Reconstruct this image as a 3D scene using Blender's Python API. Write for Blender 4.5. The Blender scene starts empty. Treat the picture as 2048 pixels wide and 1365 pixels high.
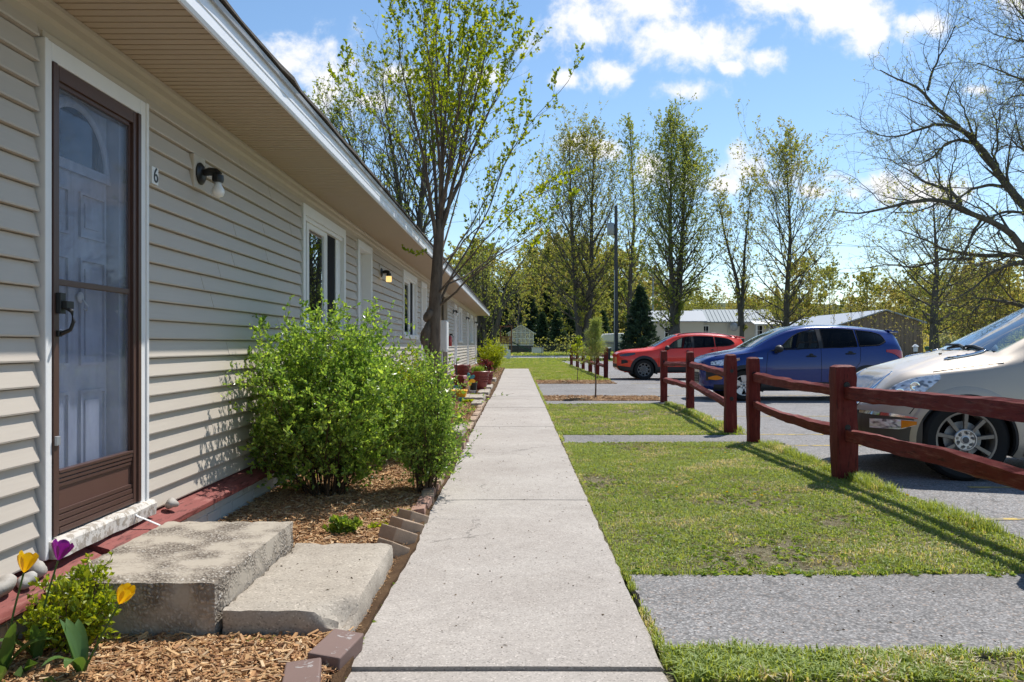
import bpy, math, random
import numpy as np
from mathutils import Vector
R = np.random.default_rng(7)
random.seed(7)
S = bpy.context.scene
COL = S.collection
PI = math.pi
rad = math.radians

# ---------------------------------------------------------------- camera facts (28 mm lens, 1.2 m above the walk, looking along the walk)
F, CX, CY, CH = 1600.0, 1035.0, 690.0, 1.2
def P(px, py, Y):                      # a point of the photograph at a known distance Y
    return np.array([(px-CX)*Y/F, Y, CH-(py-CY)*Y/F])

# ---------------------------------------------------------------- mesh helpers
class MB:
    def __init__(s): s.V=[]; s.F={}; s.n=0
    def add(s, V, F, m=0):
        V=np.asarray(V,float).reshape(-1,3)
        if isinstance(F,np.ndarray) and F.ndim==2: F=[F]
        else:
            by={}
            for f in F: by.setdefault(len(f),[]).append(f)
            F=[np.array(x) for x in by.values()]
        for f in F:
            s.F.setdefault((f.shape[1]),[]).append((f+s.n, np.full(len(f),m,np.int32)))
        s.V.append(V); s.n+=len(V); return s
    def box(s,x0,x1,y0,y1,z0,z1,m=0):
        V=[(x,y,z) for x in (x0,x1) for y in (y0,y1) for z in (z0,z1)]
        return s.add(V,[(0,1,3,2),(4,6,7,5),(0,4,5,1),(2,3,7,6),(0,2,6,4),(1,5,7,3)],m)
    def hexa(s,V8,m=0):                 # bottom 4 (ccw) then top 4
        return s.add(V8,[(3,2,1,0),(4,5,6,7),(0,1,5,4),(1,2,6,5),(2,3,7,6),(3,0,4,7)],m)
    def grid(s,G,m=0,closed=False):     # G (a,b,3)
        a,b=G.shape[:2]; i=np.arange(a*b).reshape(a,b)
        if closed: j=np.roll(i,-1,1); A,B,C,D=i[:-1],i[1:],j[1:],j[:-1]
        else: A,B,C,D=i[:-1,:-1],i[1:,:-1],i[1:,1:],i[:-1,1:]
        return s.add(G.reshape(-1,3),np.stack([A.ravel(),B.ravel(),C.ravel(),D.ravel()],1),m)
    def tube(s,pts,r,k=8,m=0,cap=True):
        pts=np.asarray(pts,float); r=np.broadcast_to(np.asarray(r,float),(len(pts),))
        V,Fq=tubes(pts[None],r[None],k); s.add(V,Fq,m)
        if cap:
            n=len(pts)
            s.add(V[:k],[tuple(range(k))[::-1]],m); s.add(V[(n-1)*k:n*k],[tuple(range(k))],m)
        return s
    def lathe(s,prof,c=(0,0,0),axis='z',k=24,m=0,ang=2*PI):
        prof=np.asarray(prof,float); a=np.linspace(0,ang,k,endpoint=(ang<2*PI-1e-6))
        r,h=prof[:,0][:,None],prof[:,1][:,None]
        x,y,z=r*np.cos(a),r*np.sin(a),np.broadcast_to(h,(len(prof),k))
        G={'z':(x,y,z),'y':(x,z,y),'x':(z,x,y)}[axis]
        return s.grid(np.stack(G,-1)+np.array(c),m,closed=ang>2*PI-1e-6)
    def prism(s,poly,axis,a,b,m=0):     # polygon (2D list) extruded along axis from a to b
        n=len(poly); idx={'x':lambda p,t:(t,p[0],p[1]),'y':lambda p,t:(p[0],t,p[1]),'z':lambda p,t:(p[0],p[1],t)}[axis]
        V=[idx(p,a) for p in poly]+[idx(p,b) for p in poly]
        F=[tuple(range(n))[::-1],tuple(range(n,2*n))]+[(i,(i+1)%n,n+(i+1)%n,n+i) for i in range(n)]
        return s.add(V,F,m)
    def blob(s,c,r,seed=0,rough=.15,k=14,m=0,flat=1.0):
        g=np.random.default_rng(seed); a=np.linspace(0,2*PI,k,endpoint=False); t=np.linspace(.02,PI-.02,k//2+2)
        A,T=np.meshgrid(a,t); rr=np.ones_like(A)
        for _ in range(5):
            d=g.normal(size=3); d/=np.linalg.norm(d)
            q=d[0]*np.cos(A)*np.sin(T)+d[1]*np.sin(A)*np.sin(T)+d[2]*np.cos(T)
            rr+=rough*.5*np.sin(3*q+g.uniform(0,6))
        r=np.broadcast_to(np.asarray(r,float),(3,))
        G=np.stack([rr*np.cos(A)*np.sin(T)*r[0],rr*np.sin(A)*np.sin(T)*r[1],rr*np.cos(T)*r[2]*flat],-1)+np.array(c)
        return s.grid(G,m,closed=True)
    def build(s,name,mats,parent=None,smooth=False,bevel=0,loc=None):
        me=bpy.data.meshes.new(name)
        if s.n:
            V=np.concatenate(s.V); me.vertices.add(len(V)); me.vertices.foreach_set('co',V.astype(np.float32).ravel())
            fs=[]; ms=[]; 
            for k,l in s.F.items():
                for f,m in l: fs.append(f); ms.append(m)
            tot=np.concatenate([np.full(len(f),f.shape[1],np.int32) for f in fs])
            loops=np.concatenate([f.ravel() for f in fs]).astype(np.int32)
            me.loops.add(len(loops)); me.loops.foreach_set('vertex_index',loops)
            me.polygons.add(len(tot)); st=np.concatenate([[0],np.cumsum(tot)[:-1]]).astype(np.int32)
            me.polygons.foreach_set('loop_start',st); me.polygons.foreach_set('loop_total',tot)
            me.polygons.foreach_set('material_index',np.concatenate(ms).astype(np.int32))
            me.update(calc_edges=True); me.validate()
            me.polygons.foreach_set('use_smooth',np.full(len(tot),bool(smooth)))
            if smooth:
                if smooth is not True: me.set_sharp_from_angle(angle=rad(smooth))
        for m in (mats if isinstance(mats,(list,tuple)) else [mats]): me.materials.append(m)
        o=bpy.data.objects.new(name,me); COL.objects.link(o)
        if parent: o.parent=parent
        if loc is not None: o.location=loc
        if bevel:
            b=o.modifiers.new('edge','BEVEL'); b.width=bevel; b.segments=2; b.limit_method='ANGLE'; b.angle_limit=rad(40)
        return o

def tubes(Pt,Rr,k):
    """Pt (B,n,3), Rr (B,n) -> verts, quads."""
    B,n,_=Pt.shape
    T=np.gradient(Pt,axis=1); T/=np.linalg.norm(T,axis=2,keepdims=True)+1e-9
    ref=np.where(np.abs(T[:,:1,2:3])>.9,np.array([1.,0,0]),np.array([0,0,1.]))
    ref=np.broadcast_to(ref,T.shape)
    U=np.cross(T,ref); U/=np.linalg.norm(U,axis=2,keepdims=True)+1e-9
    W=np.cross(T,U)
    a=np.arange(k)*2*PI/k
    V=Pt[:,:,None,:]+Rr[:,:,None,None]*(np.cos(a)[:,None]*U[:,:,None,:]+np.sin(a)[:,None]*W[:,:,None,:])
    i=np.arange(B*n*k).reshape(B,n,k); j=np.roll(i,-1,2)
    Fq=np.stack([i[:,:-1].ravel(),j[:,:-1].ravel(),j[:,1:].ravel(),i[:,1:].ravel()],1)
    return V.reshape(-1,3),Fq

def tag(o,label=None,cat=None,group=None,kind=None):
    for k,v in (('label',label),('category',cat),('group',group),('kind',kind)):
        if v: o[k]=v
    return o
def thing(name,label,cat,loc=(0,0,0),group=None):
    o=bpy.data.objects.new(name,None); COL.objects.link(o); o.location=loc; o.empty_display_size=.1
    return tag(o,label,cat,group)
def dup(root,loc,rz=0,label=None,group=None,scale=None):
    c=root.copy(); COL.objects.link(c); c.location=loc; c.rotation_euler=(0,0,rz)
    if scale is not None: c.scale=scale if hasattr(scale,'__len__') else (scale,)*3
    if label: c['label']=label
    if group: c['group']=group
    for ch in list(root.children):
        d=ch.copy(); COL.objects.link(d); d.parent=c
        for g in ch.children:
            e=g.copy(); COL.objects.link(e); e.parent=d
    return c

# ---------------------------------------------------------------- materials
class NT:
    def __init__(s,name):
        s.m=bpy.data.materials.new(name); s.m.use_nodes=True; s.t=s.m.node_tree; s.t.nodes.clear()
        s.out=s.n('ShaderNodeOutputMaterial')
    def n(s,typ,**kw):
        x=s.t.nodes.new(typ)
        for k,v in kw.items():
            if k=='op': x.operation=v
            elif hasattr(x,k) and not k in('Scale',): setattr(x,k,v)
        return x
    def link(s,a,b): s.t.links.new(a,b)
    def set(s,node,key,val):
        i=node.inputs[key]
        if hasattr(val,'is_output'): s.link(val,i)
        elif isinstance(val,(tuple,list)) and len(val)==3 and i.type=='RGBA': i.default_value=(*val,1)
        else: i.default_value=val
    def obj(s): return s.n('ShaderNodeTexCoord').outputs['Object']
    def map(s,v,scale=(1,1,1),loc=(0,0,0)):
        m=s.n('ShaderNodeMapping'); s.link(v,m.inputs[0]); m.inputs['Scale'].default_value=scale; m.inputs['Location'].default_value=loc
        return m.outputs[0]
    def noise(s,v,scale,detail=4,rough=.55,dist=0,out='Fac'):
        x=s.n('ShaderNodeTexNoise'); s.link(v,x.inputs['Vector']); x.inputs['Scale'].default_value=scale
        x.inputs['Detail'].default_value=detail; x.inputs['Roughness'].default_value=rough; x.inputs['Distortion'].default_value=dist
        return x.outputs[out]
    def voro(s,v,scale,out='Color',feature='F1'):
        x=s.n('ShaderNodeTexVoronoi'); x.feature=feature; s.link(v,x.inputs['Vector']); x.inputs['Scale'].default_value=scale
        return x.outputs[out]
    def ramp(s,f,stops,interp='LINEAR'):
        x=s.n('ShaderNodeValToRGB'); s.link(f,x.inputs[0]); e=x.color_ramp.elements; x.color_ramp.interpolation=interp
        while len(e)<len(stops): e.new(.5)
        for i,(p,c) in enumerate(stops):
            e[i].position=p; c=(c,c,c) if not hasattr(c,'__len__') else c; e[i].color=(*c,1)
        return x.outputs[0]
    def mix(s,f,a,b,typ='MIX'):
        x=s.n('ShaderNodeMix'); x.data_type='RGBA'; x.blend_type=typ
        for k,v in ((0,f),(6,a),(7,b)):
            i=x.inputs[k]
            if hasattr(v,'is_output'): s.link(v,i)
            elif k and not hasattr(v,'__len__'): i.default_value=(v,v,v,1)
            elif k: i.default_value=(*v,1)
            else: i.default_value=v
        return x.outputs[2]
    def math(s,op,a,b=0.0,clamp=False):
        x=s.n('ShaderNodeMath'); x.operation=op; x.use_clamp=clamp
        for i,v in enumerate((a,b)):
            if hasattr(v,'is_output'): s.link(v,x.inputs[i])
            else: x.inputs[i].default_value=v
        return x.outputs[0]
    def bump(s,h,strength=.3,dist=.01):
        b=s.n('ShaderNodeBump'); s.link(h,b.inputs['Height']); b.inputs['Strength'].default_value=strength; b.inputs['Distance'].default_value=dist
        return b.outputs[0]
    def pbsdf(s,color,rough=.6,spec=.3,normal=None,metal=0,coat=0,trans=0):
        p=s.n('ShaderNodeBsdfPrincipled')
        s.set(p,'Base Color',color); s.set(p,'Roughness',rough); s.set(p,'Specular IOR Level',spec); s.set(p,'Metallic',metal)
        p.inputs['Coat Weight'].default_value=coat; p.inputs['Coat Roughness'].default_value=.04
        if normal: s.link(normal,p.inputs['Normal'])
        return p
    def done(s,shader):
        s.link(shader.outputs[0] if hasattr(shader,'outputs') else shader,s.out.inputs[0]); return s.m
def plain(name,c,rough=.5,spec=.4,metal=0,coat=0,var=.12,vs=9,bump=0,bs=60):
    t=NT(name); v=t.obj(); n=t.noise(v,vs,5)
    col=t.mix(n,tuple(x*(1-var) for x in c),tuple(min(1,x*(1+var)) for x in c))
    nor=t.bump(t.noise(v,bs,4),bump,.01) if bump else None
    return t.done(t.pbsdf(col,rough,spec,nor,metal,coat))
def leafmat(name,cols,trans=.45,rough=.45,clump=0,tcol=None):
    """leaf: colour by random per leaf, lit through from behind"""
    t=NT(name); g=t.n('ShaderNodeNewGeometry'); rnd=g.outputs['Random Per Island']
    n=len(cols); c=t.ramp(rnd,[(i/(max(n-1,1)),x) for i,x in enumerate(cols)])
    if clump:
        f=t.noise(t.obj(),clump,3); c=t.mix(t.math('MULTIPLY',f,.7),c,tuple(x*y for x,y in zip(cols[-1],(1.25,1.1,.7))))
    p=t.pbsdf(c,rough,.35)
    tr=t.n('ShaderNodeBsdfTranslucent'); t.link(t.mix(1.0,c,tcol or (1.9,1.7,.7),'MULTIPLY'),tr.inputs[0])
    x=t.n('ShaderNodeMixShader'); x.inputs[0].default_value=trans; t.link(p.outputs[0],x.inputs[1]); t.link(tr.outputs[0],x.inputs[2])
    return t.done(x)
def barkmat(name,a,b,scale=14):
    t=NT(name); v=t.map(t.obj(),(1,1,.25)); n=t.noise(v,scale,6,.65); c=t.ramp(n,[(.3,a),(.7,b)])
    return t.done(t.pbsdf(c,.9,.15,t.bump(n,.6,.02)))
def glassmat(name,tint=(.8,.85,.85),refl=.12,rough=.02,grime=None,fk=1.2):
    t=NT(name); f=t.n('ShaderNodeFresnel'); gb=t.n('ShaderNodeNewGeometry'); t.link(t.math('SUBTRACT',1.5,t.math('MULTIPLY',gb.outputs['Backfacing'],1.5-1/1.5)),f.inputs[0])
    g=t.n('ShaderNodeBsdfGlossy'); g.inputs['Roughness'].default_value=rough; g.inputs[0].default_value=(.95,.97,1,1)
    tr=t.n('ShaderNodeBsdfTransparent'); tr.inputs[0].default_value=(*tint,1)
    x=t.n('ShaderNodeMixShader'); t.link(t.math('ADD',t.math('MULTIPLY',f.outputs[0],fk),refl,True),x.inputs[0])
    t.link(tr.outputs[0],x.inputs[1]); t.link(g.outputs[0],x.inputs[2]); sh=x
    if grime:
        d=t.n('ShaderNodeBsdfDiffuse'); d.inputs[0].default_value=(*grime[0],1)
        y=t.n('ShaderNodeMixShader'); n=t.noise(t.obj(),6,5,.6,.6)
        t.link(t.math('MULTIPLY',n,grime[1]),y.inputs[0]); t.link(x.outputs[0],y.inputs[1]); t.link(d.outputs[0],y.inputs[2]); sh=y
    return t.done(sh)
M={}
# ---------------------------------------------------------------- the materials of the place
def concrete(name,a,b,speck=.5,sc=1.0):
    t=NT(name); v=t.obj()
    big=t.noise(v,1.1*sc,5,.6); mid=t.noise(v,9*sc,5,.65); fine=t.noise(v,170*sc,3,.7)
    c=t.mix(t.ramp(big,[(.35,0),(.65,1)]),a,b)
    c=t.mix(t.math('MULTIPLY',t.ramp(mid,[(.4,0),(.75,1)]),.30),c,tuple(x*.72 for x in a))
    vc=t.n('ShaderNodeSeparateColor'); t.link(t.voro(v,160*sc),vc.inputs[0])
    st=t.ramp(vc.outputs[0],[(0,.45),(.12,.85),(.75,1.0),(.93,1.12),(1,1.5)])
    c=t.mix(speck,c,t.mix(1.0,c,st,'MULTIPLY'))
    stain=t.ramp(t.noise(v,2.6*sc,6,.7,.5),[(.60,0),(.72,1)])
    c=t.mix(t.math('MULTIPLY',stain,.25),c,tuple(x*.55 for x in a))
    pit=t.ramp(t.voro(t.map(v,(1,1,1),(.3,.1,0)),19*sc,'Distance'),[(.07,1),(.13,0)])
    keep=t.ramp(t.noise(v,14*sc,2),[(.56,0),(.60,1)])
    c=t.mix(t.math('MULTIPLY',t.math('MULTIPLY',pit,keep),.6),c,(.12,.11,.10))
    if sc==1.0:
        tone=t.noise(t.map(v,(.15,.42,1)),1.0,2); c=t.mix(t.math('MULTIPLY',t.ramp(tone,[(.40,0),(.62,1)]),.30),c,t.mix(1,c,(.80,.80,.80),'MULTIPLY'))
        edge=t.noise(v,2.0,6,.75,.8); c=t.mix(t.math('MULTIPLY',t.ramp(edge,[(.52,0),(.66,1)]),.28),c,t.mix(1,c,(.72,.70,.67),'MULTIPLY'))
        w=t.n('ShaderNodeVectorMath'); w.operation='ADD'; t.link(v,w.inputs[0]); q=t.n('ShaderNodeVectorMath'); q.operation='SCALE'; t.link(t.noise(v,2.2,5,.65,0,'Color'),q.inputs[0]); q.inputs['Scale'].default_value=.6; t.link(q.outputs[0],w.inputs[1])
        k=t.ramp(t.voro(w.outputs[0],.33,'Distance','DISTANCE_TO_EDGE'),[(.0012,1),(.004,0)]); k=t.math('MULTIPLY',k,t.ramp(t.noise(v,.7,2),[(.50,0),(.55,1)])); c=t.mix(t.math('MULTIPLY',k,.65),c,(.10,.09,.08))
    h=t.math('ADD',t.math('MULTIPLY',fine,.5),vc.outputs[1])
    return t.done(t.pbsdf(c,.9,.2,t.bump(h,.25,.004)))
M['walk']=concrete('sidewalk_concrete',(.375,.335,.295),(.435,.395,.35),.8)
M['step']=concrete('weathered_concrete',(.33,.285,.23),(.43,.38,.31),.8,.9)

def agg_step():
    t=NT('exposed_aggregate'); v=t.obj(); vd=t.mix(.035,v,t.noise(v,25,3,.6,0,'Color')); f=t.voro(vd,70,'Distance'); col=t.voro(vd,70)
    s=t.n('ShaderNodeSeparateColor'); t.link(col,s.inputs[0])
    st=t.ramp(s.outputs[0],[(0,(.16,.135,.11)),(.3,(.30,.26,.21)),(.7,(.37,.33,.27)),(.92,(.43,.39,.34)),(1,(.54,.51,.46))])
    c=t.mix(t.ramp(f,[(.30,0),(.55,1)]),st,(.17,.14,.11))
    rg=t.ramp(t.noise(v,5,4),[(.42,0),(.62,1)])
    base=t.mix(t.noise(v,90,3),(.33,.285,.225),(.42,.37,.30))
    c=t.mix(rg,base,c)
    h=t.math('MULTIPLY',t.math('SUBTRACT',1,f),rg)
    return t.done(t.pbsdf(c,.92,.15,t.bump(h,.9,.012)))
M['agg']=agg_step()

def asphalt(name,lo,hi,sc=95,crack=True,tint=(1,1,1)):
    t=NT(name); v=t.obj(); s=t.n('ShaderNodeSeparateColor'); t.link(t.voro(v,sc),s.inputs[0])
    mul=lambda k:tuple(k*x for x in tint)
    c=t.ramp(s.outputs[0],[(0,mul(lo*.6)),(.25,mul(lo)),(.7,mul(hi)),(.92,mul(hi*1.2)),(1,mul(hi*1.55))])
    d=t.voro(v,sc,'Distance'); c=t.mix(t.math('MULTIPLY',t.ramp(d,[(.3,0),(.65,1)]),.5),c,mul(lo*.5))
    warm=t.ramp(s.outputs[1],[(.88,0),(.95,1)]); c=t.mix(t.math('MULTIPLY',warm,.5),c,(hi*1.25,hi*.95,hi*.75))
    big=t.noise(v,.55,5,.65); c=t.mix(t.math('MULTIPLY',t.ramp(big,[(.35,0),(.7,1)]),.6),c,t.mix(1,c,(.60,.59,.58),'MULTIPLY'))
    st2=t.noise(v,3.1,5,.75,.6); c=t.mix(t.math('MULTIPLY',t.ramp(st2,[(.50,0),(.68,1)]),.35),c,t.mix(1,c,(.58,.56,.53),'MULTIPLY'))
    if crack:
        w=t.n('ShaderNodeVectorMath'); w.operation='ADD'; t.link(v,w.inputs[0])
        sc2=t.n('ShaderNodeVectorMath'); sc2.operation='SCALE'; t.link(t.noise(v,1.3,4,.6,0,'Color'),sc2.inputs[0]); sc2.inputs['Scale'].default_value=.9; t.link(sc2.outputs[0],w.inputs[1])
        cr=t.voro(w.outputs[0],.42,'Distance','DISTANCE_TO_EDGE'); k=t.ramp(cr,[(.002,1),(.006,0)])
        k=t.math('MULTIPLY',k,t.ramp(t.noise(v,.8,3),[(.42,0),(.5,1)]))
        c=t.mix(t.math('MULTIPLY',k,.6),c,(.06,.058,.055))
    return t.done(t.pbsdf(c,.85,.25,t.bump(s.outputs[0],.5,.006)))
M['path']=asphalt('aged_path_asphalt',.20,.305,90,True,(1,.96,.92))
M['lot']=asphalt('lot_asphalt',.22,.33,85,True,(1,.97,.94))

def soil(name,a,b,c2,sc=1):
    t=NT(name); v=t.obj(); n=t.noise(v,5*sc,6,.7); n2=t.noise(v,70*sc,4,.7)
    c=t.ramp(n,[(.3,a),(.55,b),(.75,c2)]); c=t.mix(t.math('MULTIPLY',n2,.6),c,tuple(x*.45 for x in a))
    return t.done(t.pbsdf(c,.95,.1,t.bump(n2,.8,.02)))
M['soil']=soil('lawn_soil',(.16,.14,.08),(.24,.215,.13),(.32,.28,.19))
M['mulchbase']=soil('mulch_soil',(.08,.045,.025),(.14,.085,.045),(.20,.125,.07))
M['field']=soil('field_grass',(.10,.13,.03),(.15,.175,.04),(.21,.21,.08),.25)
M['gravel']=asphalt('gravel_road',.36,.48,40,False,(1,.98,.95))
M['verge']=soil('verge_grass',(.17,.205,.05),(.225,.25,.07),(.29,.285,.12),.4)

def grassmat(name,cols,dry,patch):
    t=NT(name); g=t.n('ShaderNodeNewGeometry'); rnd=g.outputs['Random Per Island']; v=t.obj()
    c=t.ramp(rnd,[(i/(len(cols)-1),x) for i,x in enumerate(cols)])
    pn=t.ramp(t.noise(v,patch,4,.65),[(.40,0),(.68,1)])
    thr=t.math('GREATER_THAN',t.math('ADD',t.math('MULTIPLY',pn,.75),t.math('MULTIPLY',rnd,.50)),.775)
    c=t.mix(thr,c,dry)
    p=t.pbsdf(c,.5,.3); tr=t.n('ShaderNodeBsdfTranslucent'); t.link(t.mix(1,c,(1.7,1.5,.6),'MULTIPLY'),tr.inputs[0])
    x=t.n('ShaderNodeMixShader'); x.inputs[0].default_value=.4; t.link(p.outputs[0],x.inputs[1]); t.link(tr.outputs[0],x.inputs[2])
    return t.done(x)
M['grass']=grassmat('lawn_blades',[(.19,.265,.065),(.27,.35,.085),(.37,.43,.12),(.21,.285,.08)],(.55,.49,.33),1.6)
M['grassfar']=grassmat('far_lawn_blades',[(.19,.26,.055),(.26,.33,.07),(.34,.39,.10)],(.46,.41,.25),.6)
M['weed']=leafmat('weed_leaves',[(.11,.19,.03),(.18,.275,.042),(.27,.35,.06)],.4)
M['straw']=leafmat('dry_straw',[(.26,.20,.11),(.38,.31,.18),(.48,.41,.27),(.16,.11,.06)],.15,.7,0,(1.2,1.1,.9))
M['chips']=leafmat('wood_chips',[(.18,.08,.034),(.37,.19,.078),(.47,.265,.115),(.57,.375,.185),(.28,.135,.055),(.64,.48,.29)],.05,.8,0,(1,1,1))

def siding():
    t=NT('vinyl_siding'); v=t.obj(); n=t.noise(t.map(v,(1,.25,6)),9,5,.6); n2=t.noise(v,1.0,4)
    c=t.mix(n,(.445,.388,.322),(.51,.452,.38)); c=t.mix(t.math('MULTIPLY',t.ramp(n2,[(.4,0),(.8,1)]),.22),c,(.36,.315,.27))
    return t.done(t.pbsdf(c,.5,.35,t.bump(t.noise(t.map(v,(1,.12,3)),60,4),.10,.004)))
M['siding']=siding()
M['soffit']=plain('soffit_vinyl',(.44,.35,.245),.5,.3,var=.05,vs=2)
M['trimtan']=plain('tan_trim',(.46,.405,.325),.45,.35,var=.06)
M['white']=plain('white_trim',(.72,.71,.69),.4,.4,var=.05,bump=.05)
def chippy(name,a,b,th=.55,sc=22):
    t=NT(name); v=t.obj(); n=t.noise(v,sc,6,.7); k=t.ramp(n,[(th,0),(th+.05,1)]); c=t.mix(k,a,b)
    c=t.mix(t.math('MULTIPLY',t.noise(v,6,4),.4),c,tuple(x*.6 for x in a))
    return t.done(t.pbsdf(c,.75,.2,t.bump(k,.4,.004)))
M['sill']=chippy('peeling_white_paint',(.62,.58,.52),(.34,.29,.23),.50)
M['fascia']=plain('white_aluminium',(.74,.75,.77),.35,.5,var=.05,vs=3)
M['drip']=plain('grey_drip_edge',(.36,.36,.37),.4,.5,var=.08)
M['shingle']=plain('asphalt_shingle',(.13,.115,.10),.95,.1,var=.35,vs=40,bump=.5)
def redpaint(name,c,worn,sc=(1,.12,1)):
    t=NT(name); v=t.map(t.obj(),sc); n=t.noise(v,38,6,.7); m=t.noise(t.obj(),4,4)
    k=t.ramp(n,[(.52,0),(.68,1)]); col=t.mix(m,tuple(x*.8 for x in c),tuple(x*1.2 for x in c)); col=t.mix(t.math('MULTIPLY',k,.75),col,worn)
    g2=t.noise(t.map(t.obj(),tuple(.55*q for q in sc)),95,4,.75); col=t.mix(t.math('MULTIPLY',t.ramp(g2,[(.36,1),(.46,0)]),.75),col,tuple(.22*x for x in c)); wn=t.ramp(t.noise(t.obj(),2.4,5,.75),[(.55,0),(.72,1)]); col=t.mix(t.math('MULTIPLY',wn,.45),col,worn)
    return t.done(t.pbsdf(col,.7,.25,t.bump(n,.55,.008)))
M['ledge']=redpaint('red_painted_ledge',(.215,.060,.050),(.33,.14,.115))
M['fence']=redpaint('red_stained_wood_upright',(.135,.016,.012),(.20,.045,.032),(1,1,.10))
M['rail']=redpaint('red_stained_wood_rail',(.15,.018,.014),(.26,.085,.06),(1,.10,1))
def paintbrick():
    t=NT('painted_brick'); v=t.obj(); n=t.noise(v,30,5,.7); c=t.mix(n,(.50,.48,.44),(.60,.58,.54))
    c=t.mix(t.ramp(t.noise(v,7,5,.7),[(.58,0),(.70,.6)]),c,(.30,.27,.23))
    return t.done(t.pbsdf(c,.8,.2,t.bump(n,.4,.006)))
M['pbrick']=paintbrick()
M['brickred']=plain('paver_clay',(.33,.20,.15),.85,.2,var=.3,vs=14,bump=.4)
M['bricktan']=plain('paver_tan',(.37,.27,.19),.85,.2,var=.25,vs=14,bump=.4)
M['brickdirty']=chippy('mauve_brick',(.20,.135,.115),(.40,.37,.35),.60,14)
M['brown']=plain('brown_anodised',(.075,.037,.028),.38,.45,var=.10,vs=5,bump=.03)
M['brown2']=plain('brown_panel',(.095,.045,.033),.45,.4,var=.08)
def doormat():
    t=NT('grey_door_paint'); v=t.map(t.obj(),(1,5,.7)); n=t.noise(v,3,5,.6,.8); c=t.mix(t.ramp(n,[(.35,0),(.7,1)]),(.36,.375,.43),(.48,.50,.56))
    return t.done(t.pbsdf(c,.5,.3))
M['door']=doormat()
M['glassdoor']=glassmat('storm_glass',(.86,.88,.92),.0,.02,((.36,.38,.44),.20),.25)
M['glass']=glassmat('window_glass',(.55,.6,.62),.32,.004)
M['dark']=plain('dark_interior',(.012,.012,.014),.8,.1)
M['charcoal']=plain('charcoal_panel',(.02,.02,.023),.9,.1)
M['black']=plain('black_metal',(.012,.012,.012),.4,.4)
M['rubber']=plain('tyre_rubber',(.018,.018,.018),.75,.2,var=.25)
M['bulb']=plain('frosted_bulb',(.75,.74,.70),.3,.5)
M['steel']=plain('galvanised_steel',(.32,.33,.34),.45,.5,metal=.4)
M['chrome']=plain('chrome',(.80,.81,.83),.10,.5,metal=1,var=.02)
def emis(name,c,s):
    t=NT(name); e=t.n('ShaderNodeEmission'); e.inputs[0].default_value=(*c,1); e.inputs[1].default_value=s; return t.done(e)
M['lit']=emis('lit_lamp',(1,.66,.24),.9)
M['potred']=plain('maroon_pot',(.20,.032,.025),.4,.4,var=.1,bump=.1,bs=25)
M['yellow']=plain('yellow_bucket',(.85,.42,.012),.4,.4,var=.12,vs=30)
M['plwhite']=plain('plastic_white',(.70,.70,.68),.4,.4)
M['stone']=plain('river_stone',(.36,.33,.29),.7,.3,var=.25,vs=20,bump=.2)
M['stonew']=plain('pale_stone',(.40,.38,.35),.7,.3,var=.25,vs=20,bump=.2)
M['yline']=chippy('worn_yellow_paint',(.55,.40,.12),(.24,.22,.18),.50,9)
M['bark']=barkmat('grey_bark',(.075,.055,.042),(.19,.145,.11))
M['bark2']=barkmat('dark_bark',(.055,.048,.042),(.14,.125,.11),6)
M['barkR']=barkmat('mossy_bark',(.06,.052,.040),(.15,.135,.10),5)
M['stem']=barkmat('bush_stem',(.06,.04,.025),(.13,.09,.055),30)
M['leafA']=leafmat('ornamental_leaf',[(.12,.185,.010),(.19,.25,.012),(.28,.32,.016),(.08,.14,.012)],.55)
M['leafB']=leafmat('bush_leaf',[(.10,.18,.035),(.19,.29,.06),(.31,.42,.09),(.46,.54,.10)],.46,.28,0,(1.45,1.55,.75))
M['leafC']=leafmat('spirea_leaf',[(.12,.19,.018),(.22,.29,.02),(.36,.40,.025),(.14,.22,.025)],.45,.35)
M['leafY']=leafmat('golden_leaf',[(.20,.26,.012),(.32,.37,.016),(.13,.19,.012)],.45)
M['leafM']=leafmat('maple_spring_leaf',[(.17,.21,.055),(.23,.27,.065),(.31,.32,.08),(.25,.21,.09)],.5,.5)
M['leafM2']=leafmat('maple_green_leaf',[(.15,.205,.055),(.21,.265,.07),(.30,.325,.09)],.5,.5)
M['leafR']=leafmat('willow_leaf',[(.19,.235,.06),(.26,.29,.08),(.15,.18,.05)],.55)
M['leafF']=leafmat('far_leaf',[(.20,.225,.10),(.28,.29,.12),(.36,.355,.15),(.26,.23,.14)],.5,.6,.12)
M['leafF2']=leafmat('far_green_leaf',[(.12,.165,.08),(.18,.22,.095),(.26,.285,.125)],.5,.6,.12)
M['needle']=leafmat('spruce_needle',[(.022,.048,.030),(.038,.072,.042),(.06,.10,.055)],.2,.6)
M['needleP']=leafmat('pine_needle',[(.15,.21,.07),(.22,.28,.10),(.29,.33,.14)],.45,.5)
M['tulipY']=leafmat('yellow_petal',[(.80,.50,.008),(.85,.56,.012)],.35,.4,0,(1,1,.6))
M['tulipP']=leafmat('purple_petal',[(.20,.012,.20),(.28,.02,.27)],.3,.4,0,(1.2,.8,1.2))
M['tulipL']=leafmat('tulip_leaf',[(.045,.10,.03),(.075,.15,.035),(.10,.17,.06)],.3,.35)
M['pink']=plain('pink_plastic',(.62,.28,.30),.5,.3)
M['teal']=plain('teal_plastic',(.05,.22,.25),.5,.3)
M['burg']=leafmat('burgundy_leaf',[(.13,.02,.03),(.20,.035,.05),(.09,.03,.02)],.3)
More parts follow.
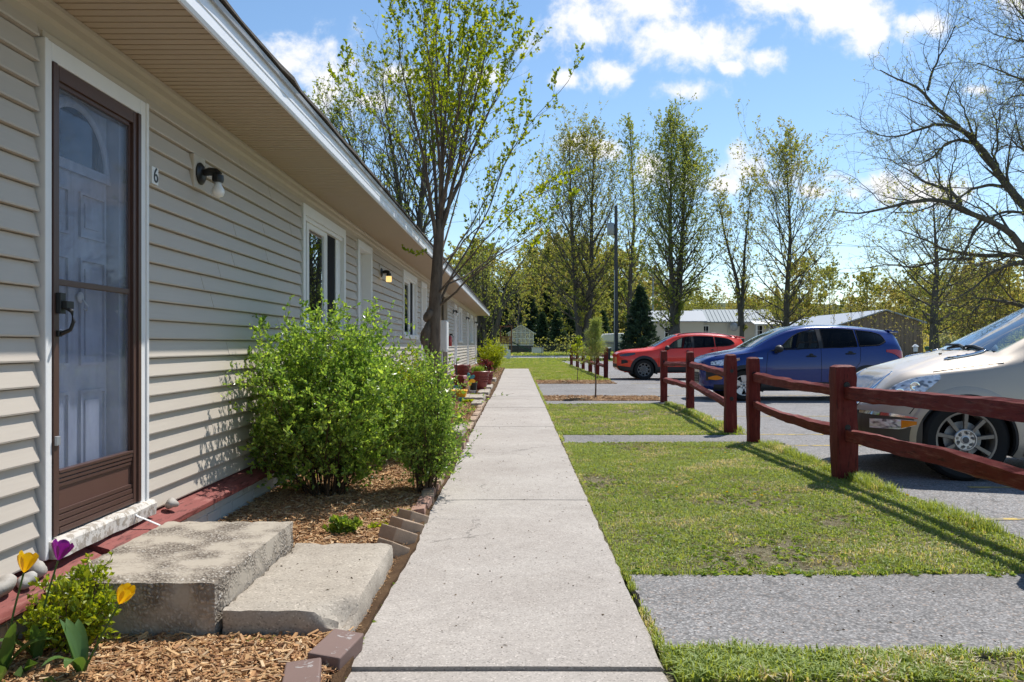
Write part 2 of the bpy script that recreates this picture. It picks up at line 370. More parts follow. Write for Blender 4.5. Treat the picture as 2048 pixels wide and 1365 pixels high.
# ---------------------------------------------------------------- camera, sun, sky
cam=bpy.data.cameras.new('camera'); co=bpy.data.objects.new('camera',cam); COL.objects.link(co); S.camera=co
co.location=(0,0,CH); co.rotation_euler=(PI/2,0,0); cam.sensor_width=36; cam.lens=36*F/2048
cam.shift_x=-(CX-1024)/2048; cam.shift_y=(CY-682.5)/2048; cam.clip_end=3000; cam.clip_start=.05
SUNV=Vector((.40,.52,1)).normalized()
su=bpy.data.lights.new('sun','SUN'); so=bpy.data.objects.new('sun',su); COL.objects.link(so)
su.energy=4.2; su.angle=rad(.53); su.color=(1,.965,.915); so.rotation_euler=SUNV.to_track_quat('Z','Y').to_euler(); so.location=(8,10,20)
def world():
    w=bpy.data.worlds.new('World'); S.world=w; w.use_nodes=True; t=w.node_tree; t.nodes.clear()
    N=lambda typ:t.nodes.new(typ)
    L=t.links.new
    def mth(op,a,b=0.,clamp=False):
        x=N('ShaderNodeMath'); x.operation=op; x.use_clamp=clamp
        for i,v in enumerate((a,b)):
            if hasattr(v,'is_output'): L(v,x.inputs[i])
            else: x.inputs[i].default_value=v
        return x.outputs[0]
    out=N('ShaderNodeOutputWorld'); bg=N('ShaderNodeBackground'); sky=N('ShaderNodeTexSky')
    sky.sky_type='NISHITA'; sky.sun_disc=False; sky.sun_elevation=math.asin(SUNV.z); sky.sun_rotation=math.atan2(SUNV.x,SUNV.y)
    sky.air_density=1.0; sky.dust_density=.10; sky.ozone_density=2.2
    gm=N('ShaderNodeHueSaturation'); L(sky.outputs[0],gm.inputs['Color']); gm.inputs['Saturation'].default_value=SKY_SAT; gm.inputs['Hue'].default_value=SKY_HUE
    L(gm.outputs[0],bg.inputs[0]); bg.inputs[1].default_value=SKY_STR
    tc=N('ShaderNodeTexCoord'); sp=N('ShaderNodeSeparateXYZ'); L(tc.outputs['Generated'],sp.inputs[0])
    y=mth('MAXIMUM',sp.outputs[1],.08); cv=N('ShaderNodeCombineXYZ'); L(mth('DIVIDE',sp.outputs[0],y),cv.inputs[0]); L(mth('DIVIDE',sp.outputs[2],y),cv.inputs[1])
    def noise(sc,det,ro,dist=0.):
        n=N('ShaderNodeTexNoise'); L(cv.outputs[0],n.inputs['Vector']); n.inputs['Scale'].default_value=sc; n.inputs['Detail'].default_value=det
        n.inputs['Roughness'].default_value=ro; n.inputs['Distortion'].default_value=dist; return n.outputs[0]
    blobs=[(640,175,185,135),(580,125,110,75),(745,205,90,40),(1180,60,190,80),(1370,75,210,75),(1300,10,190,60),(1120,160,60,32),(1215,150,80,45),(1690,20,230,95),(1600,-10,240,80),(1830,45,110,45),(1745,70,100,60),
           (1360,185,90,34),(1530,120,80,42),(1465,135,40,20),(1490,345,110,62),(1455,368,80,34),(1545,368,80,30),(1625,385,60,26),(1140,288,70,32),(1195,300,60,25),(1302,330,45,58),(1330,360,80,40),(1760,365,130,44),(1850,385,120,40),(1690,355,55,26),
           (800,150,90,30),(960,150,110,35),(1960,180,45,18),(2040,10,60,40),(1150,40,90,60),(330,-200,300,120),(900,-300,300,150),(1700,-400,400,150),(2600,200,300,120),(2900,-300,300,200),(-200,100,300,200)]
    best=None
    for px,py,rx,ry in blobs:
        a=N('ShaderNodeVectorMath'); a.operation='SUBTRACT'; L(cv.outputs[0],a.inputs[0]); a.inputs[1].default_value=((px-CX)/F,(CY-py)/F,0)
        b=N('ShaderNodeVectorMath'); b.operation='MULTIPLY'; L(a.outputs[0],b.inputs[0]); b.inputs[1].default_value=(F/rx,F/ry,0)
        c=N('ShaderNodeVectorMath'); c.operation='LENGTH'; L(b.outputs[0],c.inputs[0]); d=mth('SUBTRACT',1.0,c.outputs['Value'])
        best=d if best is None else mth('SMOOTH_MAX' if False else 'MAXIMUM',best,d)
    n1=noise(13,9,.62,.25); n2=noise(42,6,.6)
    dens=mth('ADD',best,mth('ADD',mth('MULTIPLY',mth('SUBTRACT',n1,.5),3.0),mth('MULTIPLY',mth('SUBTRACT',n2,.5),.9)))
    mr=N('ShaderNodeMapRange'); mr.interpolation_type='SMOOTHERSTEP'; L(dens,mr.inputs[0]); mr.inputs[1].default_value=.02; mr.inputs[2].default_value=.98
    fr=mth('MULTIPLY',mr.outputs[0],.97); front=mth('GREATER_THAN',sp.outputs[1],.08); up=mth('GREATER_THAN',sp.outputs[2],.0)
    fac=mth('MULTIPLY',mth('MULTIPLY',fr,front),up)
    cb=N('ShaderNodeBackground'); cr=N('ShaderNodeValToRGB'); L(mth('MULTIPLY',dens,.8),cr.inputs[0]); e=cr.color_ramp.elements
    e[0].position=.1; e[0].color=(.80,.87,1,1); e[1].position=.75; e[1].color=(1,.99,.985,1); L(cr.outputs[0],cb.inputs[0]); cb.inputs[1].default_value=CLOUD_STR
    mx=N('ShaderNodeMixShader'); L(fac,mx.inputs[0]); L(bg.outputs[0],mx.inputs[1]); L(cb.outputs[0],mx.inputs[2]); L(mx.outputs[0],out.inputs[0])
SKY_STR,SKY_SAT,SKY_HUE,CLOUD_STR=.108,1.06,.497,.74
world()
S.view_settings.view_transform='Standard'; S.view_settings.look='None'; S.view_settings.exposure=.56; S.view_settings.gamma=1
S.cycles.use_denoising=True; S.cycles.max_bounces=8; S.cycles.transparent_max_bounces=24; S.cycles.sample_clamp_indirect=6

# ---------------------------------------------------------------- ground, walk, paths, lot, road
def sheet(name,x0,x1,y0,y1,z,mat,jag=0,step=.12,th=.06,seed=1):
    """a sheet with slightly ragged edges and real thickness"""
    g=np.random.default_rng(seed)
    def edge(a,b,fix,ax):
        n=max(2,int(abs(b-a)/step)) if jag else 2
        t=np.linspace(a,b,n); o=np.cumsum(g.normal(size=n))*.25*jag; o-=np.linspace(o[0],o[-1],n); o=o+g.normal(size=n)*jag*.5; o[0]=o[-1]=0
        return [(v,fix+d) if ax=='x' else (fix+d,v) for v,d in zip(t,o)][:-1]
    poly=edge(x0,x1,y0,'x')+edge(y0,y1,x1,'y')+edge(x1,x0,y1,'x')+edge(y1,y0,x0,'y')
    mb=MB(); mb.prism(poly,'z',z-th,z,0)
    return tag(mb.build(name,mat),kind='structure')
gmb=MB(); gx=np.concatenate([np.linspace(-900,-40,14),np.linspace(-30,60,30),np.linspace(80,900,14)]); gy=np.concatenate([np.linspace(-300,-20,8),np.linspace(-10,130,36),np.linspace(150,1500,18)])
GX,GY=np.meshgrid(gx,gy,indexing='ij'); GZ=np.full_like(GX,-.075)
tag(MB().grid(np.stack([GX,GY,GZ],-1)).build('ground',M['field']),kind='structure')
# the distant wooded hills that close the view
def hill(y,h,seed,x0,x1):
    g=np.random.default_rng(seed); xs=np.linspace(x0,x1,90); top=np.zeros(90)
    for k in range(1,7): top+=np.sin(xs/ (x1-x0)*2*PI*k*1.3+g.uniform(0,6))/k
    top=h*(1+.28*top/1.8); rows=[]
    for f,dy in ((0,0),(.45,25),(.8,60),(1,110),(.9,200)): rows.append(np.stack([xs,np.full(90,y+dy),np.maximum(top*f,0)-.2*(f==0)],-1))
    tag(MB().grid(np.stack(rows,1)).build('hill',M['hillwood'],smooth=True),kind='structure')
M['hillwood']=soil('hill_woods',(.055,.07,.032),(.085,.10,.042),(.12,.13,.055),.05)
hill(330,20,3,-420,700)
# walk slabs: one sheet cut by joints
def walk():
    mb=MB(); js=[-6,-3.2,-1,1.3,2.985,6.2,9.5,11.8,15.4,18.6,22.0,25.6,29.4,34.9,40.2]
    g=np.random.default_rng(5)
    for a,b in zip(js[:-1],js[1:]):
        dz=-.012 if b<3 else g.uniform(-.004,.004); r=.012
        x0,x1=-.64,.545
        for sx in (0,):
            n=max(3,int((b-a)/.1)); ys=np.linspace(a+.006,b-.006,n)
            e0=g.normal(size=n)*.0035; e1=g.normal(size=n)*.004
            prof=[]
            for i,y in enumerate(ys):
                zz=dz-(.006 if i in(0,n-1) else 0)
                prof.append([(x0+e0[i],y,-.12),(x0+e0[i],y,zz-r),(x0+r+e0[i],y,zz),(0,y,zz+.002),(x1-r+e1[i],y,zz),(x1+e1[i],y,zz-r),(x1+e1[i],y,-.12)])
            G=np.array(prof); mb.grid(np.swapaxes(G,0,1)); 
            mb.add(G[0],[tuple(range(7))]); mb.add(G[-1],[tuple(range(7))[::-1]])
    tag(mb.build('sidewalk',M['walk'],smooth=35),kind='structure')
walk()
sheet('lawn_ground',.50,3.15,-6,3.14,-.030,M['soil'],.03,seed=2)
sheet('path',.585,3.3,3.15,4.22,-.012,M['path'],.012,.06,seed=3)
sheet('lawn_ground',.50,3.10,4.22,9.85,-.022,M['soil'],.02,seed=4)
sheet('path',.56,3.3,9.86,10.78,-.014,M['path'],.012,.08,seed=5)
sheet('lawn_ground',.50,3.12,10.78,16.3,-.022,M['soil'],.02,seed=6)
sheet('path',.56,3.4,16.32,17.3,-.014,M['path'],.012,.1,seed=7)
sheet('path',.56,3.6,19.0,24.9,-.016,M['path'],.012,.1,seed=8)
sheet('mulch_bed',.58,3.12,17.3,19.0,-.022,M['mulchbase'],.03,seed=9)
sheet('mulch_bed',.58,3.1,24.9,27.3,-.022,M['mulchbase'],.03,seed=10)
sheet('lawn_ground',-6.0,3.2,27.3,73.5,-.028,M['verge'],.03,seed=11)
sheet('parking_lot',3.05,30,-8,60,-.034,M['lot'],.02,.15,seed=12)
sheet('lawn_ground',3.25,60,60.1,73.5,-.030,M['verge'],.05,.4,seed=13)
sheet('road',-120,160,73.5,89,-.024,M['gravel'],.06,.8,seed=14)
sheet('lawn_ground',-120,160,89,140,-.03,M['verge'],.0,seed=15)
sheet('flower_bed',-2.02,-.66,-4,42,.022,M['mulchbase'],.012,seed=16,th=.1)
# worn parking lines
def pline(y,x0,x1,w=.065,seed=0):
    g=np.random.default_rng(seed); xs=np.arange(x0,x1,.16); mb=MB()
    a=y+g.normal(size=len(xs))*.005; b=y+w+g.normal(size=len(xs))*.005
    mb.grid(np.stack([np.stack([xs,a,np.full_like(xs,-.030)],-1),np.stack([xs,b,np.full_like(xs,-.030)],-1)],1))
    tag(mb.build('parking_line',M['yline']),kind='structure')
for i,(y,a,b) in enumerate(((6.88,3.9,9.5),(9.75,3.3,9.5),(10.95,3.3,9.5),(13.75,3.4,9.5),(5.62,3.25,3.9),(19.4,3.6,9.5),(22.4,3.6,9.5),(25.4,3.6,9.5),(31.5,3.6,9.5))): pline(y,a,b,seed=i)
# ---------------------------------------------------------------- the long low apartment building
WX=-2.03; LAP=.105
HZ0,HZ1=.288,2.62
bld=thing('apartment_building','long low beige vinyl-sided apartment building with wide soffit and red base ledge','building')
def wy(px,X=WX): return F*abs(X)/(CX-px)
def lap_wall(mb,y0,y1,z0,z1,x=WX):
    """courses of lapped siding"""
    if y1-y0<.02 or z1-z0<.03: return
    k0=math.floor((z0-HZ0)/LAP+1e-6); z=HZ0+k0*LAP
    while z<z1-1e-4:
        a,b=max(z,z0),min(z+LAP,z1); f=lambda q:(q-z)/LAP
        prof=[]
        def X(t):                          # dutch lap: leans out downwards, bead at the foot
            return x+.027*max(0,1-t)**1.15-(.013 if t>.955 else 0)
        ts=[f(a)]+[t for t in (.07,.2,.5,.8,.945,.965) if f(a)<t<f(b)]+[f(b)]
        pts=[(X(t)-(.004 if t<.02 else 0),z+t*LAP) for t in ts]
        cuts=[y0]+([] if y1-y0<1.6 else sorted(SEAM.uniform(y0+.3,y1-.3,max(1,int((y1-y0)/3.4)))))+[y1]
        for ci in range(len(cuts)-1):
            o_=.0022*(ci%2); G=np.array([[(px+o_,y,pz) for px,pz in pts] for y in (cuts[ci]-(.03 if ci%2 else 0),cuts[ci+1]+(.03 if ci%2 and ci+2<len(cuts) else 0))]); mb.grid(np.swapaxes(G,0,1))
            if ci%2: mb.add([(p[0]+s_,cuts[ci]-.03,p[1]) for p in pts for s_ in (0,o_)],[(2*k,2*k+1,2*k+3,2*k+2) for k in range(len(pts)-1)])
        if f(a)<.01: mb.add([(x-.0125,y0,a),(x-.0125,y1,a),(pts[0][0],y1,a),(pts[0][0],y0,a)],[(0,1,2,3)])
        mb.add([(x-.004,y0,a)]+[(p[0],y0,p[1]) for p in pts]+[(x-.004,y0,b)],[tuple(range(len(pts)+2))])
        mb.add([(x-.004,y1,a)]+[(p[0],y1,p[1]) for p in pts]+[(x-.004,y1,b)],[tuple(range(len(pts)+2))[::-1]])
        z+=LAP
YE=39.6
SEAM=np.random.default_rng(44)
# openings: kind, y0, y1 (outer trim), z0, z1
OPEN=[('storm',3.376,4.315,HZ0,2.50),('win',7.47,9.31,1.34,2.53),('door',10.05,11.02,.30,2.53),('win',14.05,15.95,1.34,2.53),('door',16.7,17.65,.30,2.53),
      ('alcove',20.7,22.9,.05,2.62),('door',25.5,26.45,.30,2.50),('win',27.3,29.0,1.30,2.50),('door',31.9,32.85,.30,2.50),('win',34.2,36.0,1.30,2.50),('door',37.9,38.85,.30,2.50),('door',-1.6,-.65,.3,2.53)]
OPEN.sort(key=lambda o:o[1])
mb=MB(); y=-5.0
for k,a,b,z0,z1 in OPEN:
    lap_wall(mb,y,a-.022,HZ0,HZ1)
    if z1<HZ1 and k!='alcove': lap_wall(mb,a-.012,b+.012,z1+.008,HZ1)
    if k=='win': lap_wall(mb,a-.012,b+.012,HZ0,z0-.006)
    y=b+.012
lap_wall(mb,y,YE,HZ0,HZ1)
mb.build('siding',M['siding'],bld)
# solid wall behind the siding, ends and back
mb=MB()
bx=[(-5.0,-1.6)]+[(OPEN[i][2],OPEN[i+1][1]) for i in range(len(OPEN)-1)]+[(OPEN[-1][2],YE-.02)]
for i,(a,b) in enumerate(bx):
    if i: mb.box(WX-.12,WX-.018,a,b,.02,2.66)
    else: mb.box(WX-.12,WX-.018,a,b,.02,2.66)
for k,a,b,z0,z1 in OPEN:
    if z1<2.64: mb.box(WX-.119,WX-.019,a,b,z1,2.66)
    if k=='win': mb.box(WX-.119,WX-.019,a,b,.02,z0)
mb.box(-9.9,WX-.12,-5.0,-4.9,.0,2.66); mb.box(-9.9,WX-.12,YE-.1,YE-.02,0,2.66); mb.box(-10,-9.9,-5,YE-.02,0,2.66)
mb.box(-9.8,WX-.13,-4.8,YE-.2,-.02,.30)
mb.build('wall',M['trimtan'],bld)
# corner post at the far end
MB().box(WX-.02,WX+.028,YE-.07,YE+.02,.25,2.62).build('corner_post',M['trimtan'],bld)
# frieze: moulding where wall meets soffit
mb=MB(); prof=[(WX-.004,2.53),(WX+.012,2.53),(WX+.014,2.585),(WX+.032,2.60),(WX+.034,2.632),(WX+.052,2.645),(WX+.054,2.662),(WX-.004,2.662)]
mb.prism(prof,'y',-5,YE); mb.build('frieze',M['trimtan'],bld)
# soffit: ribbed vented panels across the overhang
def soffit():
    mb=MB(); x0,x1=WX-.01,-1.425; ys=np.arange(-5,YE+.9,.0254*2.67)
    pts=[]
    for i,yy in enumerate(ys):
        for d,h in ((0,.0),(.012,.0),(.017,.013),(.024,.013),(.0254,0)): pts.append((yy+d,2.664+h))
    pts=np.array(pts)
    G=np.stack([np.stack([np.full(len(pts),x),pts[:,0],pts[:,1]],-1) for x in (x1,x0)],0); mb.grid(G)
    mb.build('soffit',M['soffit'],bld)
soffit()
mb=MB(); prof=[(-1.43,2.646),(-1.418,2.646),(-1.410,2.664),(-1.412,2.715),(-1.408,2.72),(-1.410,2.785),(-1.43,2.785)]
mb.prism(prof,'y',-5.4,YE+.9); 
mb.box(-1.52,-1.43,YE+.9,YE+.925,2.64,2.80); mb.build('fascia',M['fascia'],bld)
mb=MB(); mb.prism([(-1.5,2.786),(-1.392,2.775),(-1.388,2.80),(-1.40,2.812),(-1.5,2.83)],'y',-5.4,YE+.93); mb.build('drip_edge',M['drip'],bld)
def roof():
    mb=MB(); g=np.random.default_rng(9)
    ys=np.arange(-5.45,YE+.96,.22); e=-1.375+g.normal(size=len(ys))*.006
    sl=.29; top=-6.0
    for dz,s in ((.0,1),):
        G=np.stack([np.stack([e,ys,np.full(len(ys),2.815)],-1),np.stack([e,ys,np.full(len(ys),2.835)+g.normal(size=len(ys))*.003],-1),np.stack([np.full(len(ys),top),ys,np.full(len(ys),2.83+sl*4.62)],-1),np.stack([np.full(len(ys),-10.6),ys,np.full(len(ys),2.83)],-1),np.stack([np.full(len(ys),-10.5),ys,np.full(len(ys),2.80)],-1),np.stack([np.full(len(ys),top),ys,np.full(len(ys),2.78+sl*4.6)],-1)],0)
        mb.grid(np.concatenate([G,G[:1]],0))
    mb.add([(-1.4,YE+.8,2.8),(top,YE+.8,2.8+sl*4.6),(-10.5,YE+.8,2.8)],[(0,1,2)]); mb.add([(-1.4,-5.3,2.8),(top,-5.3,2.8+sl*4.6),(-10.5,-5.3,2.8)],[(0,1,2)])
    mb.build('roof',M['shingle'],bld)
roof()
# painted brick footing with mortar joints, and the sloping red ledge above it
def footing():
    mb=MB(); g=np.random.default_rng(4); zb=-.03
    for r,(z0,z1) in enumerate(((-.03,.045),(.054,.119),(.128,.193))):
        y=-5+(.11 if r%2 else 0)
        while y<YE-.1:
            if not(20.7<y<22.7): mb.box(-2.06,-1.975+g.uniform(-.003,.003),y,y+.212,z0,z1)
            y+=.222
    mb.box(-2.06,-1.981,-5,20.7,-.05,.20); mb.box(-2.06,-1.981,22.9,YE-.05,-.05,.20)
    mb.build('foundation',M['pbrick'],bld,bevel=.003)
footing()
def ledge():
    """rowlock ledge in lengths; the length by the near door sits lower and cracked"""
    mb=MB(); g=np.random.default_rng(6)
    for y0,y1,d in ((-5,3.72,-.030),(3.735,6.4,.0),(6.41,9.9,.004),(9.91,13.2,-.003),(13.21,20.68,.002),(22.92,29,.0),(29.02,YE-.03,.002)):
        n=max(4,int((y1-y0)/.09)); ys=np.linspace(y0,y1,n); w=np.cumsum(g.normal(size=n))*.0012; w-=np.linspace(0,w[-1],n); q=g.normal(size=n)*.0022
        sec=lambda i:[(-2.05,ys[i],.196+d),(-1.905+w[i]+q[i],ys[i],.198+d),(-1.897+w[i]+q[i],ys[i],.206+d+q[i]),(-1.897+w[i]-q[i],ys[i],.232+d+w[i]),(-1.91+w[i],ys[i],.243+d+w[i]),(-2.05,ys[i],.283+d*.3+w[i])]
        G=np.array([sec(i) for i in range(n)]); mb.grid(np.swapaxes(G,0,1)); mb.add(G[0],[tuple(range(6))]); mb.add(G[-1],[tuple(range(6))[::-1]])
    mb.build('ledge',M['ledge'],bld,smooth=40)
ledge()
# the storm door nearest the camera
def storm_door():
    y0,y1,z0,z1=3.376,4.315,HZ0,2.50
    tr=MB(); tr.box(WX-.03,WX+.034,y0,y0+.055,z0-.0,z1); tr.box(WX-.03,WX+.034,y1-.076,y1,z0,z1); tr.box(WX-.03,WX+.0335,y0+.055,y1-.076,2.42,z1)
    tr.box(WX-.03,WX+.042,y1-.022,y1+.006,z0,z1-.0005); tr.box(WX-.03,WX+.042,y0-.006,y0+.018,z0,z1-.0005)
    d=tr.build('door_trim',M['white'],bld,bevel=.004)
    t2=MB(); t2.box(WX-.03,WX+.030,y0-.004,y1+.004,z1+.001,z1+.03); t2.build('head_cap',M['trimtan'],d,bevel=.003)
    sl=MB(); g=np.random.default_rng(2); ys=np.linspace(y0+.03,y1+.012,14)
    G=np.array([[(WX-.12,y,.285),(WX+.075+g.normal()*.0035,y,.285),(WX+.077+g.normal()*.003,y,.345+g.normal()*.003),(WX+.066,y,.362+g.normal()*.002),(WX-.12,y,.372)] for y in ys]); sl.grid(np.swapaxes(G,0,1)); sl.add(G[0],[(0,1,2,3,4)]); sl.add(G[-1],[(4,3,2,1,0)])
    sl.build('sill',M['sill'],d)
    a,b,za,zb=y0+.058,y1-.080,.374,2.418
    root=MB(); xf,xi=WX+.040,WX-.005
    # stiles and rails, each with a stepped profile
    def bar(ya,yb,z0_,z1_,x=xf): root.box(xi,x,ya,yb,z0_,z1_)
    bar(a,a+.030,za,zb); bar(a+.030,a+.062,za,zb,xf-.012); bar(b-.030,b,za,zb); bar(b-.066,b-.030,za,zb,xf-.010); bar(b-.084,b-.066,za+.1,zb-.07,xf-.026)
    bar(a+.062,b-.066,zb-.062,zb,xf-.011); bar(a+.062,b-.084,zb-.082,zb-.062,xf-.024)
    for i,(q0,q1) in enumerate(((.374,.398),(.402,.426),(.430,.452),(.456,.476))): bar(a+.062,b-.066,q0,q1,xf-.010-.003*i)
    for i,(q0,q1) in enumerate(((.575,.592),(.596,.612),(.616,.634),(.636,.650))): bar(a+.062,b-.066,q0,q1,xf-.020+.003*i)
    sd=root.build('storm_door',M['brown'],bld,bevel=.002)
    MB().box(xi+.002,xf-.028,a+.062,b-.066,.476,.575).build('kick_panel',M['brown2'],sd)
    MB().box(xi+.006,xf-.024,a+.062,b-.084,1.462,1.490).build('cross_bar',M['brown'],sd,bevel=.003)
    MB().box(WX+.004,WX+.009,a+.060,b-.080,.64,zb-.07).build('pane',M['glassdoor'],sd)
    h=MB(); yh=a+.028; xh=xf
    h.box(xh-.002,xh+.022,yh-.016,yh+.026,1.335,1.425); h.box(xh+.018,xh+.044,yh-.006,yh+.050,1.358,1.390)
    h.tube([(xh+.018,yh+.006,1.37),(xh+.055,yh+.012,1.345),(xh+.062,yh+.012,1.30),(xh+.050,yh+.01,1.265),(xh+.015,yh+.004,1.248)],[.010,.009,.008,.009,.011],8)
    h.box(xh-.002,xh+.012,yh-.012,yh+.016,1.235,1.262)
    h.build('handle',M['black'],sd,bevel=.003)
    MB().box(xf-.001,xf+.010,a+.004,a+.034,.765,.805).build('latch',M['steel'],sd,bevel=.002)
    # the grey entry door behind
    X=WX-.085; fr=MB()
    fr.box(X-.04,X+.0,a-.02,b-.12,.37,2.36)
    e=fr.build('entry_door',M['door'],bld)
    jb=MB(); jb.box(X-.04,X+.06,b-.112,b+.02,.36,2.44); jb.box(X-.04,X+.045,a-.03,b-.112,2.37,2.44); jb.box(X-.04,X+.02,a-.03,a+.03,.36,2.37); jb.build('door_jamb',M['door'],e)
    pm=MB()
    for ya,yb in ((a+.07,a+.325),(a+.42,a+.655)):
        for q0,q1 in ((.47,.98),(1.10,1.62),(1.72,1.94)):
            for f0,f1,w in ((ya,yb,0),):
                t=.028
                pm.prism([(ya,q0),(yb,q0),(yb-t*.5,q0+t*.5),(ya+t*.5,q0+t*.5)],'x',X,X+.012); pm.prism([(ya,q1),(ya+t*.5,q1-t*.5),(yb-t*.5,q1-t*.5),(yb,q1)],'x',X,X+.012)
                pm.prism([(ya,q0),(ya+t*.5,q0+t*.5),(ya+t*.5,q1-t*.5),(ya,q1)],'x',X,X+.012); pm.prism([(yb,q0),(yb,q1),(yb-t*.5,q1-t*.5),(yb-t*.5,q0+t*.5)],'x',X,X+.012)
                pm.box(X,X+.007,ya+.05,yb-.05,q0+.05,q1-.05)
    pm.build('raised_panel',M['door'],e)
    # half-round light
    yc,zc,r=3.815,2.065,.262; ar=MB(); aa=np.linspace(0,PI,28)
    G=np.array([[(X+h_,yc+rr*math.cos(q),zc+rr*math.sin(q)) for rr,h_ in ((r+.048,0),(r+.044,.016),(r+.018,.022),(r,.014),(r-.004,0))] for q in aa]); ar.grid(np.swapaxes(G,0,1))
    ar.box(X-.001,X+.018,yc-r-.048,yc+r+.048,zc-.046,zc); ar.build('fanlight_frame',M['door'],e,smooth=35)
    gl=MB(); gl.add([(X+.006,yc,zc)]+[(X+.006,yc+r*math.cos(q),zc+r*math.sin(q)) for q in aa],[(0,i+1,i+2) for i in range(27)]); gl.build('fanlight',M['glassF'],e)
    hk=MB(); hk.blob((X+.012,3.85,1.43),(.010,.026,.030),3,.1,10); hk.tube([(X+.02,3.85,1.42),(X+.045,3.852,1.385),(X+.04,3.853,1.365),(X+.025,3.853,1.372)],.005,6); hk.build('hook',M['plwhite'],e,smooth=True)
M['glassF']=plain('fanlight_glass',(.012,.017,.024),.05,.6)
storm_door()
def window(y0,y1,z0,z1,far=False):
    fr=MB(); w=.085; w0=.045*(y1-y0); xo=WX+.034
    fr.box(WX-.05,xo,y0,y0+w0,z0,z1); fr.box(WX-.05,xo,y1-w,y1,z0,z1); fr.box(WX-.05,xo-.0005,y0+w0,y1-w,z1-.10,z1); fr.box(WX-.05,xo+.025,y0-.02,y1+.02,z0-.03,z0+.045)
    fr.box(WX-.05,xo-.022,y0+w0,y1-w,z1-.14,z1-.10)
    o=fr.build('window',M['white'],bld,bevel=.004)
    W_=y1-y0; a,b=y0+w,y1-w; q=[y0+W_*f for f in (.045,.150,.20,.535,.605,.835)]; xs=WX-.010
    sh=MB(); zl,zh=z0+.045,z1-.14
    sh.box(xs-.03,xs,q[1],q[2],zl,zh); sh.box(xs-.03,xs,q[3],q[4],zl,zh); sh.box(xs-.03,xs-.0005,q[2],q[3],zh-.05,zh); sh.box(xs-.03,xs-.0005,q[2],q[3],zl,zl+.05); sh.box(xs-.03,xs+.006,(q[3]+q[4])/2-.006,(q[3]+q[4])/2+.006,zl,zh); sh.box(xs-.05,xs-.004,q[5],b+.002,zl,zh)
    sh.build('sash',M['white'],o,bevel=.003)
    MB().box(xs-.020,xs-.014,q[2]-.002,q[3]+.002,zl+.045,zh-.045).build('pane',M['glass'],o)
    for u,v in ((q[0],q[1]),(q[4],q[5])): MB().box(xs-.026,xs-.016,u,v,zl,zh).build('dark_panel',M['charcoal'],o)  # flat charcoal panels filling the frame on both sides of the glazed sash
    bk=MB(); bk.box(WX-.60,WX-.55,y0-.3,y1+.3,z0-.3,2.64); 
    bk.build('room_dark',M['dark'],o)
def door(y0,y1,z0,z1):
    fr=MB(); w=.085; xo=WX+.034
    fr.box(WX-.13,xo,y0,y0+w,z0,z1); fr.box(WX-.13,xo,y1-w,y1,z0,z1); fr.box(WX-.13,xo-.0005,y0+w,y1-w,z1-.09,z1); fr.box(WX-.13,xo+.04,y0,y1,z0-.02,z0+.05)
    o=fr.build('entry_door',M['white'],bld,bevel=.004)
    X=WX-.10; d=MB(); d.box(X-.04,X,y0+w,y1-w,z0+.05,z1-.09)
    for ya,yb in ((y0+w+.08,(y0+y1)/2-.04),((y0+y1)/2+.04,y1-w-.08)):
        for q0,q1 in ((z0+.2,z0+.75),(z0+.9,z0+1.5),(z0+1.62,z0+1.9)): d.box(X-.001,X+.008,ya,yb,q0,q1)
    d.build('door_leaf',M['white'],o,bevel=.004)
    k=MB(); k.lathe([(0,0),(.012,0),(.014,.03),(.028,.045),(.030,.06),(.022,.072),(0,.075)],(X,y1-w-.07,1.26),'x',14); k.build('knob',M['steel'],o,smooth=True)
for k,a,b,z0,z1 in OPEN:
    if k=='win': window(a,b,z0,z1)
    if k=='door': door(a,b,z0,z1)
# open alcove half way along
al=MB(); lap_wall(al,20.7,22.9,.02,2.62,WX-1.1); al.box(WX-1.12,WX-.02,20.66,20.70,0,2.66); al.box(WX-1.12,WX-.02,22.90,22.94,0,2.66); al.box(WX-1.1,WX-.02,20.7,22.9,-.02,.06)
al.box(WX-.08,WX+.03,22.82,22.95,.05,2.62); al.box(WX-.08,WX+.03,20.64,20.76,.05,2.62)
al.build('alcove',M['trimtan'],bld)
# small things fixed on the wall
def lampA(loc,label,lit=False,jar=False):
    t=thing('wall_lamp',label,'wall lamp',loc,'outdoor lamps beside the doors')
    MB().box(-.012,.022,-.09,.09,-.11,.10).build('mounting_plate',M['trimtan'],t,bevel=.006)
    a=MB(); a.lathe([(0,.02),(.068,.02),(.070,.03),(.050,.045),(.02,.048),(0,.048)],(0,0,-.01),'x',20)
    a.tube([(.04,0,-.005),(.085,0,.004),(.12,0,.0),(.135,0,-.02)],[.02,.026,.026,.030],10); a.lathe([(0,-.02),(.034,-.02),(.036,-.045),(.033,-.062),(0,-.062)],(.135,0,0),'z',14)
    a.build('bracket',M['black'],t,smooth=35)
    b=MB()
    if jar: b.lathe([(.0,-.062),(.040,-.064),(.042,-.075),(.043,-.135),(.036,-.147),(0,-.15)],(.135,0,0),'z',18); b.build('glass_jar',M['lit'] if lit else M['bulb'],t,smooth=40)
    else: b.lathe([(0,-.06),(.018,-.06),(.020,-.078),(.036,-.105),(.040,-.128),(.030,-.152),(0,-.163)],(.135,0,0),'z',18); b.build('bulb',M['bulb'],t,smooth=True)
    return t
lampA((WX+.012,5.03,2.285),'black wall lamp with a bare white bulb, right of the numbered brown door')
lampA((WX+.005,11.75,2.27),'lit black jar lamp glowing yellow on the siding between white door and second window',True,True)
for y_,n in ((24.9,'unlit black wall lamp by the first white door beyond the wall box'),(31.2,'unlit black wall lamp by the second last white door of the building'),(37.3,'unlit black wall lamp nearest the far end of the building')):
    lampA((WX+.005,y_,2.25),n,False,True)
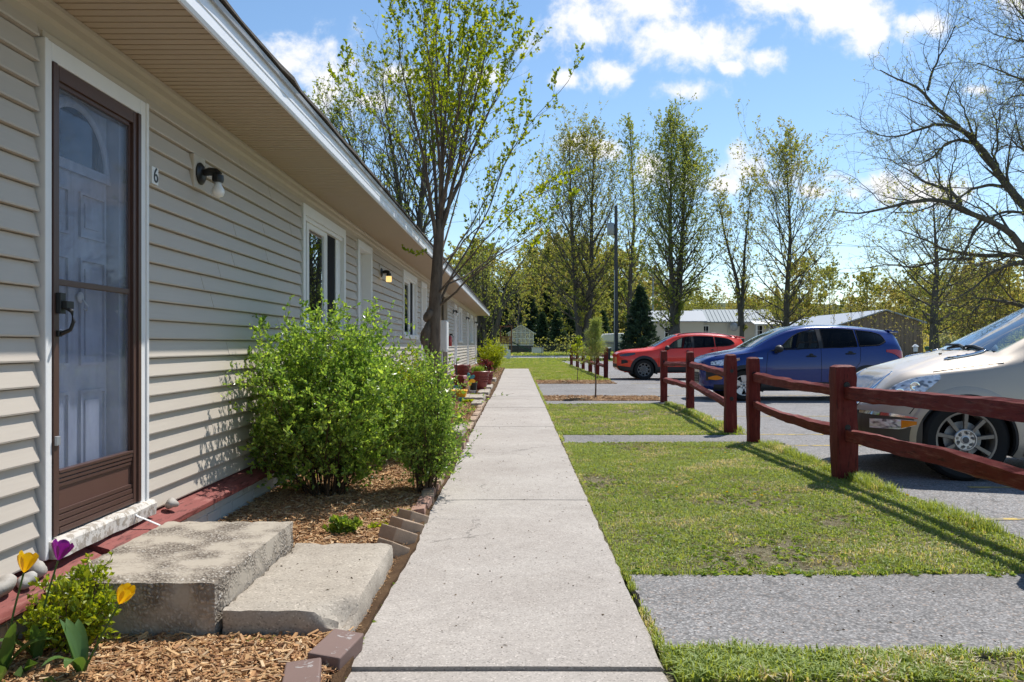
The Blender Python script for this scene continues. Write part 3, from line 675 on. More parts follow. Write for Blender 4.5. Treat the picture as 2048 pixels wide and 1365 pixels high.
t=thing('number_plaque','small white plaque with a black numeral beside the brown storm door','house number',(WX+.031,4.405,2.13))
MB().box(-.030,.004,-.036,.040,-.047,.047).build('plate',M['plwhite'],t,bevel=.001)
cu=bpy.data.curves.new('numeral','FONT'); cu.body='6'; cu.size=.118; cu.align_x='CENTER'; cu.align_y='CENTER'; cu.extrude=.0012; cu.materials.append(M['black'])
o=bpy.data.objects.new('numeral',cu); COL.objects.link(o); bpy.context.view_layer.update(); me=bpy.data.meshes.new_from_object(o.evaluated_get(bpy.context.evaluated_depsgraph_get())); bpy.data.objects.remove(o); o=bpy.data.objects.new('numeral',me); COL.objects.link(o); o.parent=t; o.location=(.006,.006,0); o.rotation_euler=(PI/2,0,PI/2)
t=thing('meter_box','tall pale grey utility box on the alcove wall behind the tree trunk','utility box',(WX+.02,20.2,1.35))
MB().box(-.0,.24,-.28,.28,-.33,.46).build('cabinet',M['plwhite'],t,bevel=.015)
c=MB(); c.tube([(.1,0,-.33),(.1,0,-1.2)],.03,8); c.build('conduit',M['plwhite'],t,smooth=True)
c=MB(); c.box(.24,.25,-.25,.25,-.28,.42); c.build('cover',M['plwhite'],t,bevel=.006)
t=thing('fire_extinguisher','red fire extinguisher hanging on the post beside the grey utility box','extinguisher',(WX+.11,22.75,1.16))
MB().lathe([(0,0),(.052,0),(.056,.015),(.056,.24),(.042,.28),(.02,.30),(0,.30)],(0,0,0),'z',18).build('cylinder',M['redx'] if 'redx' in M else plain('extinguisher_red',(.42,.02,.02),.35,.5,coat=.5),t,smooth=40)
c=MB(); c.box(-.02,.07,-.012,.012,.302,.35); c.tube([(.05,0,.33),(.09,0,.28),(.08,0,.12)],.010,6); c.build('valve',M['black'],t)
# ---------------------------------------------------------------- split rail fences
def post(mb,X,Y,w,ztop,seed,lean=0.,zb=-.06):
    g=np.random.default_rng(seed); n=12; zs=np.linspace(zb,ztop,n); rows=[]
    k=20
    for i,z in enumerate(zs):
        a=np.arange(k)*2*PI/k+PI/4; sq=1/np.maximum(np.abs(np.cos(a)),np.abs(np.sin(a)))
        r=w/2*np.minimum(sq,1.34)*(1+.035*math.sin(i*.9+seed)+g.normal(size=k)*.012)
        if i==n-1: r=r*.90
        rows.append(np.stack([X+lean*(z)+r*np.cos(a),Y+r*np.sin(a)*.92,np.full(k,z)+g.normal(size=k)*.002*(i==n-1)],-1))
    rows.append(np.stack([X+lean*ztop+.62*(rows[-1][:,0]-X-lean*ztop),Y+.62*(rows[-1][:,1]-Y),np.full(k,ztop+.018)],-1))
    G=np.array(rows); mb.grid(G,closed=True); mb.add(G[-1],[tuple(range(k))])
def rail(mb,a,b,h,t,seed,twist=.0,bow=.03):
    """split timber rail: wedge section, uneven, necked into the posts"""
    g=np.random.default_rng(seed); a=np.array(a);b=np.array(b); n=26; L=np.linalg.norm(b-a); d=(b-a)/L; side=np.cross(d,(0,0,1)); side/=np.linalg.norm(side); up=np.cross(side,d)
    G=[]; c1=np.cumsum(g.normal(size=n)); c1-=np.linspace(c1[0],c1[-1],n); c2=np.cumsum(g.normal(size=(n,6)),0)*.0024+g.normal(size=(n,6))*.0014
    for i in range(n):
        u=i/(n-1); neck=min(1,.55+u*14,.55+(1-u)*14); hh=h*neck*(1+.05*math.sin(5*u+seed)); tt=t*neck
        base=a+(b-a)*u+up*(-bow*math.sin(PI*u)+.0022*c1[i])
        sec=[(-.5,-.30),(-.1,-.5),(.5,-.34),(.46,.40),(-.05,.5),(-.48,.12)]
        an=twist*u; ca,sa=math.cos(an),math.sin(an); row=[]
        for j,(p,q) in enumerate(sec):
            pp,qq=p*tt+c2[i,j],q*hh+c2[i,(j+3)%6]; pp,qq=pp*ca-qq*sa,pp*sa+qq*ca
            row.append(base+side*pp+up*qq)
        G.append(row)
    G=np.array(G); mb.grid(G,closed=True); mb.add(G[0],[tuple(range(6))]); mb.add(G[-1],[tuple(range(6))[::-1]])
def fence(label,posts,rails,seed):
    f=thing('split_rail_fence',label,'fence',(posts[0][0],posts[0][1],0))
    ox,oy=posts[0][0],posts[0][1]
    for i,(X,Y,w,zt,ln) in enumerate(posts):
        m=MB(); post(m,X-ox,Y-oy,w,zt,seed+i,ln); o=m.build('post',M['fence'],f,smooth=40)
        for zz in (.84,.46):
            h=MB(); c=(X-ox+ln*zz,Y-oy-w*.485,zz); h.lathe([(0,0),(.026,0),(.030,.006)],c,'y',10); h.build('mortise',M['black'],o)
    for i,(a,b,za,zb,h,t,bow) in enumerate(rails):
        A=(posts[a][0]-ox,posts[a][1]-oy,za); B=(posts[b][0]-ox,posts[b][1]-oy,zb)
        m=MB(); rail(m,A,B,h,t,seed*7+i,.25*(i%3-1),bow); m.build('rail',M['rail'],f)
fence('near red split rail fence in front of the silver car',[(2.92,9.9,.145,1.03,-.008),(2.96,7.24,.195,1.00,-.02),(2.99,4.45,.19,1.0,0),(3.0,1.7,.18,1.0,0)],
      [(0,1,.80,.775,.125,.07,.005),(0,1,.475,.40,.10,.075,.045),(1,2,.765,.80,.135,.075,-.005),(1,2,.385,.40,.135,.08,-.02),(2,3,.8,.8,.13,.08,0),(2,3,.4,.42,.13,.08,.02)],3)
fence('middle red split rail fence with three posts in front of the blue car',[(2.94,11.05,.155,1.055,0),(3.15,14.6,.14,1.06,.0),(3.10,16.95,.14,1.06,0)],
      [(0,1,.80,.84,.115,.07,-.01),(0,1,.36,.50,.11,.075,.0),(1,2,.84,.80,.10,.07,0),(1,2,.44,.47,.12,.07,.01)],19)
fp=[(3.17,28.7,.16,1.10,0),(3.2,32,.15,1.08,0),(3.22,35.4,.17,1.08,0),(3.2,39,.15,1.08,0),(3.22,43,.17,1.10,0),(3.2,47.5,.17,1.12,0)]
fence('far red split rail fence beside the long lawn, beyond the pine sapling',fp,[(i,i+1,z,z+.02,.12,.08,.01) for i in range(5) for z in (.42,.80)],41)

# ---------------------------------------------------------------- concrete steps at each door
def slab(name,label,x0,x1,y0,y1,z0,z1,mat,seed,chip=None,group=None):
    g=np.random.default_rng(seed); nx,ny=max(8,int((x1-x0)/.035)),max(8,int((y1-y0)/.035))
    nz=6; mb=MB()
    def bumpy(p):
        p=np.asarray(p); q=p*np.array([9.,9.,9.])
        n=np.sin(q[...,0]*2.1+seed)*np.sin(q[...,1]*1.7+seed*2)*np.sin(q[...,2]*2.3+1)+.6*np.sin(q[...,0]*5.3+q[...,1]*4.1+seed)*np.sin(q[...,2]*6+q[...,1]*3.7)
        return n
    def jit(G):
        n=bumpy(G); c=np.array([(x0+x1)/2,(y0+y1)/2,(z0+z1)/2]); h=np.array([(x1-x0)/2,(y1-y0)/2,(z1-z0)/2])
        d=(G-c)/h; edge=(np.abs(d)>.93).sum(-1)>=2
        G=G+ (n*.0045)[...,None]*np.sign(d)*(np.abs(d)>.98)
        G=np.where(edge[...,None],G-(np.abs(n)*.010+.006)[...,None]*np.sign(d)*np.array([1,1,.9])*(np.abs(d)>.9),G)
        if chip is not None:                                   # broken corner
            v=np.linalg.norm((G-np.array(chip[:3]))/np.array([1,1,.55]),axis=-1); k=np.clip(1-v/chip[3],0,1)
            G=G-(k*.085*(1+.35*n))[...,None]*np.array([.5*chip[4],.5*chip[5],1.0])*(G[...,2:3]>z0+.01)
        return G
    xs,ys,zs=np.linspace(x0,x1,nx),np.linspace(y0,y1,ny),np.linspace(z0,z1,nz)
    def face(u,v,f): U,V=np.meshgrid(u,v,indexing='ij'); return jit(f(U,V))
    o=lambda U,v:np.full_like(U,v)
    for G,fl in ((face(xs,ys,lambda U,V:np.stack([U,V,o(U,z1)],-1)),0),(face(xs,zs,lambda U,V:np.stack([U,o(U,y0),V],-1)),0),(face(xs,zs,lambda U,V:np.stack([U,o(U,y1),V],-1)),1),
              (face(ys,zs,lambda U,V:np.stack([o(U,x0),U,V],-1)),1),(face(ys,zs,lambda U,V:np.stack([o(U,x1),U,V],-1)),0)):
        mb.grid(G[::-1] if not fl else G)
    return tag(mb.build(name,mat,smooth=45),label,'step',group)
slab('concrete_step','rough upper concrete step with exposed pebbles below the brown storm door',-1.895,-1.205,3.20,4.33,-.04,.252,M['agg'],1)
slab('concrete_step','lower flat concrete step with a broken corner, nearest the camera',-1.20,-.664,3.22,4.33,-.05,.135,M['step'],2,(-.664,3.22,.135,.17,1,-1))
for i,(ya,yb,nm) in enumerate(((9.95,10.95,'beside the dense bushes at the first white door'),(16.35,17.5,'behind the yellow bucket'),(25.2,26.3,'beyond the big maroon pot'))):
    slab('concrete_step','upper concrete step '+nm,-1.88,-1.25,ya,yb,-.04,.25,M['step'],5+i)
    slab('concrete_step','lower concrete step at the walk edge '+nm,-1.245,-.69,ya,yb,-.05,.13,M['step'],9+i)
# ---------------------------------------------------------------- loose edging bricks
def brick(label,x,y,z,rz,rx,ry,mat,size=(.10,.20,.06),group='loose edging bricks along the walk'):
    m=MB(); a,b,c=(q/2 for q in size); m.box(-a,a,-b,b,-c,c); o=m.build('edging_brick',mat,bevel=.006); o.location=(x,y,z); o.rotation_euler=(rad(rx),rad(ry),rad(rz))
    return tag(o,label,'brick',group)
brick('mauve whitened edging brick lying along the walk in front of the broken step corner',-.685,3.02,.042,-9,0,6,M['brickdirty'],(.125,.255,.07))
brick('mauve edging brick nearest the camera, cut off by the frame',-.74,2.75,.035,12,0,-4,M['brickdirty'],(.125,.255,.07))
brick('tan paver tilted against the far corner of the lower step',-.70,4.47,.055,-28,-24,8,M['bricktan'],(.10,.20,.08))
brick('tan paver leaning on the second paver behind the lower step',-.705,4.72,.075,-32,-22,6,M['bricktan'],(.12,.22,.08))
brick('tan paver third in the sawtooth row along the mulch',-.70,5.02,.06,-36,-20,6,M['bricktan'],(.11,.21,.08))
brick('greyish paver last in the sawtooth row before the narrow bush',-.695,5.32,.05,-30,-20,4,M['bricktan'],(.11,.21,.075))
for k,(y,c) in enumerate(((8.6,'brickred'),(9.0,'bricktan'),(9.3,'brickred'),(9.62,'brickred'))):
    nm='red clay edging brick stacked before the step by the dense bushes' if c=='brickred' and y<10 else 'tan edging brick half sunk along the walk by the sunny mulch bed' if c=='bricktan' and y>10 else 'pale edging brick between the two red clay ones' if y<10 else 'red edging brick alone among tan ones by the sunny bed'
    brick(nm,-.71+.01*(k%2),y,.055,0 if y>10 else 82,-8,4,M[c],(.10,.26 if y>10 else .22,.08),'edging bricks further along the walk')
gb=np.random.default_rng(61)
for k in range(17):
    y=5.62+.232*k
    if 9.35<y<11: continue
    brick('low worn edging brick half buried under the narrow bush along the walk',-.69+gb.normal()*.006,y,.03+gb.normal()*.006,gb.normal()*4,gb.normal()*3,gb.normal()*4,M['bricktan' if gb.uniform()<.6 else 'brickred'],(.095,.215,.075),'half buried edging bricks beside the bushes')
for k in range(26):
    y=11.05+.285*k+gb.normal()*.01
    if 16.2<y<17.6: continue
    brick('low pale edging brick in the row along the sunny part of the bed',-.688+gb.normal()*.006,y,.025+gb.normal()*.006,gb.normal()*3,gb.normal()*3,gb.normal()*3,M['bricktan'],(.095,.25,.075),'pale edging bricks beyond the bushes')
# raised stone slabs further along
for i,(x,y,sx,sy,z,lab) in enumerate(((-.78,15.6,.22,.9,.10,'long pale kerb stone in front of the yellow bucket'),(-.80,19.2,.26,1.5,.11,'long pale kerb stone under the big maroon pot'),(-.80,21.7,.24,1.6,.10,'pale kerb stone beyond the big maroon pot'))):
    slab('kerb_stone',lab,x-sx/2,x+sx/2,y-sy/2,y+sy/2,-.03,z,M['step'],20+i)
# stones on the ledge
def stone(label,c,r,seed,mat='stone',cat='stone'):
    m=MB(); m.blob((0,0,0),r,seed,.22,16); o=m.build('ledge_stone',M[mat],smooth=True,loc=c); return tag(o,label,cat)
stone('round brown stone on the red ledge at the right foot of the door',(-1.955,4.52,.300),(.036,.038,.032),1)
for i,(c,r,m_,l) in enumerate((((-1.955,2.86,.265),(.05,.07,.045),'stonew','pale grey stone on the ledge at the cut edge of the frame'),((-1.97,3.05,.275),(.045,.06,.042),'stone','dark grey stone on the ledge behind the yellow tulip'),
      ((-1.945,3.17,.266),(.032,.036,.030),'stonew','small whitish stone on the ledge between the two tulips'),((-1.97,3.29,.272),(.035,.045,.032),'stone','brown stone on the ledge under the purple tulip'),((-1.955,2.70,.270),(.05,.06,.05),'stone','large brown stone at the near end of the ledge'))): stone(l,c,r,i+5,m_)
t=np.linspace(0,1,14); m=MB(); pts=np.stack([-1.952+.06*t+.02*t*t,4.09+.0*t+.10*t**2,.335-.085*t**.7+.02*np.sin(t*3)],-1)
G=np.stack([pts+np.array([-.0,-.009,.0]),pts+np.array([0,.009,.001]),pts+np.array([.0,.009,.003]),pts+np.array([0,-.009,.003])],1); m.grid(G,closed=True)
tag(m.build('plastic_strip',M['plwhite'],smooth=True),'curled white plastic strip on the red ledge below the door sill','strip')

# ---------------------------------------------------------------- leaves, needles, blades: many small real faces
def leaf_faces(C,D,L,W,g,fold=.25,droop=.0):
    """diamond leaf with a fold; C base point, D direction (N,3), L length, W width"""
    N=len(C); D=D/(np.linalg.norm(D,axis=1,keepdims=True)+1e-9); r=g.normal(size=(N,3)); U=np.cross(D,r); U/=np.linalg.norm(U,axis=1,keepdims=True)+1e-9; Nn=np.cross(U,D)
    L=np.broadcast_to(L,(N,))[:,None]; W=np.broadcast_to(W,(N,))[:,None]
    mid=C+D*L*.48; a=mid+U*W*.5+Nn*W*fold; b=mid-U*W*.5+Nn*W*fold; tip=C+D*L+np.array([0,0,-1])*L*droop
    V=np.stack([C,a,tip,b],1).reshape(-1,3); i=np.arange(N)*4
    Fq=np.concatenate([np.stack([i,i+1,i+2],1),np.stack([i,i+2,i+3],1)])
    return V,Fq
def blades(mb,Pt,h,w,g,lean=.5,m=0):
    N=len(Pt); a=g.uniform(0,2*PI,N); d=np.stack([np.cos(a),np.sin(a),np.zeros(N)],1); s=np.stack([-np.sin(a),np.cos(a),np.zeros(N)],1)
    h=np.broadcast_to(h,(N,))[:,None]; w=np.broadcast_to(w,(N,))[:,None]; l=g.uniform(.1,1,(N,1))*lean; up=np.array([0,0,1.])
    b0=Pt-s*w/2; b1=Pt+s*w/2; mid=Pt+up*h*.6+d*h*l*.35; m0=mid-s*w*.42; m1=mid+s*w*.42; tip=Pt+up*h*(1-.35*l)+d*h*l
    V=np.stack([b0,b1,m1,m0,tip],1).reshape(-1,3); i=np.arange(N)*5
    mb.add(V,np.stack([i,i+1,i+2,i+3],1),m); mb.add(np.zeros((0,3)),np.stack([i+3,i+2,i+4],1)-0,m) if False else None
    mb.F.setdefault(3,[]).append((np.stack([i+3,i+2,i+4],1)+mb.n-len(V),np.full(N,m,np.int32)))
def vnoise(x,y,sc,seed):
    g=np.random.default_rng(seed); T=g.uniform(0,1,(64,64)); x=x*sc+seed*3.7; y=y*sc+seed*1.3; i,j=np.floor(x).astype(int),np.floor(y).astype(int); fx,fy=x-i,y-j; fx=fx*fx*(3-2*fx); fy=fy*fy*(3-2*fy)
    q=lambda a,b:T[(i+a)%64,(j+b)%64]
    return (q(0,0)*(1-fx)+q(1,0)*fx)*(1-fy)+(q(0,1)*(1-fx)+q(1,1)*fx)*fy
def fbm(x,y,sc,seed): return (vnoise(x,y,sc,seed)*.55+vnoise(x,y,sc*2.3,seed+1)*.3+vnoise(x,y,sc*5,seed+2)*.15)
def lawn(name,x0,x1,y0,y1,N,h,w,mat,seed,edge=0.06,thin=.0,zb=-.02,straw=0):
    g=np.random.default_rng(seed); x=g.uniform(x0,x1,N); y=g.uniform(y0,y1,N); d=fbm(x,y,1.3,seed)+.5*(fbm(x,y,7,seed+9)-.5)
    keep=g.uniform(0,1,N)<np.clip((d-thin)*3.0,.05,1); x,y,d=x[keep],y[keep],d[keep]
    ht=g.uniform(.45,1.15,len(x))*h*np.clip(.35+1.3*d,.4,1.7)
    mb=MB(); blades(mb,np.stack([x,y,np.full(len(x),zb)],1),ht,w*g.uniform(.7,1.7,len(x)),g,1.25)
    if straw:
        n=straw; C=np.stack([g.uniform(x0,x1,n),g.uniform(y0,y1,n),g.uniform(zb+.003,zb+.022,n)],1); a=g.uniform(0,2*PI,n); D=np.stack([np.cos(a),np.sin(a),g.normal(0,.18,n)],1)
        V,Fq=leaf_faces(C,D,g.uniform(.02,.07,n),g.uniform(.002,.005,n),g,.2); mb.add(V,Fq,1)
    return tag(mb.build(name,[mat,M['straw']]),kind='stuff')
lawn('grass',.56,3.12,4.24,9.84,125000,.036,.0050,M['grass'],3,thin=.20,straw=34000)
lawn('grass',.58,3.10,10.80,16.3,50000,.038,.007,M['grass'],13,thin=.18,straw=12000)
lawn('grass',.575,3.2,1.2,3.12,26000,.040,.0046,M['grass'],23,thin=.42,straw=14000)
lawn('grass',.58,1.75,2.86,3.16,6500,.055,.006,M['grass'],27,thin=.05)
lawn('grass',1.75,3.2,2.9,3.13,2600,.05,.005,M['grass'],29,thin=.35)
lawn('grass',-1.5,3.2,40.4,50,22000,.055,.02,M['grassfar'],34,thin=.12)
lawn('grass',.57,3.2,27.3,40.4,32000,.055,.018,M['grassfar'],33,thin=.12)
lawn('grass',-9,3.2,50,73.4,26000,.07,.04,M['grassfar'],37,thin=.1)
lawn('grass',3.3,50,60.3,73.4,16000,.09,.06,M['grassfar'],39,thin=.1)
lawn('grass',-60,120,90,125,60000,.22,.12,M['grassfar'],43,thin=.1)
def strip(y0,y1,x0f,x1f,N,h,seed,w=.005):
    g=np.random.default_rng(seed); y=g.uniform(y0,y1,N); x=x0f+(x1f-x0f)*g.beta(2,2,N); d=fbm(x,y,2.2,seed); k=g.uniform(0,1,N)<np.clip((d-.32)*4,.05,1); x,y,d=x[k],y[k],d[k]
    mb=MB(); blades(mb,np.stack([x,y,np.full(len(x),-.02)],1),g.uniform(.5,1.3,len(x))*h*(.6+d),w,g,.8); tag(mb.build('grass',[M['grass']]),kind='stuff')
strip(4.3,9.8,2.92,3.13,15000,.078,51)               # long fringe under the near fence
strip(10.9,16.3,2.95,3.18,7000,.075,52,.007)
strip(2.2,4.2,2.9,3.15,2500,.06,53)
strip(3.0,9.5,.548,.59,2600,.035,54); strip(3.0,4.3,.55,.60,900,.03,55); strip(10,27,.55,.60,3000,.05,56,.008)
strip(2.6,10,-.665,-.645,700,.03,57,.004)
M['clover']=leafmat('clover_leaves',[(.13,.21,.065),(.20,.29,.08),(.30,.37,.10),(.26,.24,.10)],.35)
for yy,sd in ((4.232,61),(3.14,62),(9.85,63),(10.79,64)):      # ragged turf edge creeping over the paths
    g=np.random.default_rng(sd); N=1500; x=g.uniform(.6,3.0,N); k=fbm(x,np.full(N,yy),3,sd)>.45; x=x[k]; mb=MB(); blades(mb,np.stack([x,yy+g.normal(0,.018,len(x)),np.full(len(x),-.016)],1),g.uniform(.012,.045,len(x)),.005,g,1.3); tag(mb.build('grass',[M['grass']]),kind='stuff')
# broad-leaved weeds in rosettes: lawn, bed edge and step edge
def rosettes(pts,label_mat,seed,L=.06,n=9,W=.018,mat=None):
    g=np.random.default_rng(seed); Cs=[];Ds=[];Ls=[]
    for p in pts:
        k=g.integers(n-3,n+5); a=g.uniform(0,2*PI,k); e=g.uniform(.15,1.0,k); Cs.append(np.repeat(np.array(p)[None],k,0)); Ds.append(np.stack([np.cos(a),np.sin(a),e],1)); Ls.append(g.uniform(.5,1.2,k)*L)
    V,Fq=leaf_faces(np.concatenate(Cs),np.concatenate(Ds),np.concatenate(Ls),np.concatenate(Ls)*W/L*1.0,g,.2,.25); mb=MB(); mb.add(V,Fq)
    tag(mb.build('weeds',mat or M['weed']),kind='stuff')
g=np.random.default_rng(77); pts=[(g.uniform(.62,3.0),g.uniform(4.3,9.7),-.018) for _ in range(1500)]+[(g.uniform(.62,2.9),g.uniform(10.9,16.2),-.018) for _ in range(420)]+[(g.uniform(.62,1.7),g.uniform(2.86,3.13),-.02) for _ in range(240)]+[(g.uniform(.6,3.0),g.uniform(1.9,3.0),-.02) for _ in range(150)]+[(g.uniform(2.93,3.12),g.uniform(4.3,9.7),-.018) for _ in range(330)]+[(g.uniform(.62,3.0),g.choice([4.235,9.84,10.80,16.28])+g.normal()*.02,-.014) for _ in range(300)]
rosettes(pts[::2],None,78,.05); rosettes(pts[1::2],None,178,.04,8,.022,M['clover'])
pts=[(g.uniform(-1.18,-.80),g.uniform(3.12,3.19),.025) for _ in range(26)]+[(g.uniform(-.80,-.74),g.uniform(2.75,3.15),.02) for _ in range(30)]+[(-.655+g.normal()*.008,g.uniform(2.7,5.6),-.0) for _ in range(60)]+[(g.uniform(-1.0,-.68),g.uniform(5.1,5.8),.03) for _ in range(20)]
rosettes(pts,None,79,.042,9,.013)
pts=[(g.uniform(-1.95,-.72),g.uniform(10.9,17),.03) for _ in range(160)]; rosettes(pts,None,80,.07,8,.022,M['leafC'])
# dandelions in the lawn
for i in range(16):
    x,y=(g.uniform(.9,3.0),g.uniform(4.6,9.3)) if i<12 else (g.uniform(2.6,3.05),g.uniform(5,8))
    z=g.uniform(.01,.05); m=MB(); a=np.arange(26)*2.4; D=np.stack([np.cos(a),np.sin(a),.25+.9*np.arange(26)/26],1); V,Fq=leaf_faces(np.zeros((26,3)),D,np.full(26,.013),np.full(26,.004),g,.1); m.add(V,Fq,0); m.tube([(0,0,0),(.002,0,-z/2-.01),(0,.002,-z-.02)],.0015,5,1)
    tag(m.build('dandelion',[M['tulipY'],M['tulipL']],loc=(x,y,z)),'tiny yellow dandelion flower in the near lawn','flower','dandelions in the lawn')
# bark mulch
def mulch(name,x0,x1,y0,y1,N,seed,z=.022,L=(.02,.075),hole=None):
    g=np.random.default_rng(seed); x=g.uniform(x0,x1,N); y=g.uniform(y0,y1,N)
    if hole is not None: k=~hole(x,y); x,y=x[k],y[k]
    n=len(x); zz=z+np.abs(g.normal(0,.010,n))+.012*fbm(x,y,3,seed); a=g.uniform(0,2*PI,n); D=np.stack([np.cos(a),np.sin(a),g.normal(0,.24,n)],1); D/=np.linalg.norm(D,axis=1,keepdims=True)
    l=(L[0]+(L[1]-L[0])*g.beta(1.2,2.6,n))[:,None]; w=np.clip(l*g.uniform(.10,.32,(n,1)),.003,.015); th=w*g.uniform(.2,.5,(n,1)); r=g.normal(size=(n,3)); r[:,2]*=.4; U=np.cross(D,np.array([0,0,1.])+r*.5); U/=np.linalg.norm(U,axis=1,keepdims=True); Nn=np.cross(U,D)
    C=np.stack([x,y,zz],1); c=lambda p,q,s:C+D*l*p*.5*(1-.25*abs(q)*(p>0))+U*w*q*.5+Nn*th*s*.5
    V=np.stack([c(-1,-1,-1),c(-1,1,-1),c(1,1,-1),c(1,-1,-1),c(-1,-.8,1),c(-1,.8,1),c(1,.7,1),c(1,-.7,1)],1).reshape(-1,3); i=np.arange(n)*8
    F6=np.concatenate([np.stack([i+p for p in f],1) for f in ((4,5,6,7),(0,1,5,4),(1,2,6,5),(2,3,7,6),(3,0,4,7))]); mb=MB(); mb.add(V,F6)
    tag(mb.build(name,M['chips']),kind='stuff')
instep=lambda x,y:((x>-1.9)&(x<-.68)&(y>3.2)&(y<4.33))|((x<-1.96))
mulch('wood_chips',-1.98,-.67,1.9,3.25,30000,1,hole=instep)
mulch('wood_chips',-1.98,-.70,4.30,8.0,34000,2,hole=instep)
mulch('wood_chips',-.72,-.648,2.2,12,3200,8,z=.016,L=(.008,.03))
mulch('wood_chips',-1.98,-.70,8,17,12000,3,L=(.04,.10))
mulch('wood_chips',.6,3.25,17.35,18.95,5200,4,z=-.02,L=(.04,.12)); mulch('wood_chips',.6,3.1,24.95,27.25,4200,5,z=-.02,L=(.05,.14))
mulch('wood_chips',-1.98,-.70,17,40,5000,6,L=(.06,.16))
# fine litter on the walk and the path
def litter(x0,x1,y0,y1,N,seed,z):
    g=np.random.default_rng(seed); C=np.stack([g.uniform(x0,x1,N),g.uniform(y0,y1,N),np.full(N,z)],1); a=g.uniform(0,2*PI,N); D=np.stack([np.cos(a),np.sin(a),g.uniform(.0,.15,N)],1); V,Fq=leaf_faces(C,D,g.uniform(.006,.022,N),g.uniform(.003,.009,N),g,.25); mb=MB(); mb.add(V,Fq); tag(mb.build('leaf_litter',M['litter']),kind='stuff')
M['litter']=leafmat('dry_leaf_bits',[(.05,.03,.02),(.12,.08,.045),(.22,.16,.09)],.1,.8,0,(1,1,1))
litter(-.62,.53,2.2,16,420,1,.006); litter(.6,3.2,3.2,4.2,160,2,-.006); litter(-1.8,-.7,3.25,4.3,60,3,.137); litter(3.1,9,4,20,700,4,-.028)
# ---------------------------------------------------------------- branching plants, grown level by level
def resample(pts,n):
    pts=np.asarray(pts,float); d=np.r_[0,np.cumsum(np.linalg.norm(np.diff(pts,axis=0),axis=1))]; t=np.linspace(0,d[-1],n)
    # smooth (Catmull-like) by interpolating a densified curve
    out=np.stack([np.interp(t,d,pts[:,k]) for k in range(3)],1)
    if len(pts)>2:
        for _ in range(2): out[1:-1]=.25*out[:-2]+.5*out[1:-1]+.25*out[2:]
    return out
def children(Pt,Rr,n,t0,t1,ang,asd,L,lsd,taper,r0,seg,wob,trop,g,fall=.35,rmin=.0015,flatz=None):
    """Pt (B,m,3) parents -> (B*n, seg, 3) children polylines"""
    B,m,_=Pt.shape
    t=np.linspace(t0,t1,n)[None]+g.uniform(-.5,.5,(B,n))*(t1-t0)/n; t=np.clip(t,0.02,.995)
    x=t*(m-1); i=np.minimum(x.astype(int),m-2); f=(x-i)[...,None]; b=np.arange(B)[:,None]
    A=Pt[b,i]; Bp=Pt[b,i+1]; O=A*(1-f)+Bp*f; T=Bp-A; T/=np.linalg.norm(T,axis=-1,keepdims=True)+1e-9
    pr=Rr[b,i]*(1-f[...,0])+Rr[b,i+1]*f[...,0]
    plen=np.linalg.norm(np.diff(Pt,axis=1),axis=2).sum(1)[:,None]
    az=g.uniform(0,2*PI,(B,1))+np.arange(n)[None]*2.399+g.normal(0,.4,(B,n))
    ref=np.where(np.abs(T[...,2:3])>.9,np.array([1.,0,0]),np.array([0,0,1.])); U=np.cross(T,ref); U/=np.linalg.norm(U,axis=-1,keepdims=True)+1e-9; W=np.cross(T,U)
    an=(ang(t) if callable(ang) else ang)+g.normal(0,asd,(B,n)); S_=U*np.cos(az)[...,None]+W*np.sin(az)[...,None]
    if flatz is not None: S_[...,2]*=flatz
    D=T*np.cos(an)[...,None]+S_*np.sin(an)[...,None]
    ln=(L(t) if callable(L) else L*plen*(1-fall*t))*np.exp(g.normal(0,lsd,(B,n)))
    D=D.reshape(-1,3); D/=np.linalg.norm(D,axis=1,keepdims=True); N=len(D); ln=np.broadcast_to(ln,(B,n)).reshape(-1); step=(ln/(seg-1))[:,None]
    pts=[O.reshape(-1,3)]
    for s in range(seg-1):
        D=D+g.normal(0,wob,(N,3))+np.array([0,0,1.])*trop; D/=np.linalg.norm(D,axis=1,keepdims=True); pts.append(pts[-1]+D*step)
    C=np.stack(pts,1); rr=np.maximum(np.minimum(pr.reshape(-1)*r0,ln*.03+rmin),rmin)
    Rc=np.maximum(rr[:,None]*(1-(1-taper)*np.linspace(0,1,seg)[None]),rmin*.6)
    return C,Rc
def twig_leaves(C,g,per,L,W,spread=.6,up=.3,t0=.2,fold=.25,clump=1,jit=.0,droop=.0):
    """leaves set along polylines C (B,n,3)"""
    B,n,_=C.shape; t=g.uniform(t0,1,(B,per)); x=t*(n-1); i=np.minimum(x.astype(int),n-2); f=(x-i)[...,None]; b=np.arange(B)[:,None]
    O=C[b,i]*(1-f)+C[b,i+1]*f; T=C[b,i+1]-C[b,i]; T/=np.linalg.norm(T,axis=-1,keepdims=True)+1e-9
    O=O.reshape(-1,3); T=T.reshape(-1,3)
    if clump>1: O=np.repeat(O,clump,0); T=np.repeat(T,clump,0)
    if jit: O=O+g.normal(0,jit,O.shape)
    D=T*.5+g.normal(0,spread,O.shape)+np.array([0,0,up])
    s=np.exp(g.normal(0,.25,len(O)))
    return leaf_faces(O,D,L*s,W*s,g,fold,droop)
class Plant:
    def __init__(s): s.w=MB(); s.l=MB()
    def wood(s,C,Rr,k,m=0):
        V,Fq=tubes(C,Rr,k); s.w.add(V,Fq,m)
    def leaves(s,VF,m=0): s.l.add(VF[0],VF[1],m)
    def finish(s,name,label,cat,loc,bark,leaf,group=None,trunk='trunk',crown='crown'):
        t=thing(name,label,cat,loc,group); s.w.build(trunk,bark,t,smooth=True); 
        if s.l.n: s.l.build(crown,leaf,t)
        return t
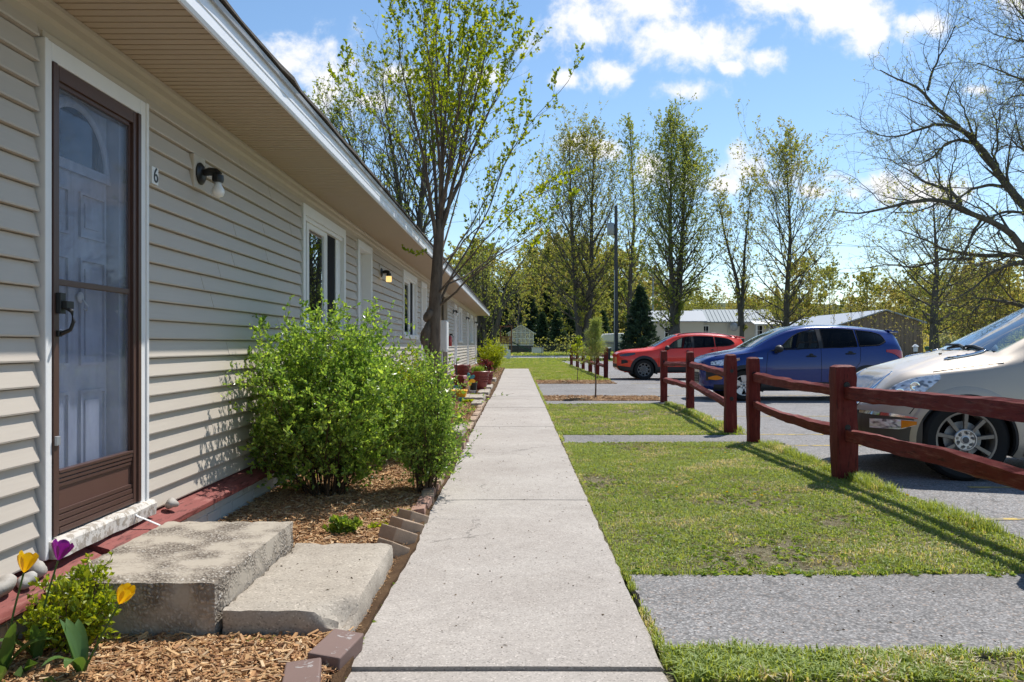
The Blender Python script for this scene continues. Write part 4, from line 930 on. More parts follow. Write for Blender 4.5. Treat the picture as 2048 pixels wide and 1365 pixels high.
def maple(seed,H,r,first,spread,nb=30,top=.95,a0=1.05,a1=.45,leafn=5,leafL=.16,clear=.0,droop=0.0,stems=None,tw=6,sub=8,up=.045,dens=1.0,leafspread=.8,topleaf=1.0):
    """upright spring tree in leaf bud: (Plant) with its foot at the origin"""
    g=np.random.default_rng(seed); p=Plant()
    st=stems or [[(0,0,0),(0,0,H*.3),(.02*H,0,H*.6),(0,0,H)]]
    n0=26; trunk=np.array([resample(np.array(s_),n0) for s_ in st]); trunk[:,2:]+=np.cumsum(g.normal(0,.004*H/ n0*3,trunk[:,2:].shape),1)*np.array([1,1,0])
    u=np.linspace(0,1,n0); tr=r*(1-.93*u**.8)[None]*np.ones((len(st),1)); tr[:,0]*=1.45; tr[:,1]*=1.1
    p.wood(trunk,tr,9)
    shape=lambda t: H*spread*(.35+1.0*np.sin(PI*np.clip((t-first)/(1.02-first),0,1)**.75))*np.where(t<first+.1,.85,1)
    ang=lambda t: a0+(a1-a0)*np.clip((t-first)/(1-first),0,1)
    C1,R1=children(trunk,tr,nb,first,top,ang,.12,shape,.18,.12,.34,12,.05,up,g,rmin=.012)
    C1[:,:,2]-=droop*np.linspace(0,1,12)[None]**2*np.linalg.norm(C1[:,-1,:2]-C1[:,0,:2],axis=1)[:,None]*np.clip(1.2-C1[:,0,2:3]/(H*.5),0,1)
    p.wood(C1,R1,5)
    C2,R2=children(C1,R1,sub,.18,.97,.62,.18,.42,.25,.2,.55,7,.07,up*.8,g,.5,rmin=.008); p.wood(C2,R2,4)
    C3,R3=children(C2,R2,tw,.2,1.0,.6,.2,.45,.3,.3,.6,4,.10,.03,g,.4,rmin=.0055); p.wood(C3,R3,3)
    zt=C3[:,-1,2]/H; kp=g.uniform(0,1,len(C3))<dens*np.clip(.55+.75*zt*topleaf,0,1)*np.clip(.25+1.6*fbm(C3[:,-1,0]+C3[:,-1,1]*.7,C3[:,-1,2],.55,seed),0,1)
    p.leaves(twig_leaves(C3[kp],g,leafn,leafL,leafL*.75,leafspread,.1,.3,.3))
    return p
def bush(seed,rx,ry,h,nst,leaf,twn,twm,per,L,W,base=.12,upb=.0,r=.006,seg1=9):
    """many-stemmed shrub filling an uneven dome"""
    g=np.random.default_rng(seed); p=Plant(); a=g.uniform(0,2*PI,nst); q=np.sqrt(g.uniform(0.02,1,nst)); hh=h*(.62+.38*np.sqrt(1-q**2*.9))*g.uniform(.80,1.12,nst)
    tips=np.stack([rx*q*np.cos(a),ry*q*np.sin(a),hh*(1-.30*q**2*g.uniform(0,1.6,nst))],1); st=[]
    for k in range(nst):
        b=np.array([base*math.cos(a[k])*g.uniform(.1,1),base*math.sin(a[k])*g.uniform(.1,1),0]); m=b*.4+tips[k]*.6; m[2]=tips[k][2]*.50+upb; m[:2]*=.8; st.append(resample([b,(b+m)/2+g.normal(0,.02,3),m,tips[k]],seg1))
    st=np.array(st)+np.cumsum(g.normal(0,.008*h,(nst,seg1,3)),1)*np.linspace(0,1,seg1)[None,:,None]; R0=r*(1-.7*np.linspace(0,1,seg1))[None]*np.ones((nst,1)); p.wood(st,R0,5)
    C1,R1=children(st,R0,twn,.16,1.0,.75,.25,.33,.3,.3,.55,6,.10,.02,g,.45,rmin=.0016); p.wood(C1,R1,3)
    C2,R2=children(C1,R1,twm,.2,1.0,.7,.3,.42,.3,.4,.6,4,.10,.02,g,.3,rmin=.0011); p.wood(C2,R2,3)
    p.leaves(twig_leaves(C2,g,per,L,W,.55,.18,.1,.25)); p.leaves(twig_leaves(C1,g,per,L,W,.55,.2,.4,.25))
    return p
# ---------------------------------------------------------------- shrubs along the wall
p=bush(11,.70,.85,1.24,60,None,16,5,8,.031,.018,.16)
p.finish('bush','big leafy green bush with bright tips in front of the siding and first window','bush',(-1.49,6.18,.02),M['stem'],M['leafB'],None,'stem','foliage')
p=bush(12,.25,.45,.98,34,None,16,5,5,.022,.013,.10)
p.finish('bush','narrow upright small-leaved bush at the edge of the walk','bush',(-.735,6.35,.02),M['stem'],M['leafB'],None,'stem','foliage')
p=bush(13,.40,.70,1.02,36,None,14,5,4,.032,.020,.14)
p.finish('bush','yellow-green bush behind the big green one under the white door','bush',(-1.28,8.25,.02),M['stem'],M['leafC'],None,'stem','foliage')
p=bush(14,.34,.55,.85,26,None,13,5,4,.032,.020,.14)
p.finish('bush','loose bush with yellow tips at the foot of the leaning street tree','bush',(-1.30,11.2,.02),M['stem'],M['leafC'],None,'stem','foliage')
p=bush(15,.62,.95,1.15,44,None,11,4,3,.06,.034,.16)
p.finish('bush','rounded golden bush at the far end of the walk by the building end','bush',(-1.12,34.0,.02),M['stem'],M['leafY'],None,'stem','foliage')
p=bush(16,.15,.16,.30,22,None,9,4,3,.021,.015,.05,r=.003)
p.finish('bush','small low green bush beside the concrete step behind the tulips','bush',(-1.70,3.07,.02),M['stem'],M['leafC'],None,'stem','foliage')
def tuft(label,c,seed,n,L,W,mat,name='plant',up=1.2,cat='plant'):
    g=np.random.default_rng(seed); a=g.uniform(0,2*PI,n); C=np.stack([g.normal(0,.03,n),g.normal(0,.03,n),np.zeros(n)],1); D=np.stack([np.cos(a),np.sin(a),g.uniform(.2,up,n)],1)
    mb=MB(); V,Fq=leaf_faces(C,D,g.uniform(.6,1.2,n)*L,W,g,.2,.3); mb.add(V,Fq); return tag(mb.build(name,mat,loc=c),label,cat)
p=bush(17,.10,.07,.085,12,None,6,3,3,.030,.022,.05,r=.002)
p.finish('plant','low clump of bluish green leaves in the mulch behind the near step','plant',(-1.07,4.93,.025),M['stem'],M['weed'],None,'stem','foliage')
tuft('small yellow-green tuft in the mulch right of the bluish clump',(-.90,5.12,.03),4,30,.07,.016,M['leafC'])
tuft('bright green weed tuft by the last sawtooth paver',(-.80,5.52,.03),5,40,.09,.014,M['weed'])
# ---------------------------------------------------------------- tulips
def tulip(label,base,head,mat,seed,leaves=3,open_=.5,size=.071,tilt=(0,0)):
    base=np.array(base); head=np.array(head); t=thing('tulip',label,'tulip',tuple(base)); g=np.random.default_rng(seed)
    h=head-base; m=h*.5+np.array([g.normal()*.008,g.normal()*.008,.01]); st=resample([(0,0,0),m,h],10); s=MB(); s.tube(st,np.linspace(.0042,.0034,10),7); s.build('stem',M['tulipL'],t,smooth=True)
    ax=st[-1]-st[-3]; ax=Vector(ax).normalized(); q=Vector((0,0,1)).rotation_difference(ax)
    for k in range(6):
        a=k*PI/3+g.normal()*.1; inner=k%2; R_=size*.40*(.92 if inner else 1.0); H_=size*(.98+.10*g.normal()*.5)
        us=np.linspace(0,1,9); vs=np.linspace(-1,1,7); G=np.zeros((9,7,3))
        for i,u in enumerate(us):
            rr=R_*(math.sin(min(u*1.75,1.62))**.8)*(1+open_*.5*max(0,u-.45)-.35*(1-open_)*max(0,u-.5)) ; w=1.25*R_*math.sin(PI*min(u*.66+.15,1))**.6*(1.0 if u<.97 else .72)
            for j,v in enumerate(vs):
                aa=a+v*w/max(R_,1e-6)*.62; cr=rr*(1+.06*v*v+(.10*open_ if abs(v)>.9 else 0)); G[i,j]=(cr*math.cos(aa),cr*math.sin(aa),H_*u-(.08*size*(abs(v)**2)*u))
        P_=[q@Vector(x) for x in G.reshape(-1,3)]; G=np.array([[*x] for x in P_]).reshape(9,7,3)+h
        b=MB(); b.grid(G); b.build('petal',mat,t,smooth=True)
    for k in range(leaves):
        a=g.uniform(0,2*PI); L=g.uniform(.16,.26); w=g.uniform(.018,.028); us=np.linspace(0,1,11); G=[]
        for u in us:
            out=L*.75*u**1.4*(.5+.5*(k%2)); z=L*(u-.42*u**3*(k%2+.25)); c=np.array([math.cos(a)*out,math.sin(a)*out,z]); sd=np.array([-math.sin(a),math.cos(a),0]); ww=w*math.sin(PI*min(.06+u*.94,1))**.7
            up=np.array([-math.cos(a)*.5,-math.sin(a)*.5,.5]); G.append([c-sd*ww+up*ww*.5,c,c+sd*ww+up*ww*.5])
        b=MB(); b.grid(np.array(G)); b.build('leaf',M['tulipL'],t,smooth=True)
    return t
tulip('single yellow tulip in front of the rough concrete step',(-1.545,2.83,.02),(-1.425,2.86,.272),M['tulipY'],2,5,.35)
tulip('yellow tulip growing before the ledge, left of the purple one',(-1.815,2.83,.02),(-1.765,2.86,.385),M['tulipY'],5,4,.55)
tulip('purple open tulip before the white door corner',(-1.76,2.93,.02),(-1.70,2.96,.402),M['tulipP'],8,3,.9,.070)
tuft('fan of tulip leaves at the cut corner of the frame',(-1.78,2.78,.02),9,8,.22,.035,M['tulipL'],'tulip_leaves',1.6)
# ---------------------------------------------------------------- the tree by the wall
def street_tree():
    g=np.random.default_rng(21); p=Plant(); Y=11.0; base=P(866,869,Y); base[2]=0
    def px(l): return [P(x,y,Y+d)-base for x,y,d in l]
    tk=resample(px([(867,872,0),(866,790,0),(866,700,0),(868,630,0),(873,560,0),(877,500,0),(879,440,0)]),16); u=np.linspace(0,1,16); r=.112*(1-.40*u)*(1+.25*np.exp(-u*9)); r[6:9]*=1.06
    p.wood(tk[None],r[None],12)
    b=MB(); p.w.blob(tuple(P(852,680,Y-.03)-base),(.070,.075,.24),4,.45,18); p.w.blob(tuple(P(858,628,Y-.04)-base),(.065,.065,.09),6,.5,16)
    lead=[[(877,505,0),(868,400,.2),(861,280,.4),(850,180,.5),(838,60,.6),(822,-70,.6)],[(878,470,0),(881,380,-.1),(890,250,-.3),(903,120,-.5),(905,-70,-.6)],[(879,480,0),(898,380,.3),(922,260,.6),(943,120,.8),(952,-50,1)],
          [(878,470,0),(884,330,.1),(878,200,.1),(868,80,.3),(860,-120,.3)],[(880,470,0),(925,340,-.3),(972,230,-.6),(1010,120,-.8),(1040,15,-1)],[(872,480,0),(845,350,-.3),(818,250,-.5),(790,140,-.7),(776,55,-.8)],
          [(880,450,0),(955,310,.5),(1010,205,.8),(1064,98,1)],[(880,440,0),(876,330,-.5),(862,230,-.9),(845,130,-1.2),(820,10,-1.4)],[(880,440,0),(905,330,-.6),(930,220,-1),(950,130,-1.3),(975,30,-1.5)],
          [(876,610,0),(915,530,.2),(975,440,.5),(1008,335,.7),(1060,245,.8),(1100,210,.9),(1140,162,1)],[(876,615,0),(930,562,-.2),(990,512,-.4),(1050,470,-.6),(1100,430,-.7)],
          [(872,470,0),(838,330,.3),(790,275,.5),(735,215,.6),(706,190,.7),(692,128,.7)],[(868,520,0),(850,505,-.3),(832,512,-.5),(812,495,-.6)],
          [(878,560,0),(925,480,.5),(975,400,1),(1015,330,1.3),(1040,250,1.5)],[(876,590,0),(930,520,-.5),(985,455,-.9),(1040,405,-1.2),(1090,380,-1.4)],[(878,520,0),(905,430,.7),(925,330,1.2),(950,200,1.6),(965,90,1.8)],
          [(877,540,0),(940,470,.6),(1000,420,1.2),(1060,390,1.6)],[(876,580,0),(950,540,.5),(1010,490,1.0),(1070,450,1.3)],[(878,460,0),(915,300,.1),(985,150,.0),(1030,50,0)]]
    sq=[0,1,2,3,4,5,6,7,8,18]
    for i in sq: lead[i]=[(880+(x-880)*(.78 if y<430 else 1),y,d) for x,y,d in lead[i]]
    lp=np.array([resample(px(l),18) for l in lead]); lr=np.array([max(0.001,.034)*(1-.93*np.linspace(0,1,18)**.8) for _ in lead]); lr[9:12]*=.55; lr[12]*=.25; lr[13:]*=.5
    lp[:,1:]+=np.cumsum(g.normal(0,.008,lp[:,1:].shape),1)
    p.wood(lp,np.maximum(lr,.004),7)
    iA=np.array(sq); iB=np.array([i for i in range(len(lead)) if i not in sq and i!=12]); Ca,Ra=children(lp[iA],lr[iA],14,.22,.98,.34,.10,lambda t:1.15*(1-.5*t),.3,.15,.5,10,.045,.05,g,rmin=.003)
    Cb,Rb=children(lp[iB],lr[iB],10,.30,.98,.42,.14,lambda t:1.0*(1-.5*t),.3,.15,.5,10,.05,.05,g,rmin=.003); C1=np.concatenate([Ca,Cb]); R1=np.concatenate([Ra,Rb]); p.wood(C1,R1,4)
    C2,R2=children(C1,R1,6,.15,1,.5,.18,.42,.3,.3,.6,6,.08,.05,g,.4,rmin=.002); p.wood(C2,R2,3)
    top=C2[:,-1]+base; thick=np.clip(.22+.24*(top[:,2]-2.6),.10,.95); k=g.uniform(0,1,len(C2))<thick
    p.leaves(twig_leaves(C2[k],g,13,.046,.033,.6,.25,.2,.3)); 
    k=g.uniform(0,1,len(C1))<.8; p.leaves(twig_leaves(C1[k],g,6,.05,.034,.6,.25,.45,.3))
    p.leaves(twig_leaves(lp[12:13],g,40,.05,.034,.7,.3,.3,.3))
    p.finish('tree','slim young tree with fine upright branches and small yellow-green leaves by the building wall','tree',tuple(base),M['bark'],M['leafA'])
street_tree()
# ---------------------------------------------------------------- the trees beyond
def at(px,Y): return ((px-CX)*Y/F,Y,-.05)
def hz(py,Y): return CH-(py-CY)*Y/F
Y=93
stT=lambda o:[[(0,0,0),(.1,0,6),(.0,0,13),(o,0,23)],[(.3,0,.5),(1.0,.2,6),(1.35,.3,13),(1.3+o,0,22)]]
p=maple(31,hz(285,Y),.50,.09,.24,50,.96,1.0,.26,6,.155,stems=[[(0,0,0),(-.5,0,5),(-1.0,.3,13),(-1.4,0,hz(295,Y))],[(.3,0,1),(1.1,.2,8),(1.2,.5,15),(1.5,.4,hz(290,Y))]],tw=6,sub=10,dens=.9,leafspread=1.0)
p.finish('maple_tree','broad twin-trunked tree with reddish yellow buds, left of the utility pole','tree',at(1164,Y),M['bark2'],M['leafM'])
p=maple(32,hz(250,Y),.40,.12,.16,38,.96,.65,.25,5,.17,tw=5,sub=9,dens=.7)
p.finish('maple_tree','tall slender sparse tree just right of the utility pole','tree',at(1259,Y),M['bark2'],M['leafM2'])
Y=74
p=maple(33,hz(268,Y),.42,.10,.235,52,.97,.95,.26,6,.135,stems=[[(0,0,0),(.0,0,4),(-.4,0,11),(-.2,0,hz(268,Y))],[(.1,0,2.2),(.55,.2,6),(.9,.2,12),(1.2,.4,hz(300,Y))]],tw=6,sub=10,dens=.9,topleaf=1.5)
p.finish('maple_tree','tall round-topped green tree standing behind the red car','tree',at(1347,Y),M['bark2'],M['leafM2'])
p=maple(34,hz(368,Y),.27,.14,.19,22,.96,.7,.3,5,.15,stems=[[(0,0,0),(.05,0,5),(.3,0,10),(.9,0,hz(368,Y))],[(0,0,3),(-.3,.2,7),(-1.4,.2,11),(-2.2,.2,hz(390,Y))]],tw=5,sub=7,dens=.5)
p.finish('maple_tree','thin forked almost leafless tree between the two round green trees','tree',at(1483,Y),M['bark2'],M['leafM'])
p=maple(35,hz(315,Y),.38,.08,.31,56,.97,1.1,.28,6,.135,tw=6,sub=10,dens=.9,topleaf=1.4)
p.finish('maple_tree','wide round yellow-green tree behind the blue car','tree',at(1573,Y),M['bark2'],M['leafM'])
Y=62
p=maple(36,hz(400,Y),.42,.14,.36,34,.93,1.2,.5,5,.14,tw=5,sub=7,dens=.7)
p.finish('maple_tree','low spreading tree with dark trunk behind the silver car bonnet','tree',at(1868,Y),M['bark2'],M['leafM'])
Y=47
p=maple(37,hz(150,Y),.36,.20,.25,36,.97,.75,.3,7,.11,stems=[[(0,0,0),(-.1,0,5),(-.6,0,10),(-1.6,0,hz(165,Y))],[(.1,0,3),(.6,.2,8),(.9,.2,12),(1.1,.2,hz(190,Y))],[(0,0,4),(-.8,0,7),(-2.2,.3,10),(-4.0,0,hz(240,Y))]],tw=5,sub=8,dens=.55,leafspread=.9)
p.finish('maple_tree','big sparse tree rising behind the building roof','tree',at(818,Y),M['bark2'],M['leafM2'])
# dark many-stemmed clump beside the building end
g=np.random.default_rng(38); st=[]
for k in range(13):
    a=g.uniform(-1,1); b=g.uniform(-.5,.5); h=g.uniform(4.5,7.5); st.append([(a*.35,b,0),(a*.9,b*2,h*.35),(a*1.6,b*3,h*.7),(a*2.8+g.normal()*.3,b*4,h)])
p=maple(38,7,.16,.2,.26,9,.97,.7,.4,3,.09,stems=st,tw=4,sub=6,dens=.55)
p.finish('multistem_tree','dark clump of many bare stems at the far building end','tree',at(968,50),M['bark2'],M['leafM2'])
p=maple(39,11,.25,.12,.34,26,.95,1.1,.5,6,.14,tw=5,sub=7,dens=1); p.finish('maple_tree','yellow-green tree behind the dark stem clump by the building end','tree',at(1035,118),M['bark2'],M['leafM'])
# the huge leaning tree at the right edge
def willow():
    Y=30.; g=np.random.default_rng(51); p=Plant(); base=np.array([P(2172,0,Y)[0],Y,-.05])
    z=lambda l,d0,d1:[P(1640+x/2.132,y/2.132,Y+d0+(d1-d0)*i/(len(l)-1))-base for i,(x,y) in enumerate(l)]
    tr=resample(z([(1135,1630),(1110,1380),(1095,1130),(1105,800),(1130,400),(1150,-100),(1150,-500)],0,0),20); rr=.52*(1-.8*np.linspace(0,1,20)); rr[0]*=1.3; p.wood(tr[None],rr[None],12)
    limbs=[([(1085,1060),(980,990),(870,865),(800,790),(740,690),(690,620),(640,570),(560,510),(480,430),(440,370),(400,345),(320,330),(270,290)],.21,-.5,1.5),([(460,385),(480,300),(530,220),(590,120)],.06,1,1.3),
      ([(660,585),(560,535),(470,535),(380,570),(290,590),(165,555)],.085,.5,-.8),([(690,625),(600,600),(520,620),(470,670),(410,700),(340,690)],.08,.3,1.6),
      ([(1090,1330),(960,1230),(870,1090),(830,1000),(770,950),(690,920),(620,890),(540,840),(450,850),(330,870),(200,920),(85,900)],.19,-.3,-2.2),([(600,875),(560,820),(450,780),(370,720),(290,670)],.075,-1,0.6),
      ([(810,800),(720,785),(640,805),(590,850),(500,1000),(440,1030)],.075,.3,-1.4),([(1090,1180),(980,1120),(870,1100),(760,1115),(650,1105),(540,1090),(430,1040),(330,1000)],.15,0,1.8),
      ([(650,1105),(520,1105),(390,1145),(290,1120),(180,1145)],.07,1,2.6),([(1090,960),(960,915),(870,910),(790,895),(720,920),(660,970),(590,1080),(540,1200)],.085,.3,-1.7),
      ([(1090,1200),(900,1110),(790,1130),(700,1180),(640,1245),(570,1290),(470,1305)],.10,-.6,-1.5),([(1100,1360),(980,1330),(870,1305),(780,1290),(690,1275),(610,1272)],.16,.4,.2),
      ([(650,580),(610,440),(578,355)],.045,.4,.8),([(1110,560),(960,380),(870,330),(780,290),(680,255)],.10,0,-1),([(1115,640),(960,470),(870,405),(800,420),(730,470)],.09,0,1.6),
      ([(1120,300),(950,160),(870,60),(830,-20)],.11,0,.5),([(950,160),(880,180),(830,175),(750,150)],.06,.2,-1),([(1100,800),(950,680),(870,645),(830,620),(790,530)],.09,0,1),
      ([(1110,500),(980,300),(900,150),(870,20)],.11,.5,-.6),([(1100,900),(980,800),(900,690),(850,560),(840,420)],.09,.6,2),([(760,720),(735,650),(770,560),(760,470)],.05,.3,-.8),([(560,860),(545,760),(575,650),(560,590)],.045,-.6,.6),
      ([(690,1280),(640,1340),(600,1400)],.05,.2,-.2),([(700,925),(640,1000),(610,1080),(560,1150)],.06,-.4,.6)]
    n=26; L=np.array([resample(z(l,a,b),n) for l,r,a,b in limbs]); Rr=np.array([r*(1-.90*np.linspace(0,1,n)**.9) for l,r,a,b in limbs]); L[:,1:]+=np.cumsum(g.normal(0,.016,L[:,1:].shape),1)
    p.wood(L,np.maximum(Rr,.016),8)
    C1,R1=children(L,Rr,17,.26,1,.80,.3,lambda t:2.6*(1-.50*t),.35,.15,.45,11,.13,.035,g,rmin=.010); p.wood(C1,R1,4)
    C2,R2=children(C1,R1,6,.15,1,.75,.25,.42,.3,.3,.55,6,.14,.02,g,.4,rmin=.006); p.wood(C2,R2,3)
    C3,R3=children(C2,R2,3,.25,1,.6,.2,.5,.3,.4,.7,4,.12,.0,g,.3,rmin=.0042); p.wood(C3,R3,3)
    k=g.uniform(0,1,len(C3))<.60; p.leaves(twig_leaves(C3[k],g,3,.062,.026,.7,.1,.2,.2))
    p.finish('willow_tree','huge leaning tree with dark curved limbs and fine twigs at the frame edge','tree',tuple(base),M['barkR'],M['leafR'])
willow()
# thin bare saplings before the barn
p=maple(97,6.2,.055,.25,.16,12,.97,.6,.3,3,.10,tw=3,sub=4,dens=.5); x,y,z_=at(1700,75); s0=p.finish('sapling','thin nearly bare sapling standing in front of the tan barn','sapling',(x,y,z_),M['bark2'],M['leafF'],'bare saplings in front of the barn')
for k,px in enumerate((1722,1748,1771,1790,1808,1826,1845,1668)): dup(s0,at(px,74+k%3),k*1.1,None,None,(.9+.08*(k%4),.9,.8+.12*(k%3)))
# conifers
def conifer(seed,H,Rb,n,needL,mat,dens=1,droop=.12):
    g=np.random.default_rng(seed); p=Plant(); tk=resample([(0,0,0),(0,0,H*.5),(0,0,H)],12); p.wood(tk[None],(H*.018*(1-.95*np.linspace(0,1,12)))[None],7)
    z=H*(.03+.96*np.linspace(0,1,n)**1.05); a=np.arange(n)*2.4+g.normal(0,.3,n); L=Rb*(1-z/H)**.85*g.uniform(.8,1.12,n)+.05*H*.3; seg=8; u=np.linspace(0,1,seg)
    C=np.stack([np.stack([np.cos(a)[:,None]*L[:,None]*u,np.sin(a)[:,None]*L[:,None]*u,z[:,None]+L[:,None]*(.10*u-droop*2.2*u**1.5+.16*u**3)],-1)],0)[0]
    Rr=np.maximum(.006*L[:,None]*(1.1-u[None])*2,.006); p.wood(C,Rr,3)
    C2,R2=children(C,Rr,10,.15,1,.8,.15,.38,.2,.4,.6,4,.06,-.01,g,.5,rmin=.004,flatz=.35); p.wood(C2,R2,3)
    p.leaves(twig_leaves(C2,g,int(26*dens),needL,needL*.28,.45,.1,.0,.1)); p.leaves(twig_leaves(C,g,int(34*dens),needL,needL*.28,.5,.25,.15,.1))
    return p
Y=64; p=conifer(61,hz(572,Y),1.75,120,.17,M['needle'],1.2); p.finish('spruce_tree','dense dark green spruce between the utility pole and the red car','tree',at(1281,Y),M['bark2'],M['needle'])
pe=conifer(62,6.2,2.0,60,.34,M['needle'],.7); e0=pe.finish('spruce_tree','dark distant spruce beyond the road','tree',at(1085,128),M['bark2'],M['needle'],'distant dark spruces beyond the road')
for px,Y_,sc in ((1115,126,1.0),(1136,131,1.15),(1060,140,1.5),(1098,150,1.9),(1020,145,2.1),(985,150,2.0),(1205,135,1.1),(1128,160,2.0)): dup(e0,at(px,Y_),px*.7,None,None,sc)
# pine sapling and leafy sapling in the mulch strips
def pine_sapling():
    g=np.random.default_rng(71); b=np.array([1.775,18.25,-.02]); p=Plant(); H=1.72; tk=resample([(0,0,0),(.02,0,.35),(-.02,0,.8),(.0,0,1.2),(.0,0,H)],14); r=.020*(1-.8*np.linspace(0,1,14)); p.wood(tk[None],r[None],7)
    C1,R1=children(tk[None],r[None],26,.42,.98,.9,.15,lambda t:.42*(1.25-t),.2,.3,.4,7,.06,.10,g,rmin=.003); p.wood(C1,R1,4)
    C2,R2=children(C1,R1,5,.3,1,.7,.2,.5,.2,.5,.6,4,.06,.06,g,.3,rmin=.002); p.wood(C2,R2,3)
    for C,n in ((C1,60),(C2,36)): p.leaves(twig_leaves(C,g,n,.10,.0042,.75,.25,.25,.05))
    p.finish('pine_sapling','young long-needled pine sapling in the mulch strip before the far fence','sapling',tuple(b),M['bark'],M['needleP'])
    p=Plant(); b=np.array([1.95,26.1,-.02]); tk=resample([(0,0,0),(.02,0,.5),(.0,0,1.0),(.05,0,1.36)],10); r=.014*(1-.7*np.linspace(0,1,10)); p.wood(tk[None],r[None],6)
    C1,R1=children(tk[None],r[None],14,.45,.98,.8,.2,lambda t:.45*(1.3-t),.2,.3,.5,6,.08,.04,g,rmin=.003); p.wood(C1,R1,4); C2,R2=children(C1,R1,4,.3,1,.7,.2,.5,.2,.5,.6,4,.06,.02,g,.3,rmin=.002); p.wood(C2,R2,3)
    p.leaves(twig_leaves(C2,g,5,.075,.055,.7,.1,.2,.2)); p.leaves(twig_leaves(C1,g,6,.075,.055,.7,.1,.3,.2)); p.finish('sapling','thin broad-leaved sapling left of the pine sapling','sapling',tuple(b),M['bark'],M['leafC'])
pine_sapling()
# far woods: a few kinds of tree, each copy its own object
def far_kind(seed,H,leaf,spread,dens,leafL,nb=20,a0=1.0):
    p=maple(seed,H,.2,.10,spread,nb,.96,a0,.45,11,leafL*.72,tw=4,sub=7,dens=dens,leafspread=1.2); return p
kinds=[]
fl=['rounded yellow-green tree in the far woods','dull green tree in the far woods','bare brownish tree in the far woods','bushy green tree in the far woods']
spec=((81,13,'leafF',.42,1.0,.42),(82,15,'leafF2',.36,1.0,.42),(83,16,'leafF',.26,.45,.30),(84,9,'leafF2',.55,1.0,.40))
g=np.random.default_rng(90); pos=[]
for i in range(74):
    px=(1040+ (2140-1040)*((i*.618)%1)); Y_=g.uniform(150,235); pos.append((px,Y_))
for i in range(16): pos.append((g.uniform(930,1260),g.uniform(135,190)))
for i in range(20): pos.append((g.uniform(1840,2120),g.uniform(95,150)))
first=[None]*4
for i,(px,Y_) in enumerate(pos):
    k=int(g.choice(4,p=[.36,.26,.14,.24])); x,y,_=at(px,Y_); sc=g.uniform(.65,1.05)*(1.0 if px>1300 else 1.35)
    if px>1850 and Y_<150: sc*=.75
    if first[k] is None:
        s=spec[k]; p=far_kind(*s); first[k]=p.finish('woodland_tree',fl[k],'tree',(x,y,-.1),M['bark2'],M[s[2]],'trees of the far woods, kind %s'%('yellow','dull','bare','bushy')[k]); first[k].scale=(sc,)*3; first[k].rotation_euler=(0,0,g.uniform(0,6))
    else: dup(first[k],(x,y,-.1),g.uniform(0,6),None,None,(sc*g.uniform(.9,1.2),sc,sc*g.uniform(.85,1.15)))
# rough growth under the far trees
def undergrowth(x0,x1,y0,y1,N,h,seed,mat,L):
    g=np.random.default_rng(seed); n=N//40; cx=g.uniform(x0,x1,n); cy=g.uniform(y0,y1,n); hh=h*g.uniform(.4,1.2,n)
    C=np.stack([np.repeat(cx,40)+g.normal(0,h*.4,n*40),np.repeat(cy,40)+g.normal(0,h*.4,n*40),np.abs(np.repeat(hh,40)*g.beta(1.6,1.6,n*40))],1); V,Fq=leaf_faces(C,g.normal(0,1,C.shape)+np.array([0,0,.4]),L*g.uniform(.6,1.3,len(C)),L*.6,g); mb=MB(); mb.add(V,Fq); tag(mb.build('undergrowth',mat),kind='stuff')
undergrowth(-60,160,150,240,60000,5.5,1,M['leafF'],.55); undergrowth(-40,20,118,150,14000,3.2,2,M['leafF2'],.38); undergrowth(50,110,98,150,26000,3.2,3,M['leafF'],.40); undergrowth(40,70,70,92,9000,1.0,4,M['weedfar'] if 'weedfar' in M else M['leafF'],.16)
undergrowth(-14,-3.5,44,70,9000,1.6,5,M['leafF2'],.14)
tw=bush(95,1.3,1.3,2.2,26,None,8,4,4,.13,.10,.3,r=.02); tw.finish('shrub','pale blossoming shrub right of the low spreading tree','shrub',(41.5,78,-.05),M['bark2'],M['blossom'] if 'blossom' in M else leafmat('blossom_leaf',[(.20,.24,.14),(.42,.43,.36),(.10,.15,.05)],.4),None,'stem','foliage')
# ---------------------------------------------------------------- pots and ornaments by the walk
def pot(label,loc,r,h,mat,name='flower_pot',cat='flower pot'):
    t=thing(name,label,cat,loc)
    m=MB(); m.lathe([(0,0),(r*.62,0),(r*.66,.01),(r*.78,h*.35),(r*.88,h*.70),(r*.93,h*.86),(r*1.0,h*.87),(r*1.02,h*.98),(r*.98,h),(r*.92,h*.98),(r*.90,h*.86),(r*.1,h*.85)],(0,0,0),'z',40); m.build('pot_body',mat,t,smooth=35)
    m=MB()
    for k in range(3):
        for i in range(30):
            a=i*2*PI/30+k*.1; z=h*(.42+.13*k); rr=r*(.80+.045*k)+.003; m.blob((rr*math.cos(a),rr*math.sin(a),z),(.012,.012,.020),i,.0,6)
    m.build('relief',mat,t,smooth=True); MB().lathe([(0,h*.90),(r*.91,h*.90)],(0,0,0),'z',20).build('soil',M['mulchbase'],t)
    return t
pot('large maroon pot standing on the kerb stone, planted with green blades',(-.95,19.8,.10),.265,.45,M['potred'])
pot('tall maroon pot against the siding behind the large one',(-1.66,24.0,.05),.25,.55,M['potred']); pot('smaller maroon pot leaning low behind the garden ornaments',(-1.52,21.4,.04),.22,.34,M['potred']); pot('maroon pot hidden behind the large one under burgundy leaves',(-.86,22.2,.10),.20,.36,M['potred'])
def bladeplant(label,loc,n,h,mat,w=.012):
    g=np.random.default_rng(3); m=MB(); blades(m,np.stack([g.normal(0,.07,n),g.normal(0,.07,n),np.zeros(n)],1),g.uniform(.5,1,n)*h,w,g,.9); tag(m.build('potted_grass',mat,loc=loc),label,'plant')
bladeplant('spiky green potted grass growing in the large maroon pot',(-.98,19.8,.50),260,.26,M['weed'])
